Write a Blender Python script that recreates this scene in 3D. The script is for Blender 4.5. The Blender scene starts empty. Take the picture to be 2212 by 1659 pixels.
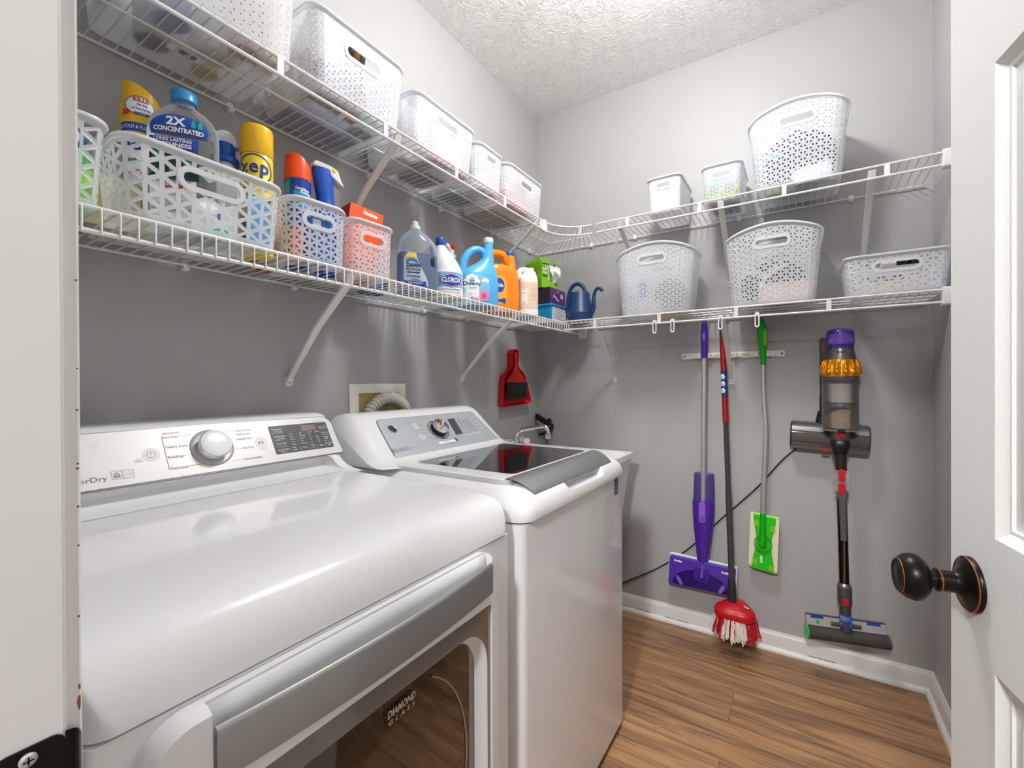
import bpy, math, random
from mathutils import Vector, Matrix
PI = math.pi
random.seed(7)
SC = bpy.context.scene
COL = SC.collection

# ---------------------------------------------------------------- camera
YAW, PITCH, ROLL = math.radians(32.76), math.radians(-0.214), math.radians(-0.23)
cam_data = bpy.data.cameras.new('camera')
cam_data.sensor_fit = 'HORIZONTAL'
cam_data.sensor_width = 36.0
cam_data.lens = 36.0 * 968.76 / 2212.0
cam_data.clip_start = 0.02
camera = bpy.data.objects.new('camera', cam_data)
COL.objects.link(camera)
_fw = Vector((-math.sin(YAW) * math.cos(PITCH), math.cos(YAW) * math.cos(PITCH), math.sin(PITCH)))
_r = Vector((math.cos(YAW), math.sin(YAW), 0))
_u = _r.cross(_fw)
_r2 = _r * math.cos(ROLL) + _u * math.sin(ROLL)
_u2 = -_r * math.sin(ROLL) + _u * math.cos(ROLL)
camera.matrix_world = Matrix(((_r2.x, _u2.x, -_fw.x, 1.3059), (_r2.y, _u2.y, -_fw.y, -2.3074),
                              (_r2.z, _u2.z, -_fw.z, 1.1954), (0, 0, 0, 1)))
SC.camera = camera

# ---------------------------------------------------------------- world, lights, exposure
SC.view_settings.view_transform = 'Standard'
SC.view_settings.look = 'None'
SC.view_settings.gamma = 1.0
SC.view_settings.use_curve_mapping = False
SC.view_settings.exposure = 0.30
SC.cycles.transparent_max_bounces = 32
SC.cycles.max_bounces = 10
SC.cycles.diffuse_bounces = 6
SC.cycles.caustics_reflective = False
SC.cycles.caustics_refractive = False
world = bpy.data.worlds.new('world')
SC.world = world
world.use_nodes = True
world.node_tree.nodes['Background'].inputs[0].default_value = (0.95, 0.97, 1.0, 1)
world.node_tree.nodes['Background'].inputs[1].default_value = 0.34


def lamp(name, kind, loc, energy, color, size, rot=(0, 0, 0), size_y=None):
    l = bpy.data.lights.new(name, kind)
    l.energy = energy
    l.color = color
    if kind == 'POINT':
        l.shadow_soft_size = size
    else:
        l.shape = 'RECTANGLE' if size_y else 'DISK'
        l.size = size
        if size_y:
            l.size_y = size_y
    o = bpy.data.objects.new(name, l)
    o.location = loc
    o.rotation_euler = rot
    COL.objects.link(o)
    return o


lamp('ceiling_lamp', 'POINT', (0.95, -1.03, 2.63), 36.0, (1.0, 1.0, 1.0), 0.10)
lamp('hall_fill_light', 'POINT', (1.25, -3.7, 2.5), 215.0, (1.0, 1.0, 1.0), 0.14)  # unseen fill light, added in the hall behind the camera to lift the lower room


# ---------------------------------------------------------------- colour and materials
def lin(c):
    if isinstance(c, str):
        c = c.lstrip('#')
        c = [int(c[i:i + 2], 16) / 255.0 for i in (0, 2, 4)]
    return tuple((x / 12.92 if x <= 0.04045 else ((x + 0.055) / 1.055) ** 2.4) for x in c[:3]) + (1.0,)


_mats = {}


def mat(name, color, rough=0.45, metal=0.0, spec=0.5, coat=0.0, trans=0.0, alpha=1.0, sss=0.0, ior=1.45,
        noise=None, bump=None, aniso=0.0):
    """procedural principled material; noise=(scale, amount) varies the colour a little, bump=(scale, strength)"""
    if name in _mats:
        return _mats[name]
    m = bpy.data.materials.new(name)
    m.use_nodes = True
    nt = m.node_tree
    b = nt.nodes['Principled BSDF']
    c = lin(color)
    b.inputs['Base Color'].default_value = c
    b.inputs['Roughness'].default_value = rough
    b.inputs['Metallic'].default_value = metal
    b.inputs['Specular IOR Level'].default_value = spec
    b.inputs['Coat Weight'].default_value = coat
    b.inputs['Transmission Weight'].default_value = trans
    b.inputs['Alpha'].default_value = alpha
    b.inputs['IOR'].default_value = ior
    if aniso:
        b.inputs['Anisotropic'].default_value = aniso
    if sss:
        b.inputs['Subsurface Weight'].default_value = sss
        b.inputs['Subsurface Radius'].default_value = (0.02, 0.02, 0.02)
    if noise or bump:
        tc = nt.nodes.new('ShaderNodeTexCoord')
    if noise:
        n = nt.nodes.new('ShaderNodeTexNoise')
        n.inputs['Scale'].default_value = noise[0]
        n.inputs['Detail'].default_value = 4
        nt.links.new(tc.outputs['Object'], n.inputs['Vector'])
        mx = nt.nodes.new('ShaderNodeMix')
        mx.data_type = 'RGBA'
        mx.inputs[6].default_value = tuple(x * (1 - noise[1]) for x in c[:3]) + (1,)
        mx.inputs[7].default_value = tuple(min(1, x * (1 + noise[1])) for x in c[:3]) + (1,)
        nt.links.new(n.outputs['Fac'], mx.inputs[0])
        nt.links.new(mx.outputs[2], b.inputs['Base Color'])
    if bump:
        n2 = nt.nodes.new('ShaderNodeTexNoise')
        n2.inputs['Scale'].default_value = bump[0]
        n2.inputs['Detail'].default_value = 3
        nt.links.new(tc.outputs['Object'], n2.inputs['Vector'])
        bp = nt.nodes.new('ShaderNodeBump')
        bp.inputs['Strength'].default_value = bump[1]
        bp.inputs['Distance'].default_value = 0.002
        nt.links.new(n2.outputs['Fac'], bp.inputs['Height'])
        nt.links.new(bp.outputs['Normal'], b.inputs['Normal'])
    _mats[name] = m
    return m


def frosted(name, color, see=0.35, translu=0.45, rough=0.35):
    """cloudy see-through plastic: part transparent, part translucent"""
    if name in _mats:
        return _mats[name]
    m = bpy.data.materials.new(name)
    m.use_nodes = True
    nt = m.node_tree
    out = nt.nodes['Material Output']
    b = nt.nodes['Principled BSDF']
    b.inputs['Base Color'].default_value = lin(color)
    b.inputs['Roughness'].default_value = rough
    tl = nt.nodes.new('ShaderNodeBsdfTranslucent')
    tl.inputs['Color'].default_value = lin(color)
    m1 = nt.nodes.new('ShaderNodeMixShader')
    m1.inputs[0].default_value = translu
    nt.links.new(b.outputs[0], m1.inputs[1])
    nt.links.new(tl.outputs[0], m1.inputs[2])
    tr = nt.nodes.new('ShaderNodeBsdfTransparent')
    tr.inputs['Color'].default_value = (0.97, 0.98, 1, 1)
    m2 = nt.nodes.new('ShaderNodeMixShader')
    m2.inputs[0].default_value = see
    nt.links.new(m1.outputs[0], m2.inputs[1])
    nt.links.new(tr.outputs[0], m2.inputs[2])
    nt.links.new(m2.outputs[0], out.inputs['Surface'])
    _mats[name] = m
    return m


def clear(name, color, gloss=0.12, fog=0.12, rough=0.06):
    """clear plastic: mostly transparent with a coloured tint and a glossy skin"""
    if name in _mats:
        return _mats[name]
    m = bpy.data.materials.new(name)
    m.use_nodes = True
    nt = m.node_tree
    out = nt.nodes['Material Output']
    b = nt.nodes['Principled BSDF']
    b.inputs['Base Color'].default_value = lin(color)
    b.inputs['Roughness'].default_value = rough
    tr = nt.nodes.new('ShaderNodeBsdfTransparent')
    tr.inputs['Color'].default_value = lin(color)
    fr = nt.nodes.new('ShaderNodeFresnel')
    fr.inputs['IOR'].default_value = 1.4
    ad = nt.nodes.new('ShaderNodeMath')
    ad.operation = 'ADD'
    ad.use_clamp = True
    ad.inputs[1].default_value = fog
    nt.links.new(fr.outputs[0], ad.inputs[0])
    m2 = nt.nodes.new('ShaderNodeMixShader')
    nt.links.new(ad.outputs[0], m2.inputs[0])
    nt.links.new(tr.outputs[0], m2.inputs[1])
    nt.links.new(b.outputs[0], m2.inputs[2])
    nt.links.new(m2.outputs[0], out.inputs['Surface'])
    _mats[name] = m
    return m


# ---------------------------------------------------------------- mesh building
class MB:
    def __init__(s):
        s.v, s.f = [], []

    def add(s, vs, fs):
        o = len(s.v)
        s.v += [tuple(v) for v in vs]
        s.f += [tuple(i + o for i in f) for f in fs]
        return s

    def box(s, x0, x1, y0, y1, z0, z1):
        return s.add([(x0, y0, z0), (x1, y0, z0), (x1, y1, z0), (x0, y1, z0),
                      (x0, y0, z1), (x1, y0, z1), (x1, y1, z1), (x0, y1, z1)],
                     [(0, 3, 2, 1), (4, 5, 6, 7), (0, 1, 5, 4), (1, 2, 6, 5), (2, 3, 7, 6), (3, 0, 4, 7)])

    def loft(s, rings, cap0=True, cap1=True, closed=True):
        n = len(rings[0])
        vs = [p for r in rings for p in r]
        fs = []
        for k in range(len(rings) - 1):
            a, b = k * n, (k + 1) * n
            for i in range(n if closed else n - 1):
                j = (i + 1) % n
                fs.append((a + i, a + j, b + j, b + i))
        if cap0:
            fs.append(tuple(reversed(range(n))))
        if cap1:
            fs.append(tuple(range((len(rings) - 1) * n, len(rings) * n)))
        return s.add(vs, fs)

    def lathe(s, prof, seg=24, c=(0, 0, 0), axis='z', caps=True):
        rings = []
        for r, z in prof:
            ring = []
            for i in range(seg):
                a = 2 * PI * i / seg
                x, y = r * math.cos(a), r * math.sin(a)
                if axis == 'z':
                    p = (c[0] + x, c[1] + y, c[2] + z)
                elif axis == 'x':
                    p = (c[0] + z, c[1] + x, c[2] + y)
                else:
                    p = (c[0] + y, c[1] + z, c[2] + x)
                ring.append(p)
            rings.append(ring)
        return s.loft(rings, caps, caps)

    def tube(s, pts, r, seg=8, cap=True, sx=1.0, sy=1.0, up=None, close=False):
        """round (or sx,sy flattened) tube along points; r a number or a list"""
        pts = [Vector(p) for p in pts]
        n = len(pts)
        rr = r if isinstance(r, (list, tuple)) else [r] * n
        rings = []
        prev = None
        for i, p in enumerate(pts):
            if close:
                t = pts[(i + 1) % n] - pts[i - 1]
            else:
                t = pts[min(i + 1, n - 1)] - pts[max(i - 1, 0)]
            t.normalize()
            if up is not None:
                a = Vector(up)
            elif prev is not None:
                a = prev
            else:
                a = Vector((0, 0, 1)) if abs(t.z) < 0.9 else Vector((1, 0, 0))
            b = t.cross(a)
            if b.length < 1e-6:
                b = t.cross(Vector((0.3, 0.9, 0.1)))
            b.normalize()
            a = b.cross(t).normalized()
            prev = a
            rings.append([p + a * (rr[i] * sy * math.sin(2 * PI * k / seg)) + b * (rr[i] * sx * math.cos(2 * PI * k / seg))
                          for k in range(seg)])
        if close:
            rings.append(rings[0])
            return s.loft(rings, False, False)
        return s.loft(rings, cap, cap)

    def prism(s, poly, d0, d1, f):
        """poly of (u,v), extruded from d0 to d1; f(u,v,d)->point"""
        n = len(poly)
        vs = [f(u, v, d0) for u, v in poly] + [f(u, v, d1) for u, v in poly]
        fs = [tuple(reversed(range(n))), tuple(range(n, 2 * n))]
        fs += [(i, (i + 1) % n, n + (i + 1) % n, n + i) for i in range(n)]
        return s.add(vs, fs)

    def sheet(s, fn, nu, nv):
        """grid of fn(u,v), u and v in 0..1"""
        vs = [fn(i / nu, j / nv) for j in range(nv + 1) for i in range(nu + 1)]
        fs = [(j * (nu + 1) + i, j * (nu + 1) + i + 1, (j + 1) * (nu + 1) + i + 1, (j + 1) * (nu + 1) + i)
              for j in range(nv) for i in range(nu)]
        return s.add(vs, fs)


def obj(name, mb, m, parent=None, smooth=35, bevel=0, seg=2, solid=0, subsurf=0, loc=None, weld=False):
    me = bpy.data.meshes.new(name)
    me.from_pydata([tuple(v) for v in mb.v], [], mb.f)
    me.materials.append(m)
    import bmesh
    bm = bmesh.new()
    bm.from_mesh(me)
    if weld:
        bmesh.ops.remove_doubles(bm, verts=bm.verts, dist=1e-5)
    bmesh.ops.recalc_face_normals(bm, faces=bm.faces)
    bm.to_mesh(me)
    bm.free()
    if smooth:
        me.polygons.foreach_set('use_smooth', [True] * len(me.polygons))
        me.set_sharp_from_angle(angle=math.radians(smooth))
    o = bpy.data.objects.new(name, me)
    COL.objects.link(o)
    if parent is not None:
        o.parent = parent
    if loc:
        o.location = loc
    if bevel:
        b = o.modifiers.new('bevel', 'BEVEL')
        b.width = bevel
        b.segments = seg
        b.limit_method = 'ANGLE'
        b.angle_limit = math.radians(40)
        b.harden_normals = False
    if solid:
        d = o.modifiers.new('thick', 'SOLIDIFY')
        d.thickness = solid
        d.offset = 0
    if subsurf:
        d = o.modifiers.new('sub', 'SUBSURF')
        d.levels = d.render_levels = subsurf
    return o


def tag(o, label, cat, group=None):
    o['label'] = label
    o['category'] = cat
    if group:
        o['group'] = group
    return o


def thing(name, label, cat, loc=(0, 0, 0), rz=0.0, group=None, rot=None):
    o = bpy.data.objects.new(name, None)
    o.empty_display_size = 0.05
    COL.objects.link(o)
    o.location = loc
    o.rotation_euler = rot if rot else (0, 0, rz)
    return tag(o, label, cat, group)


def struct(name, mb, m, parent=None, **k):
    o = obj(name, mb, m, parent, **k)
    if parent is None:
        o['kind'] = 'structure'
    return o


_txt = {}


def glyphs(text, bold=0.0, shear=0.0, space=1.0):
    """flat letter shapes of the built-in face: verts centred on x, baseline at 0, cap height 1"""
    key = (text, bold, shear, space)
    if key not in _txt:
        cu = bpy.data.curves.new('t', 'FONT')
        cu.body = text
        cu.align_x = 'CENTER'
        cu.size = 1.0
        cu.offset = bold
        cu.shear = shear
        cu.space_character = space
        cu.space_line = 0.95
        cu.resolution_u = 2
        o = bpy.data.objects.new('t', cu)
        me = bpy.data.meshes.new_from_object(o)
        _txt[key] = ([(v.co.x / 0.69, v.co.y / 0.69) for v in me.vertices], [tuple(p.vertices) for p in me.polygons])
        bpy.data.objects.remove(o)
        bpy.data.meshes.remove(me)
        bpy.data.curves.remove(cu)
    return _txt[key]


def text_mb(mb, text, u, v, h, fn, bold=0.0, shear=0.0, sx=1.0, rot=0.0, align='c', width=None, space=1.0):
    """letters of cap height h centred at (u,v baseline) mapped by fn(u,v)"""
    vs, fs = glyphs(text, bold, shear, space)
    if not vs:
        return mb
    xs = [p[0] for p in vs]
    w = max(xs) - min(xs)
    if width:
        sx = width / (w * h)
    off = {'c': -(max(xs) + min(xs)) / 2, 'l': -min(xs), 'r': -max(xs)}[align]
    c, s_ = math.cos(rot), math.sin(rot)
    out = []
    for x, y in vs:
        a, b = (x + off) * h * sx, y * h
        out.append(fn(u + a * c - b * s_, v + a * s_ + b * c))
    return mb.add(out, fs)


def oval(cu, cv, ru, rv, n=28, p=2.0):
    r = []
    for i in range(n):
        a = 2 * PI * i / n
        c, s_ = math.cos(a), math.sin(a)
        r.append((cu + ru * math.copysign(abs(c) ** (2 / p), c), cv + rv * math.copysign(abs(s_) ** (2 / p), s_)))
    return r


def rrect(u0, u1, v0, v1, r, n=4):
    p = []
    for cu, cv, a0 in ((u1 - r, v1 - r, 0), (u0 + r, v1 - r, 90), (u0 + r, v0 + r, 180), (u1 - r, v0 + r, 270)):
        for k in range(n + 1):
            a = math.radians(a0 + 90 * k / n)
            p.append((cu + r * math.cos(a), cv + r * math.sin(a)))
    return p


def flat(mb, poly, fn):
    """one flat polygon, mapped by fn(u,v); fanned so that it may bend"""
    n = len(poly)
    cu = sum(p[0] for p in poly) / n
    cv = sum(p[1] for p in poly) / n
    K = 6
    vs = [fn(cu, cv)]
    for k in range(1, K + 1):
        vs += [fn(cu + (a - cu) * k / K, cv + (b - cv) * k / K) for a, b in poly]
    fs = [(0, 1 + i, 1 + (i + 1) % n) for i in range(n)]
    for k in range(K - 1):
        o1, o2 = 1 + k * n, 1 + (k + 1) * n
        fs += [(o1 + i, o2 + i, o2 + (i + 1) % n, o1 + (i + 1) % n) for i in range(n)]
    return mb.add(vs, fs)


def ring_band(mb, outer, inner, fn):
    n = len(outer)
    vs = [fn(*p) for p in outer] + [fn(*p) for p in inner]
    return mb.add(vs, [(i, (i + 1) % n, n + (i + 1) % n, n + i) for i in range(n)])


def sring(a, b, n, z, ox=0.0, oy=0.0, seg=36):
    """super-ellipse ring: half depth b along x, half width a along y"""
    r = []
    for i in range(seg):
        t = 2 * PI * i / seg
        c, s_ = math.cos(t), math.sin(t)
        r.append((ox + b * math.copysign(abs(c) ** (2 / n), c), oy + a * math.copysign(abs(s_) ** (2 / n), s_), z))
    return r


def spline(secs, k=4):
    """smooth rows of numbers (Catmull-Rom), k steps between rows"""
    out = []
    n = len(secs)
    for i in range(n - 1):
        p0, p1, p2, p3 = secs[max(i - 1, 0)], secs[i], secs[i + 1], secs[min(i + 2, n - 1)]
        for j in range(k):
            t = j / k
            out.append(tuple(0.5 * (2 * b + (c - a) * t + (2 * a - 5 * b + 4 * c - d) * t * t + (3 * b - a - 3 * c + d) * t ** 3)
                             for a, b, c, d in zip(p0, p1, p2, p3)))
    out.append(tuple(secs[-1]))
    return out


class Body:
    """bottle-like body from sections (z, half width a, half depth b, exponent n, x offset, y offset)"""

    def __init__(s, secs, k=4, seg=36, smooth=True):
        s.secs = spline([tuple(q) + (0,) * (6 - len(q)) for q in secs], k) if smooth else [tuple(q) + (0,) * (6 - len(q)) for q in secs]
        s.seg = seg

    def mb(s, cap0=True, cap1=True, zmax=None):
        m = MB()
        rings = []
        for z, a, b, n, ox, oy in s.secs:
            if zmax is not None and z > zmax:
                break
            rings.append(sring(max(a, 1e-4), max(b, 1e-4), max(n, 1.5), z, ox, oy, s.seg))
        return m.loft(rings, cap0, cap1)

    def at(s, z):
        q = s.secs
        if z <= q[0][0]:
            return q[0]
        for i in range(len(q) - 1):
            if q[i][0] <= z <= q[i + 1][0] and q[i + 1][0] > q[i][0]:
                t = (z - q[i][0]) / (q[i + 1][0] - q[i][0])
                return tuple(x + (y - x) * t for x, y in zip(q[i], q[i + 1]))
        return q[-1]

    def front(s, eps=0.0006):
        def fn(y, z):
            _, a, b, n, ox, oy = s.at(z)
            t = min(abs(y - oy) / max(a, 1e-5), 0.995)
            return (ox + b * (1 - t ** n) ** (1 / n) + eps, y, z)
        return fn

    def wrap(s, eps=0.0006):
        """u is arc length measured round a round body from its front"""
        def fn(u, z):
            _, a, b, n, ox, oy = s.at(z)
            r = (a + b) / 2
            t = u / r
            return (ox + (b + eps) * math.cos(t), oy + (a + eps) * math.sin(t), z)
        return fn


def grid_label(mb, fn, u0, u1, v0, v1, nu=12, nv=4):
    return mb.sheet(lambda a, b: fn(u0 + (u1 - u0) * a, v0 + (v1 - v0) * b), nu, nv)


# common materials
M_white = mat('white_enamel', '#ebebec', 0.14, spec=0.4, coat=0.3)
M_wire = mat('white_vinyl_wire', '#e4e3df', 0.35)
M_plast_w = mat('white_plastic', '#e6e6e4', 0.3)
M_black = mat('black_plastic', '#141416', 0.35)
M_dark = mat('dark_grey_plastic', '#3b3b3e', 0.4)
M_chrome = mat('chrome', '#e6e6e6', 0.08, metal=1.0)
M_alu = mat('brushed_aluminium', '#c6c5c3', 0.34, metal=0.65)
M_silver = mat('silver_trim', '#b3b5b7', 0.38, metal=0.85)
M_gray_text = mat('grey_print', '#6d6f73', 0.5)
M_black_text = mat('black_print', '#202022', 0.5)
M_white_text = mat('white_print', '#f5f5f5', 0.5)
M_blue_text = mat('blue_print', '#1a3f9a', 0.45)
M_red_text = mat('red_print', '#d0202a', 0.45)
M_rust = mat('worn_wood', '#9a5a2c', 0.8, noise=(120, 0.4))
# ================================================================ room
RW, CH, YF = 1.7306, 2.74, -2.222


def wall_mat():
    m = mat('grey_wall_paint', '#aeadac', 0.42, spec=0.35, noise=(2.5, 0.025), bump=(900, 0.18))
    return m


def ceil_mat():
    m = bpy.data.materials.new('stomped_white_ceiling')
    m.use_nodes = True
    nt = m.node_tree
    b = nt.nodes['Principled BSDF']
    b.inputs['Base Color'].default_value = lin('#f4f3f0')
    b.inputs['Roughness'].default_value = 0.8
    tc = nt.nodes.new('ShaderNodeTexCoord')
    n0 = nt.nodes.new('ShaderNodeTexNoise')
    n0.inputs['Scale'].default_value = 7
    mp = nt.nodes.new('ShaderNodeMix')
    mp.data_type = 'RGBA'
    mp.blend_type = 'ADD'
    mp.inputs[0].default_value = 0.28
    nt.links.new(tc.outputs['Object'], n0.inputs['Vector'])
    nt.links.new(tc.outputs['Object'], mp.inputs[6])
    nt.links.new(n0.outputs['Color'], mp.inputs[7])
    n1 = nt.nodes.new('ShaderNodeTexNoise')
    n1.inputs['Scale'].default_value = 26
    n1.inputs['Detail'].default_value = 5
    n1.inputs['Distortion'].default_value = 2.2
    nt.links.new(mp.outputs[2], n1.inputs['Vector'])
    rp = nt.nodes.new('ShaderNodeValToRGB')
    rp.color_ramp.elements[0].position = 0.46
    rp.color_ramp.elements[1].position = 0.62
    nt.links.new(n1.outputs['Fac'], rp.inputs['Fac'])
    bp = nt.nodes.new('ShaderNodeBump')
    bp.inputs['Strength'].default_value = 0.55
    bp.inputs['Distance'].default_value = 0.005
    nt.links.new(rp.outputs['Color'], bp.inputs['Height'])
    nt.links.new(bp.outputs['Normal'], b.inputs['Normal'])
    return m


def floor_mat():
    m = bpy.data.materials.new('oak_plank_floor')
    m.use_nodes = True
    nt = m.node_tree
    L = nt.links
    b = nt.nodes['Principled BSDF']
    tc = nt.nodes.new('ShaderNodeTexCoord')
    br = nt.nodes.new('ShaderNodeTexBrick')
    br.offset = 0.37
    br.inputs['Scale'].default_value = 1.0
    br.inputs['Brick Width'].default_value = 1.22
    br.inputs['Row Height'].default_value = 0.178
    br.inputs['Mortar Size'].default_value = 0.0009
    br.inputs['Mortar Smooth'].default_value = 0.3
    br.inputs['Bias'].default_value = 0.0
    br.inputs['Color1'].default_value = (0.0, 0.0, 0.0, 1)
    br.inputs['Color2'].default_value = (1, 1, 1, 1)
    br.inputs['Mortar'].default_value = (0.5, 0.5, 0.5, 1)
    mpb = nt.nodes.new('ShaderNodeMapping')
    mpb.inputs['Location'].default_value = (0.13, 0.05, 0)
    L.new(tc.outputs['Object'], mpb.inputs['Vector'])
    L.new(mpb.outputs[0], br.inputs['Vector'])
    # each plank shifts the grain
    cmb = nt.nodes.new('ShaderNodeVectorMath')
    cmb.operation = 'MULTIPLY'
    cmb.inputs[1].default_value = (3.7, 2.1, 5.0)
    L.new(br.outputs['Color'], cmb.inputs[0])
    add = nt.nodes.new('ShaderNodeVectorMath')
    add.operation = 'ADD'
    L.new(tc.outputs['Object'], add.inputs[0])
    L.new(cmb.outputs[0], add.inputs[1])

    def grain(scale, sx, sy, detail, dist):
        mp = nt.nodes.new('ShaderNodeMapping')
        mp.inputs['Scale'].default_value = (sx, sy, 1)
        L.new(add.outputs[0], mp.inputs['Vector'])
        n = nt.nodes.new('ShaderNodeTexNoise')
        n.inputs['Scale'].default_value = scale
        n.inputs['Detail'].default_value = detail
        n.inputs['Roughness'].default_value = 0.62
        n.inputs['Distortion'].default_value = dist
        L.new(mp.outputs[0], n.inputs['Vector'])
        return n
    g1 = grain(3.0, 0.55, 5.0, 6, 0.9)
    g2 = grain(9.0, 0.5, 14.0, 5, 0.3)
    mx = nt.nodes.new('ShaderNodeMix')
    mx.inputs[0].default_value = 0.38
    L.new(g1.outputs['Fac'], mx.inputs[2])
    L.new(g2.outputs['Fac'], mx.inputs[3])
    rp = nt.nodes.new('ShaderNodeValToRGB')
    e = rp.color_ramp.elements
    e[0].position, e[0].color = 0.30, lin('#5d4330')
    e[1].position, e[1].color = 0.70, lin('#c59d75')
    e2 = e.new(0.43)
    e2.color = lin('#86644a')
    e3 = e.new(0.54)
    e3.color = lin('#ad835c')
    L.new(mx.outputs[0], rp.inputs['Fac'])
    mul = nt.nodes.new('ShaderNodeMix')
    mul.data_type = 'RGBA'
    mul.blend_type = 'MULTIPLY'
    mul.inputs[0].default_value = 1.0
    vr = nt.nodes.new('ShaderNodeMapRange')
    vr.inputs[3].default_value = 0.86
    vr.inputs[4].default_value = 1.08
    L.new(br.outputs['Color'], vr.inputs[0])
    L.new(rp.outputs['Color'], mul.inputs[6])
    L.new(vr.outputs[0], mul.inputs[7])
    seam = nt.nodes.new('ShaderNodeMix')
    seam.data_type = 'RGBA'
    seam.inputs[7].default_value = lin('#5a3f2a')
    L.new(br.outputs['Fac'], seam.inputs[0])
    L.new(mul.outputs[2], seam.inputs[6])
    L.new(seam.outputs[2], b.inputs['Base Color'])
    b.inputs['Roughness'].default_value = 0.42
    bp = nt.nodes.new('ShaderNodeBump')
    bp.inputs['Strength'].default_value = 0.15
    bp.inputs['Distance'].default_value = 0.001
    L.new(g2.outputs['Fac'], bp.inputs['Height'])
    L.new(bp.outputs['Normal'], b.inputs['Normal'])
    return m


M_wall = wall_mat()
M_trim = mat('white_trim_paint', '#dfdedb', 0.35, noise=(6, 0.02))
M_doorw = mat('white_door_paint', '#e4e4e1', 0.4, bump=(350, 0.12))
struct('floor', MB().box(-0.1, 2.6, -4.2, 0.1, -0.1, 0), floor_mat(), smooth=0)
struct('ceiling', MB().box(-0.1, RW + 0.1, -2.36, 0.1, CH, CH + 0.1), ceil_mat(), smooth=0)
struct('wall_left', MB().box(-0.1, 0, -2.36, 0.1, 0, CH), M_wall, smooth=0)
struct('wall_back', MB().box(0, RW, 0, 0.1, 0, CH), M_wall, smooth=0)
struct('wall_right', MB().box(RW, RW + 0.1, -2.36, 0.1, 0, CH), M_wall, smooth=0)
fw_ = MB().box(0, 0.897, -2.342, YF, 0, CH).box(1.62, RW, -2.342, YF, 0, CH).box(0.897, 1.62, -2.342, YF, 2.06, CH)
struct('wall_front', fw_, M_wall, smooth=0)


# baseboards with shoe moulding: profile (distance from wall, height)
def run(name, prof, p0, p1, nrm, m):
    p0, p1, nrm = Vector(p0), Vector(p1), Vector(nrm)
    mb = MB().loft([[p + nrm * d + Vector((0, 0, h)) for d, h in prof] for p in (p0, p1)])
    return struct(name, mb, m, smooth=30)


BASE = [(0, 0), (0.013, 0), (0.013, 0.058), (0.0115, 0.063), (0.0115, 0.067), (0.009, 0.0725), (0.006, 0.0775), (0.005, 0.083), (0.0, 0.0835)]
SHOE = [(0.013, 0), (0.027, 0), (0.0268, 0.006), (0.025, 0.011), (0.021, 0.016), (0.0165, 0.019), (0.013, 0.0195)]
run('baseboard_back', BASE, (0, 0, 0), (RW, 0, 0), (0, -1, 0), M_trim)
run('baseboard_right', BASE, (RW, 0, 0), (RW, YF, 0), (-1, 0, 0), M_trim)
run('trim_1', SHOE, (0.0, 0, 0), (RW - 0.013, 0, 0), (0, -1, 0), M_trim)
run('trim_2', SHOE, (RW, -0.0275, 0), (RW, YF, 0), (-1, 0, 0), M_trim)
# dark gaps where the caulk between baseboard and shoe has opened
gap = MB()
for x0, x1 in ((0.50, 0.565), (0.585, 0.66), (0.73, 0.775), (0.785, 0.845), (1.33, 1.43)):
    gap.box(x0, x1, -0.0142, -0.0125, 0.0193, 0.0212)
gp = obj('gap', gap, mat('dark_gap', '#3a2a20', 0.9), bpy.data.objects['trim_1'], smooth=0)

# door jambs, head and casing
jl = MB().box(0.897, 0.917, -2.40, -2.2225, 0, 2.06).box(1.60, 1.62, -2.40, -2.2225, 0, 2.06).box(0.897, 1.62, -2.40, -2.2225, 2.04, 2.06)
struct('trim_3', jl, M_trim, smooth=0, bevel=0.002)
CAS = [(0, 0), (0.057, 0), (0.057, 0.012), (0.03, 0.0135), (0.012, 0.0105), (0.004, 0.0085), (0.0, 0.0065)]
cb = MB()
for X, sgn in ((0.912, -1), (1.605, 1)):
    cb.loft([[(X + sgn * d, YF + t, z) for d, t in CAS] for z in (0, 2.05)])
cb.loft([[(x, YF + t, 2.045 + d) for d, t in CAS] for x in (0.855, 1.662)])
casing = struct('trim_4', cb, M_trim, smooth=30)
chips = MB()
random.seed(3)
for z, h, w_ in ((0.984, 0.010, 0.0016), (0.997, 0.004, 0.0010), (1.044, 0.0016, 0.0012), (1.09, 0.0014, 0.001), (1.115, 0.002, 0.001), (1.14, 0.0016, 0.0014), (1.143, 0.0016, 0.001), (1.178, 0.0014, 0.0014), (1.205, 0.001, 0.001), (1.262, 0.0012, 0.0014)):
    y1 = YF + 0.0068
    chips.prism([(y1 - w_ * 0.4, z), (y1, z + h * 0.1), (y1 + 0.0002, z + h * 0.6), (y1, z + h), (y1 - w_ * 0.8, z + h * 0.85), (y1 - w_, z + h * 0.5)], 0.9115, 0.91225, lambda u, v, d: (d, u, v))
obj('chipped_paint', chips, M_rust, casing, smooth=0)

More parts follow.
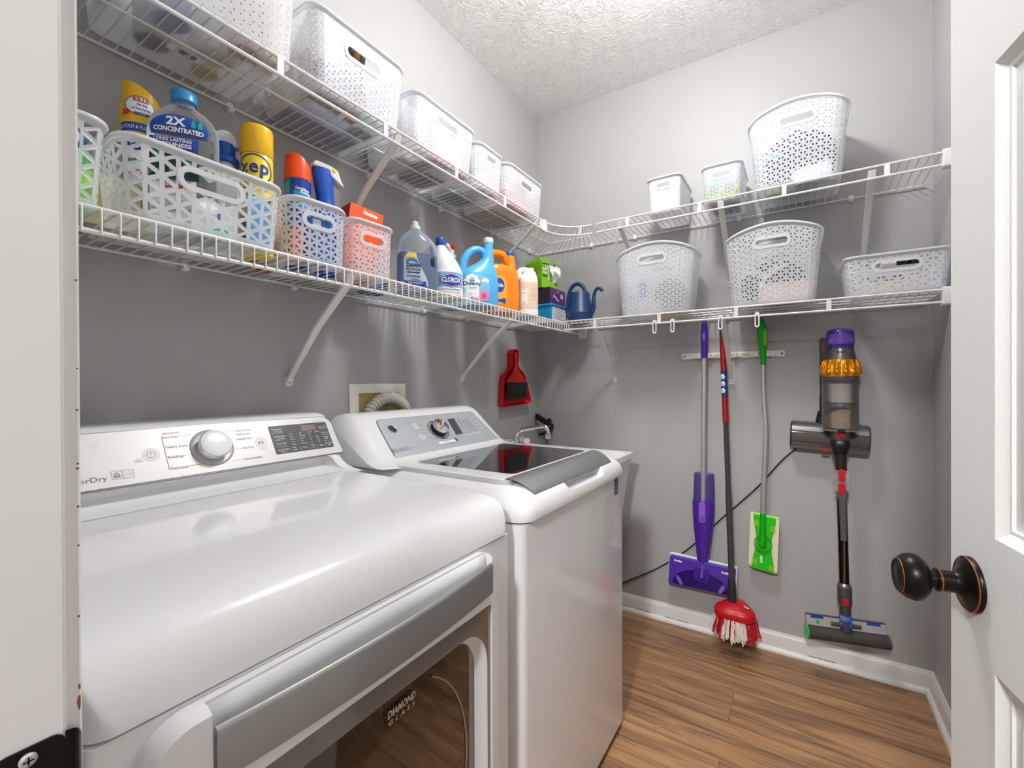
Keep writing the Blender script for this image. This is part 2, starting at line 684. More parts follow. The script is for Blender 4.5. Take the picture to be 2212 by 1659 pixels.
# strike plate on the latch jamb, its lip curling over the edge
M_bronze = mat('oil_rubbed_bronze', '#1f1a18', 0.33, metal=0.7, noise=(60, 0.25))
M_copper = mat('rubbed_copper_edge', '#a9653c', 0.35, metal=0.8)
sp = thing('strike_plate', 'dark bronze strike plate screwed to the white door jamb', 'strike plate', (0.917, -2.238, 0.95))
plate = MB().prism(rrect(-0.0165, 0.0145, -0.0285, 0.0285, 0.006), 0, 0.0016, lambda u, v, d: (d, u, v))
lip = []
for a in range(0, 8):
    t = a / 7
    lip.append([(0.0016 - 0.010 * t * t, 0.0142 + 0.014 * t - 0.004 * t * t, zz * (0.0285 - 0.012 * t ** 2)) for zz in (1, 0.5, 0, -0.5, -1)])
plate.loft(lip, False, False, closed=False)
obj('plate', plate, M_bronze, sp, solid=0)
scr = MB().lathe([(0.0001, 0.0034), (0.003, 0.0034), (0.0042, 0.0024), (0.0042, 0.0012)], 16, axis='x')
for zz in (0.0215, -0.0215):
    so = obj('screw', scr, M_alu, sp, loc=(0, -0.002, zz))
    x = MB().box(0.0034, 0.0038, -0.0024, 0.0024, -0.0004, 0.0004).box(0.0034, 0.0038, -0.0004, 0.0004, -0.0024, 0.0024)
    obj('cross_slot', x, M_black, so, smooth=0)
latch = MB().prism(rrect(-0.007, 0.006, -0.011, 0.011, 0.002), 0.0014, 0.0019, lambda u, v, d: (d, u, v))
obj('latch_hole', latch, mat('raw_wood_hole', '#6a3a16', 0.8, noise=(80, 0.5)), sp, smooth=0)

# ---------------------------------------------------------------- panelled door, swung open
ang = math.radians(9)
DU = Vector((math.sin(ang), -math.cos(ang), 0))          # from free edge towards hinge
E0 = Vector((1.471, -1.505, 0))
door = bpy.data.objects.new('door_1', None)
COL.objects.link(door)
door.location = E0
door.rotation_euler = (0, 0, math.atan2(DU.y, DU.x))
door['kind'] = 'structure'
DW, DT = 0.705, 0.035
# local: x from free edge to hinge, +y is the far face, visible face at y = 0 (faces local -y)
cols = [(0.0985, 0.313), (0.392, 0.6065)]
rows = [(0.22, 0.870), (1.020, 1.545), (1.64, 1.90)]
slab = MB()
xs = [0] + [q for c in cols for q in c] + [DW]
zs = [0.012] + [q for r in rows for q in r] + [2.03]
for i in range(len(xs) - 1):
    for j in range(len(zs) - 1):
        if not (i % 2 == 1 and j % 2 == 1):
            slab.box(xs[i], xs[i + 1], 0, DT, zs[j], zs[j + 1])
obj('door_slab', slab, M_doorw, door, smooth=0)
for c in cols:
    for r in rows:
        p = MB()
        prof = [(0.0, 0.0), (0.004, 0.004), (0.010, 0.0075), (0.014, 0.0075), (0.015, 0.0105), (0.026, 0.0105), (0.040, 0.0045), (0.046, 0.004)]
        for side in (0, 1):
            rings = []
            for d, dep in prof:
                y = dep if side == 0 else DT - dep
                rings.append([(c[0] + d, y, r[0] + d), (c[1] - d, y, r[0] + d), (c[1] - d, y, r[1] - d), (c[0] + d, y, r[1] - d)])
            p.loft(rings, False, True)
        obj('door_panel', p, M_doorw, door, smooth=25)
kn = bpy.data.objects.new('door_knob', None)
COL.objects.link(kn)
kn.parent = door
kn.location = (0.051, 0, 0.95)
# local axis -y points into the room
def rev(prof, seg=32, caps=True):
    return MB().lathe([(r, -d) for r, d in prof], seg, axis='y', caps=caps)
obj('rose', rev([(0.0325, 0.0), (0.0325, 0.003), (0.031, 0.0055), (0.026, 0.0075), (0.018, 0.010), (0.0135, 0.014), (0.0125, 0.017), (0.0, 0.017)]), M_bronze, kn, smooth=60)
obj('copper_edge', rev([(0.0322, 0.0048), (0.0325, 0.0052), (0.0318, 0.0062), (0.031, 0.0062)], caps=False), M_copper, kn)
obj('neck', rev([(0.0125, 0.016), (0.0125, 0.030), (0.0135, 0.031), (0.0135, 0.034), (0.010, 0.0345), (0.010, 0.042)]), M_bronze, kn)
obj('knob', rev([(0.0095, 0.040), (0.014, 0.0415), (0.022, 0.0445), (0.0272, 0.051), (0.0282, 0.057), (0.0262, 0.064), (0.0215, 0.070),
                 (0.0195, 0.0718), (0.0185, 0.0712), (0.012, 0.0705), (0.011, 0.0716), (0.0, 0.072)]), M_bronze, kn, smooth=60)
obj('copper_edge', rev([(0.0138, 0.0305), (0.0139, 0.0318), (0.0132, 0.0322)], caps=False), M_copper, kn)
obj('copper_edge', rev([(0.0214, 0.0701), (0.0211, 0.0707), (0.0207, 0.0711), (0.0205, 0.0708)], caps=False), M_copper, kn)
for z in (0.25, 1.05, 1.8):
    h = MB().lathe([(0.006, -0.045), (0.006, 0.045)], 12, (DW + 0.004, 0.004, z))
    obj('hinge', h, M_bronze, door)
# ================================================================ wire shelving
ZL, ZU = 1.495, 1.945


def rebase(mb, loc):
    mb.v = [(x - loc[0], y - loc[1], z - loc[2]) for x, y, z in mb.v]
    return mb


def bar(T, s0, s1, d, z, r, n=2):
    return MB().tube([T(s0 + (s1 - s0) * k / (n - 1), d, z) for k in range(n)], r, 8)


TL = lambda s, d, z: (d, s, z)          # along the left wall
TB = lambda s, d, z: (s, -d, z)         # along the back wall


def wire_shelf(label, T, s0, s1, z, D, lip, mids, spacers, clips, phase=0.0):
    loc = T(s0, 0, z)
    t = thing('wire_shelf', label, 'shelf', loc)
    P = lambda n, mb, m=M_wire, **k: obj(n, rebase(mb, loc), m, t, **k)
    P('back_rail', bar(T, s0, s1, 0.012, z - 0.003, 0.0032))
    for d in mids:
        P('middle_rail', bar(T, s0, s1, d, z - 0.004, 0.0028))
    P('front_rail', bar(T, s0, s1, D, z - 0.001, 0.0040))
    P('lower_rail', bar(T, s0, s1, D + (0.0 if lip == 'wire' else 0.002), z - 0.042, 0.0042))
    w = MB()
    n = int((s1 - s0) / 0.0254)
    for i in range(n + 1):
        s = s0 + 0.006 + phase + i * 0.0254
        if s > s1:
            break
        if lip == 'wire':
            w.tube([T(s, 0.012, z), T(s, D - 0.004, z), T(s, D + 0.0035, z - 0.002), T(s, D + 0.0052, z - 0.008), T(s, D + 0.0045, z - 0.045)], 0.0019, 6)
        else:
            w.tube([T(s, 0.012, z), T(s, D, z + 0.0022), T(s, D + 0.004, z - 0.001)], 0.0017, 6)
    P('cross_wires', w, smooth=60)
    for s in spacers:
        b = MB()
        b.prism(rrect(-0.0075, 0.0075, z - 0.044, z + 0.002, 0.003), -0.0015, 0.0035, lambda u, v, d: T(s + u, D + d, v))
        P('rail_spacer', b)
    for s in clips:
        b = MB()
        b.prism(rrect(-0.008, 0.008, z - 0.016, z + 0.012, 0.004), 0.0, 0.006, lambda u, v, d: T(s + u, d, v))
        b.tube([T(s - 0.007, 0.010, z - 0.008), T(s + 0.007, 0.010, z - 0.008)], 0.007, 10)
        P('wall_clip', b, M_plast_w)
    return t, loc


def end_bracket(t, loc, T, s, D, z, sgn, ln=0.032):
    b = MB()
    b.prism(rrect(z - 0.052, z + 0.008, D - 0.022, D + 0.012, 0.006), 0, ln, lambda u, v, d: T(s + sgn * d, v, u))
    b.prism(rrect(z - 0.060, z + 0.030, D - 0.034, D + 0.016, 0.01), ln - 0.004, ln, lambda u, v, d: T(s + sgn * d, v, u))
    o = obj('end_bracket', rebase(b, loc), M_plast_w, t, bevel=0.0015)
    sc = MB().lathe([(0.0035, 0), (0.003, 0.0015), (0.0, 0.0016)], 12)
    return o


sh_ll, loc = wire_shelf('white wire shelf on the left wall over dryer and washer, lipped front of upright wires', TL, -2.20, -0.03, ZL, 0.30, 'wire', [0.165], [],
                        (-1.803, -1.516, -1.24, -0.957, -0.672, -0.369, -0.11))
end_bracket(sh_ll, loc, TL, -0.03, 0.30, ZL, 1, 0.03)
wire_shelf('topmost white wire shelf on left wall, holding the row of translucent baskets', TL, -2.20, -0.465, ZU, 0.30, 'plate', [0.167],
           (-2.03, -1.725, -1.414, -1.098, -0.794, -0.494), (-1.694, -1.234, -0.85, -0.475))
sh_ub, loc = wire_shelf('upper white wire shelf on back wall with two small baskets and one tall basket', TB, 0.497, 1.70, ZU, 0.30, 'plate', [],
                        (0.643, 0.951, 1.254, 1.558), (0.587, 1.07, 1.481))
end_bracket(sh_ub, loc, TB, 1.6985, 0.30, ZU, 1)
sh_lb, loc = wire_shelf('lower white wire shelf on back wall with plastic hooks on its front rail', TB, 0.325, 1.70, ZL, 0.30, 'plate', [0.085, 0.165, 0.235],
                        (0.484, 0.784, 1.088, 1.393), (0.62, 1.02, 1.50))
end_bracket(sh_lb, loc, TB, 1.6985, 0.30, ZL, 1)

# curved corner shelf at the upper level
cs = thing('corner_shelf', 'curved white wire corner shelf joining the two upper shelves', 'shelf', (0, 0, ZU))


def arc(d, n=14):
    """front line offset d from both walls, rounded corner, ends at the two straight shelves"""
    R = 0.17 + (0.30 - d) * 0.15
    c = d + R
    pts = [(d, -0.46)]
    for k in range(n + 1):
        a = math.radians(180 - 90 * k / n)
        pts.append((c + R * math.cos(a), -c + R * math.sin(a)))
    pts.append((0.475, -d))
    return pts


fr = arc(0.30)
low = arc(0.302)
obj('front_rail', MB().tube([(x, y, -0.001) for x, y in fr[:-1] + [(0.47, -0.30)]], 0.004, 8), M_wire, cs)
obj('lower_rail', MB().tube([(x, y, -0.042) for x, y in low[:-1] + [(0.475, -0.302)]], 0.0042, 8), M_wire, cs)
obj('back_rail', MB().tube([(0.012, -0.46, -0.003), (0.012, -0.012, -0.003), (0.48, -0.012, -0.003)], 0.0032, 8), M_wire, cs)
obj('middle_rail', MB().tube([(0.167, -0.46, -0.004), (0.167, -0.165, -0.004), (0.40, -0.165, -0.004)], 0.0028, 8), M_wire, cs)
w = MB()
N = 30
back = [(0.012, -0.455 + 0.44 * k / (N / 2)) for k in range(N // 2)] + [(0.015 + 0.455 * k / (N / 2 - 1), -0.012) for k in range(N // 2)]
# resample the front line
seg = [math.dist(fr[i], fr[i + 1]) for i in range(len(fr) - 1)]
tot = sum(seg)
for k in range(N):
    q = (k + 0.3) / N * tot
    i = 0
    while i < len(seg) - 1 and q > seg[i]:
        q -= seg[i]
        i += 1
    u = q / seg[i]
    f = (fr[i][0] + (fr[i + 1][0] - fr[i][0]) * u, fr[i][1] + (fr[i + 1][1] - fr[i][1]) * u)
    b = back[k]
    w.tube([(b[0], b[1], 0), (f[0], f[1], 0.002)], 0.0017, 6)
obj('cross_wires', w, M_wire, cs, smooth=60)
for (x, y, a) in ((0.30, -0.445, 90), (0.415, -0.312, -25)):
    ca, sa = math.cos(math.radians(a)), math.sin(math.radians(a))
    b = MB().prism(rrect(-0.0075, 0.0075, -0.044, 0.002, 0.003), -0.0015, 0.0035, lambda u, v, d: (x + u * ca + d * sa, y + u * sa - d * ca, v))
    obj('rail_spacer', b, M_wire, cs)
for (x, y) in ((0.0, -0.408), (0.0, -0.10)):
    b = MB().box(0, 0.006, y - 0.008, y + 0.008, -0.016, 0.012).tube([(0.010, y - 0.007, -0.008), (0.010, y + 0.007, -0.008)], 0.007, 10)
    obj('wall_clip', b, M_plast_w, cs)
b = MB().box(0.336, 0.352, -0.006, 0, -0.016, 0.012).tube([(0.337, -0.010, -0.008), (0.351, -0.010, -0.008)], 0.007, 10)
obj('wall_clip', b, M_plast_w, cs)
# joint connector between straight and curved shelf
jc = MB().box(0.293, 0.310, -0.478, -0.452, -0.050, 0.006)
obj('joint_connector', jc, M_plast_w, cs, bevel=0.003)


def bracket(label, T, s, z, zf):
    """diagonal support brace from the front rail to the wall"""
    loc = T(s, 0, zf)
    t = thing('shelf_bracket', label, 'bracket', loc, group='diagonal braces under the wire shelves')
    m = MB()
    path = [(0.296, z - 0.010, 0.011), (0.285, z - 0.030, 0.0115), (0.15, (z + zf) / 2 + 0.006, 0.010), (0.022, zf + 0.018, 0.0085), (0.008, zf + 0.002, 0.0085), (0.006, zf - 0.010, 0.009)]
    rings = []
    for i, (d, zz, wd) in enumerate(path):
        a, c = path[max(i - 1, 0)], path[min(i + 1, len(path) - 1)]
        tx, tz = c[0] - a[0], c[1] - a[1]
        L = math.hypot(tx, tz)
        nx, nz = -tz / L * 0.0045, tx / L * 0.0045
        rings.append([T(s - wd, d + nx, zz + nz), T(s + wd, d + nx, zz + nz), T(s + wd, d - nx, zz - nz), T(s - wd, d - nx, zz - nz)])
    m.loft(rings)
    obj('brace_arm', rebase(m, loc), M_wire, t, smooth=0, bevel=0.0012)
    f = MB().prism(rrect(-0.0105, 0.0105, zf - 0.024, zf + 0.008, 0.007), 0.0, 0.0035, lambda u, v, d: T(s + u, d, v))
    obj('wall_foot', rebase(f, loc), M_wire, t)
    sc = MB().prism(oval(0, zf - 0.012, 0.0036, 0.0036, 12), 0.0035, 0.0048, lambda u, v, d: T(s + u, d, v))
    obj('screw', rebase(sc, loc), M_alu, t)


bracket('white diagonal shelf brace on the left wall above the dryer', TL, -1.53, ZL, ZL - 0.285)
bracket('white diagonal shelf brace on left wall above washer, left of red dustpan', TL, -0.705, ZL, ZL - 0.275)
bracket('white diagonal brace of the upper left shelf, rising beside the blue spray bottle', TL, -1.36, ZU, ZU - 0.285)
bracket('white diagonal brace of the upper left shelf, behind the orange detergent jug', TL, -0.52, ZU, ZU - 0.285)
bracket('thin white brace under lower back shelf, nearest the left corner', TB, 0.473, ZL, ZL - 0.28)
bracket('white brace under lower back shelf, right behind the red mop handle', TB, 1.035, ZL, ZL - 0.29)
bracket('white brace of upper back shelf behind the left tall basket', TB, 0.603, ZU, ZU - 0.222)
bracket('white brace of upper back shelf under the small basket with colourful glasses', TB, 1.031, ZU, ZU - 0.285)
bracket('white brace of upper back shelf, the rightmost, above the low wide basket', TB, 1.518, ZU, ZU - 0.285)


def shelf_hook(x, label, first=None):
    t = thing('shelf_hook', label, 'hook', (x, -0.302, ZL - 0.042), group='plastic hooks on the front rail of the lower back shelf')
    o = [(0.0075 * math.cos(a) * (1.0 if math.sin(a) < 0 else 0.8), -0.013 + 0.029 * math.sin(a)) for a in [2 * PI * k / 24 for k in range(24)]]
    out = rrect(-0.0085, 0.0085, -0.046, 0.014, 0.0084, 6)
    inn = rrect(-0.0045, 0.0045, -0.040, 0.000, 0.0044, 6)
    m = MB()
    F = lambda y: (lambda u, v: (u, y, v))
    n = len(out)
    m.add([(u, -0.012, v) for u, v in out] + [(u, -0.012, v) for u, v in inn] + [(u, -0.004, v) for u, v in out] + [(u, -0.004, v) for u, v in inn],
          [f for i in range(n) for j in [(i + 1) % n] for f in ((i, j, n + j, n + i), (2 * n + i, 3 * n + i, 3 * n + j, 2 * n + j), (i, 2 * n + i, 2 * n + j, j), (n + i, n + j, 3 * n + j, 3 * n + i))])
    obj('hook_loop', m, M_plast_w, t)
    c = MB().tube([(0, -0.006, 0.008), (0, 0.000, 0.0085), (0, 0.006, 0.004), (0, 0.0065, -0.004)], 0.0024, 8, sx=2.6)
    obj('rail_clip', c, M_plast_w, t)


shelf_hook(0.767, 'leftmost white plastic hook on lower back shelf rail, empty')
shelf_hook(0.843, 'second white plastic hook from the left, empty, left of purple mop')
shelf_hook(1.032, 'white plastic hook in front of the red mop handle top')
shelf_hook(1.163, 'white plastic hook in front of the green mop handle top')
# ================================================================ woven plastic baskets
M_bask = frosted('frosted_basket_plastic', '#f5f6f8', 0.34, 0.45, 0.3)
M_bask_edge = frosted('frosted_basket_rim', '#f5f6f8', 0.12, 0.42, 0.3)
M_bask_white = frosted('opaque_white_basket', '#f2f2f2', 0.05, 0.3, 0.35)


def basket(label, loc, rz, W, D, H, taper=0.93, cell=0.018, hole=0.5, rc=0.03, arch=0.0, sag=0.0, handle=(0.09, 0.022, 0.03),
           m=None, m_edge=None, band=0.014, group=None):
    """W along local x, D along y (front at -y), arch raises the rim in the middle of front and back"""
    m = m or M_bask
    m_edge = m_edge or M_bask_edge
    t = thing('storage_basket', label, 'basket', loc, rz, 'woven plastic baskets on the wire shelves')

    def dims(z):
        k = taper + (1 - taper) * z
        return W / 2 * k, D / 2 * k, min(rc, W / 2.2, D / 2.2) * (0.8 + 0.2 * z)
    aw, ad, r0 = dims(0.5)
    segs = [('f', 2 * (aw - r0)), ('c', r0 * PI / 2), ('r', 2 * (ad - r0)), ('c', r0 * PI / 2),
            ('b', 2 * (aw - r0)), ('c', r0 * PI / 2), ('l', 2 * (ad - r0)), ('c', r0 * PI / 2)]
    P = sum(q[1] for q in segs)

    def rim(s):
        """rim height at perimeter position s"""
        s %= P
        a, d, r = dims(1.0)
        x, y = plan(s, 1.0)
        k = max(0.0, 1 - (x / a) ** 2)
        z = H + arch * k
        if sag:
            z -= sag * max(0.0, 1 - (y / d) ** 2)
        return z

    def plan(s, z):
        s %= P
        a, d, r = dims(z)
        for i, (nm, L) in enumerate(segs):
            if s <= L or i == 7:
                f = min(s / L, 1.0)
                break
            s -= L
        if i == 0:
            return (-a + r + 2 * (a - r) * f, -d)
        if i == 2:
            return (a, -d + r + 2 * (d - r) * f)
        if i == 4:
            return (a - r - 2 * (a - r) * f, d)
        if i == 6:
            return (-a, d - r - 2 * (d - r) * f)
        cx, cy, a0 = {1: (a - r, -d + r, -90), 3: (a - r, d - r, 0), 5: (-a + r, d - r, 90), 7: (-a + r, -d + r, 180)}[i]
        q = math.radians(a0 + 90 * f)
        return (cx + r * math.cos(q), cy + r * math.sin(q))

    def S(s, z, out=0.0):
        """point on the wall, z is 0..1"""
        x, y = plan(s, z)
        if out:
            x2, y2 = plan(s + 0.002, z)
            x1, y1 = plan(s - 0.002, z)
            L = math.hypot(x2 - x1, y2 - y1) or 1
            x += (y2 - y1) / L * out
            y -= (x2 - x1) / L * out
        return (x, y, 0.002 + z * (rim(s) - 0.002))
    body = MB()
    # lattice of triangles, each with a triangular opening
    z0, z1 = (band * 0.8) / H, 1 - (band * 0.9) / H
    hc = cell * math.sqrt(3) / 2
    nc = max(8, 2 * round(P / hc / 2))
    hc = P / nc
    nr = max(2, round((z1 - z0) * H / cell))
    dz = (z1 - z0) / nr
    hx = [segs[0][1] / 2, sum(q[1] for q in segs[:4]) + segs[4][1] / 2]
    hw, hh, hd = handle if handle else (0, 0, 0)

    def hz(s):
        return 1 - hd / H

    def inh(s, z, grow):
        if not handle:
            return False
        for c in hx:
            u, v = abs(s - c), abs(z - (hz(s) - hh / H / 2)) * H
            uu = max(0.0, u - (hw / 2 - hh / 2))
            if math.hypot(uu, v) < hh / 2 + grow:
                return True
        return False
    vid = {}

    def V(s, z):
        k = (round(s % P, 5), round(z, 5))
        if k not in vid:
            vid[k] = len(body.v)
            body.v.append(S(s, z))
        return vid[k]
    cl = lambda z: min(max(z, z0), z1)
    for i in range(nc):
        s0, s1 = i * hc, (i + 1) * hc
        o0 = 0.0 if i % 2 == 0 else 0.5
        o1 = 0.5 - o0
        for j in range(-1, nr + 1):
            a0, a1 = z0 + (j + o0) * dz, z0 + (j + 1 + o0) * dz
            b0, b1 = z0 + (j + o1) * dz, z0 + (j + 1 + o1) * dz
            if o0 == 0:
                tris = [((s0, a0), (s1, b0), (s0, a1)), ((s1, b0), (s1, b1), (s0, a1))]
            else:
                tris = [((s0, a0), (s1, b1), (s0, a1)), ((s0, a0), (s1, b0), (s1, b1))]
            for tr in tris:
                q = [(s, cl(z)) for s, z in tr]
                zz = sorted(p[1] for p in q)
                if zz[2] - zz[0] < dz * 0.2:
                    continue
                cs_, cz = sum(p[0] for p in q) / 3, sum(p[1] for p in q) / 3
                if inh(cs_, cz, 0.006):
                    continue
                inn = [(cs_ + hole * (p[0] - cs_), cz + hole * (p[1] - cz)) for p in q]
                oi = [V(*p) for p in q]
                base = len(body.v)
                body.v += [S(*p) for p in inn]
                for k in range(3):
                    k2 = (k + 1) % 3
                    if oi[k] != oi[k2]:
                        body.f.append((oi[k], oi[k2], base + k2, base + k))
    obj('woven_wall', body, m, t, smooth=0, solid=0.0016)
    # solid foot band with floor, and top band
    n = 96
    ss = [P * k / n for k in range(n)]
    foot = MB()
    foot.loft([[S(s, z, 0.0006) for s in ss] for z in (0.0, z0 * 0.5, z0 * 1.08)], True, False)
    obj('base', foot, m, t, smooth=40)
    rb = MB()
    rb.loft([[S(s, z1 - 0.004, 0.0004) for s in ss], [S(s, 1 - 0.003 / H, 0.0006) for s in ss], [S(s, 1.0, 0.004) for s in ss],
             [S(s, 1 - 0.004 / H, 0.0055) for s in ss], [S(s, 1 - 0.007 / H, 0.0045) for s in ss]], False, False)
    obj('rim', rb, m_edge, t, smooth=60, solid=0.0016)
    if handle:
        for c in hx:
            h = MB()
            g = 0.0105
            f = lambda du, dv: S(c + du, hz(c) + (dv - hh / 2) / H, 0.0012)
            inn = rrect(-hw / 2, hw / 2, -hh / 2, hh / 2, hh / 2 - 1e-4, 6)
            outr = rrect(-hw / 2 - g, hw / 2 + g, -hh / 2 - g, hh / 2 + g, hh / 2 + g - 1e-4, 6)
            ring_band(h, outr, inn, f)
            obj('grip_opening', h, m_edge, t, smooth=0, solid=0.003)
    return t


BL, BR = PI / 2, 0.0   # facing the room from the left wall / from the back wall
zl, zu = ZL + 0.003, ZU + 0.003
# lower left shelf
basket('frosted basket holding green sponges, cut by the door jamb on lower left shelf', (0.16, -2.126, zl), BL, 0.20, 0.26, 0.155, 0.9, 0.030, 0.54, handle=(0.10, 0.028, 0.03))
basket('large frosted basket full of cleaning sprays, left part of lower left shelf', (0.165, -1.862, zl), BL, 0.303, 0.255, 0.152, 0.92, 0.031, 0.56, rc=0.035, sag=0.006, handle=(0.105, 0.026, 0.036))
basket('frosted basket holding the orange capped can, on the lower left shelf', (0.160, -1.597, zl), BL - 0.10, 0.165, 0.235, 0.158, 0.94, 0.0215, 0.5, rc=0.04, sag=0.010, handle=(0.07, 0.022, 0.04))
basket('small frosted basket tinted pink by the dryer sheet box inside', (0.155, -1.425, zl), BL - 0.08, 0.150, 0.235, 0.158, 0.94, 0.0215, 0.42, rc=0.03, sag=0.006, handle=(0.07, 0.022, 0.04))
# upper left shelf
basket('white woven basket at the top left, nearest the doorway, cut by the frame', (0.160, -1.840, zu), BL, 0.33, 0.275, 0.20, 0.93, 0.023, 0.26, rc=0.03, m=M_bask, handle=None)
basket('large frosted basket with dark utensils showing through its grip, upper left shelf', (0.157, -1.480, zu), BL, 0.315, 0.272, 0.20, 0.90, 0.0195, 0.34, rc=0.035, handle=(0.105, 0.024, 0.05))
basket('frosted basket with white and red packages, third on the upper left shelf', (0.155, -1.125, zu), BL, 0.310, 0.270, 0.175, 0.90, 0.0185, 0.30, rc=0.03, handle=(0.10, 0.022, 0.035))
basket('narrow frosted basket with a blue lidded white tub, fourth on upper left shelf', (0.155, -0.865, zu), BL, 0.185, 0.265, 0.160, 0.92, 0.0185, 0.32, rc=0.04, handle=(0.06, 0.02, 0.03))
basket('frosted basket with pink packages, at the far end of the upper left shelf', (0.155, -0.595, zu), BL, 0.310, 0.265, 0.165, 0.92, 0.0185, 0.33, rc=0.035, handle=(0.09, 0.022, 0.04))
# upper back shelf
basket('small plain white basket, leftmost on the upper back shelf', (0.797, -0.150, zu), BR, 0.142, 0.255, 0.155, 0.90, 0.0165, 0.24, rc=0.025, handle=(0.055, 0.016, 0.03), m=M_bask_white, m_edge=M_bask_white)
basket('small frosted basket with green rimmed glasses, middle of the upper back shelf', (1.030, -0.150, zu), BR, 0.150, 0.255, 0.150, 0.88, 0.0165, 0.34, rc=0.025, handle=(0.065, 0.018, 0.035))
basket('tall arched frosted basket on the upper back shelf, top right', (1.294, -0.165, zu), BR, 0.325, 0.265, 0.268, 0.86, 0.0212, 0.42, rc=0.05, arch=0.050, handle=(0.105, 0.020, 0.052))
# lower back shelf
basket('tall rounded frosted basket, leftmost on the lower back shelf beside the watering can', (0.752, -0.193, zl), BR, 0.350, 0.225, 0.268, 0.85, 0.0195, 0.34, rc=0.06, arch=0.048, handle=(0.105, 0.020, 0.050))
basket('tall arched frosted basket in the middle of the lower back shelf', (1.211, -0.165, zl), BR, 0.330, 0.262, 0.270, 0.86, 0.0212, 0.40, rc=0.04, arch=0.046, handle=(0.105, 0.020, 0.052))
basket('low wide frosted basket at the right end of the lower back shelf', (1.586, -0.160, zl), BR, 0.287, 0.255, 0.143, 0.90, 0.026, 0.46, rc=0.03, handle=(0.115, 0.022, 0.034))
# ================================================================ appliances
def cut(o, cutter):
    """carve the cutter's shape out of the mesh for good"""
    me = bpy.data.meshes.new('cutter')
    me.from_pydata([tuple(v) for v in cutter.v], [], cutter.f)
    import bmesh
    bm = bmesh.new()
    bm.from_mesh(me)
    bmesh.ops.recalc_face_normals(bm, faces=bm.faces)
    bm.to_mesh(me)
    bm.free()
    c = bpy.data.objects.new('cutter', me)
    COL.objects.link(c)
    if o.parent:
        c.parent = o.parent
    md = o.modifiers.new('b', 'BOOLEAN')
    md.operation = 'DIFFERENCE'
    md.solver = 'EXACT'
    md.object = c
    bpy.context.view_layer.update()
    dg = bpy.context.evaluated_depsgraph_get()
    new = bpy.data.meshes.new_from_object(o.evaluated_get(dg))
    o.modifiers.remove(md)
    o.data = new
    new.polygons.foreach_set('use_smooth', [True] * len(new.polygons))
    new.set_sharp_from_angle(angle=math.radians(32))
    bpy.data.objects.remove(c)


def rplate(x0, x1, y0, y1, r, z, inset=0.0, n=6, fr=None):
    """rounded rectangle ring at height z; fr = radius of the two +x corners"""
    pts = []
    x0, x1, y0, y1 = x0 + inset * 0.3, x1 - inset, y0 + inset, y1 - inset
    for cx, cy, a0, rr in ((x1, y1, 0, fr or r), (x0, y1, 90, r), (x0, y0, 180, r), (x1, y0, 270, fr or r)):
        rr = max(0.002, rr - inset * 0.4)
        sx = -1 if cx == x1 else 1
        sy = -1 if cy == y1 else 1
        for k in range(n + 1):
            a = math.radians(a0 + 90 * k / n)
            pts.append((cx + sx * rr + rr * math.cos(a), cy + sy * rr + rr * math.sin(a), z))
    return pts


# ---------------------------------------------------------------- dryer
Y0, Y1 = -2.183, -1.497
dloc = (0.42, -1.84, 0.0)
dr = thing('clothes_dryer', 'white front-loading dryer with silver control panel, nearest the doorway', 'dryer', dloc)
DP = lambda n, mb, m, par=None, **k: obj(n, rebase(mb, dloc), m, par or dr, **k)
body = MB().loft([rplate(0.06, 0.776, Y0 + 0.002, Y1 - 0.002, 0.008, z) for z in (0.03, 0.869)])
DP('cabinet', body, M_white, smooth=30)
for (x, y) in ((0.12, Y0 + 0.06), (0.12, Y1 - 0.06), (0.72, Y0 + 0.06), (0.72, Y1 - 0.06)):
    DP('foot', MB().lathe([(0.014, 0), (0.02, 0.002), (0.02, 0.012), (0.008, 0.013), (0.008, 0.031)], 14, (x, y, 0)), M_black)
prof = [(0.055, 0.8725), (0.055, 0.957), (0.24, 0.957), (0.45, 0.9572), (0.62, 0.9560), (0.685, 0.9530), (0.722, 0.9475), (0.745, 0.938), (0.760, 0.924),
        (0.7705, 0.905), (0.7765, 0.886), (0.7785, 0.8725)]
prof = prof[:2] + spline(prof[1:], 3)[1:]
rings = []
R = 0.026
for k in range(9):
    a = PI / 2 * k / 8
    d, yo = R * (1 - math.sin(a)), R * (1 - math.cos(a))
    rings.append([(min(x, 0.7785 - d), Y0 + yo, min(z, 0.957 - d)) for x, z in prof])
rings += [[(x, y - (Y0 + Y1) * 0 if False else (Y0 + Y1) - y, z) for x, y, z in r] for r in reversed(rings)]
DP('top_cover', MB().loft(rings), M_white, smooth=50)
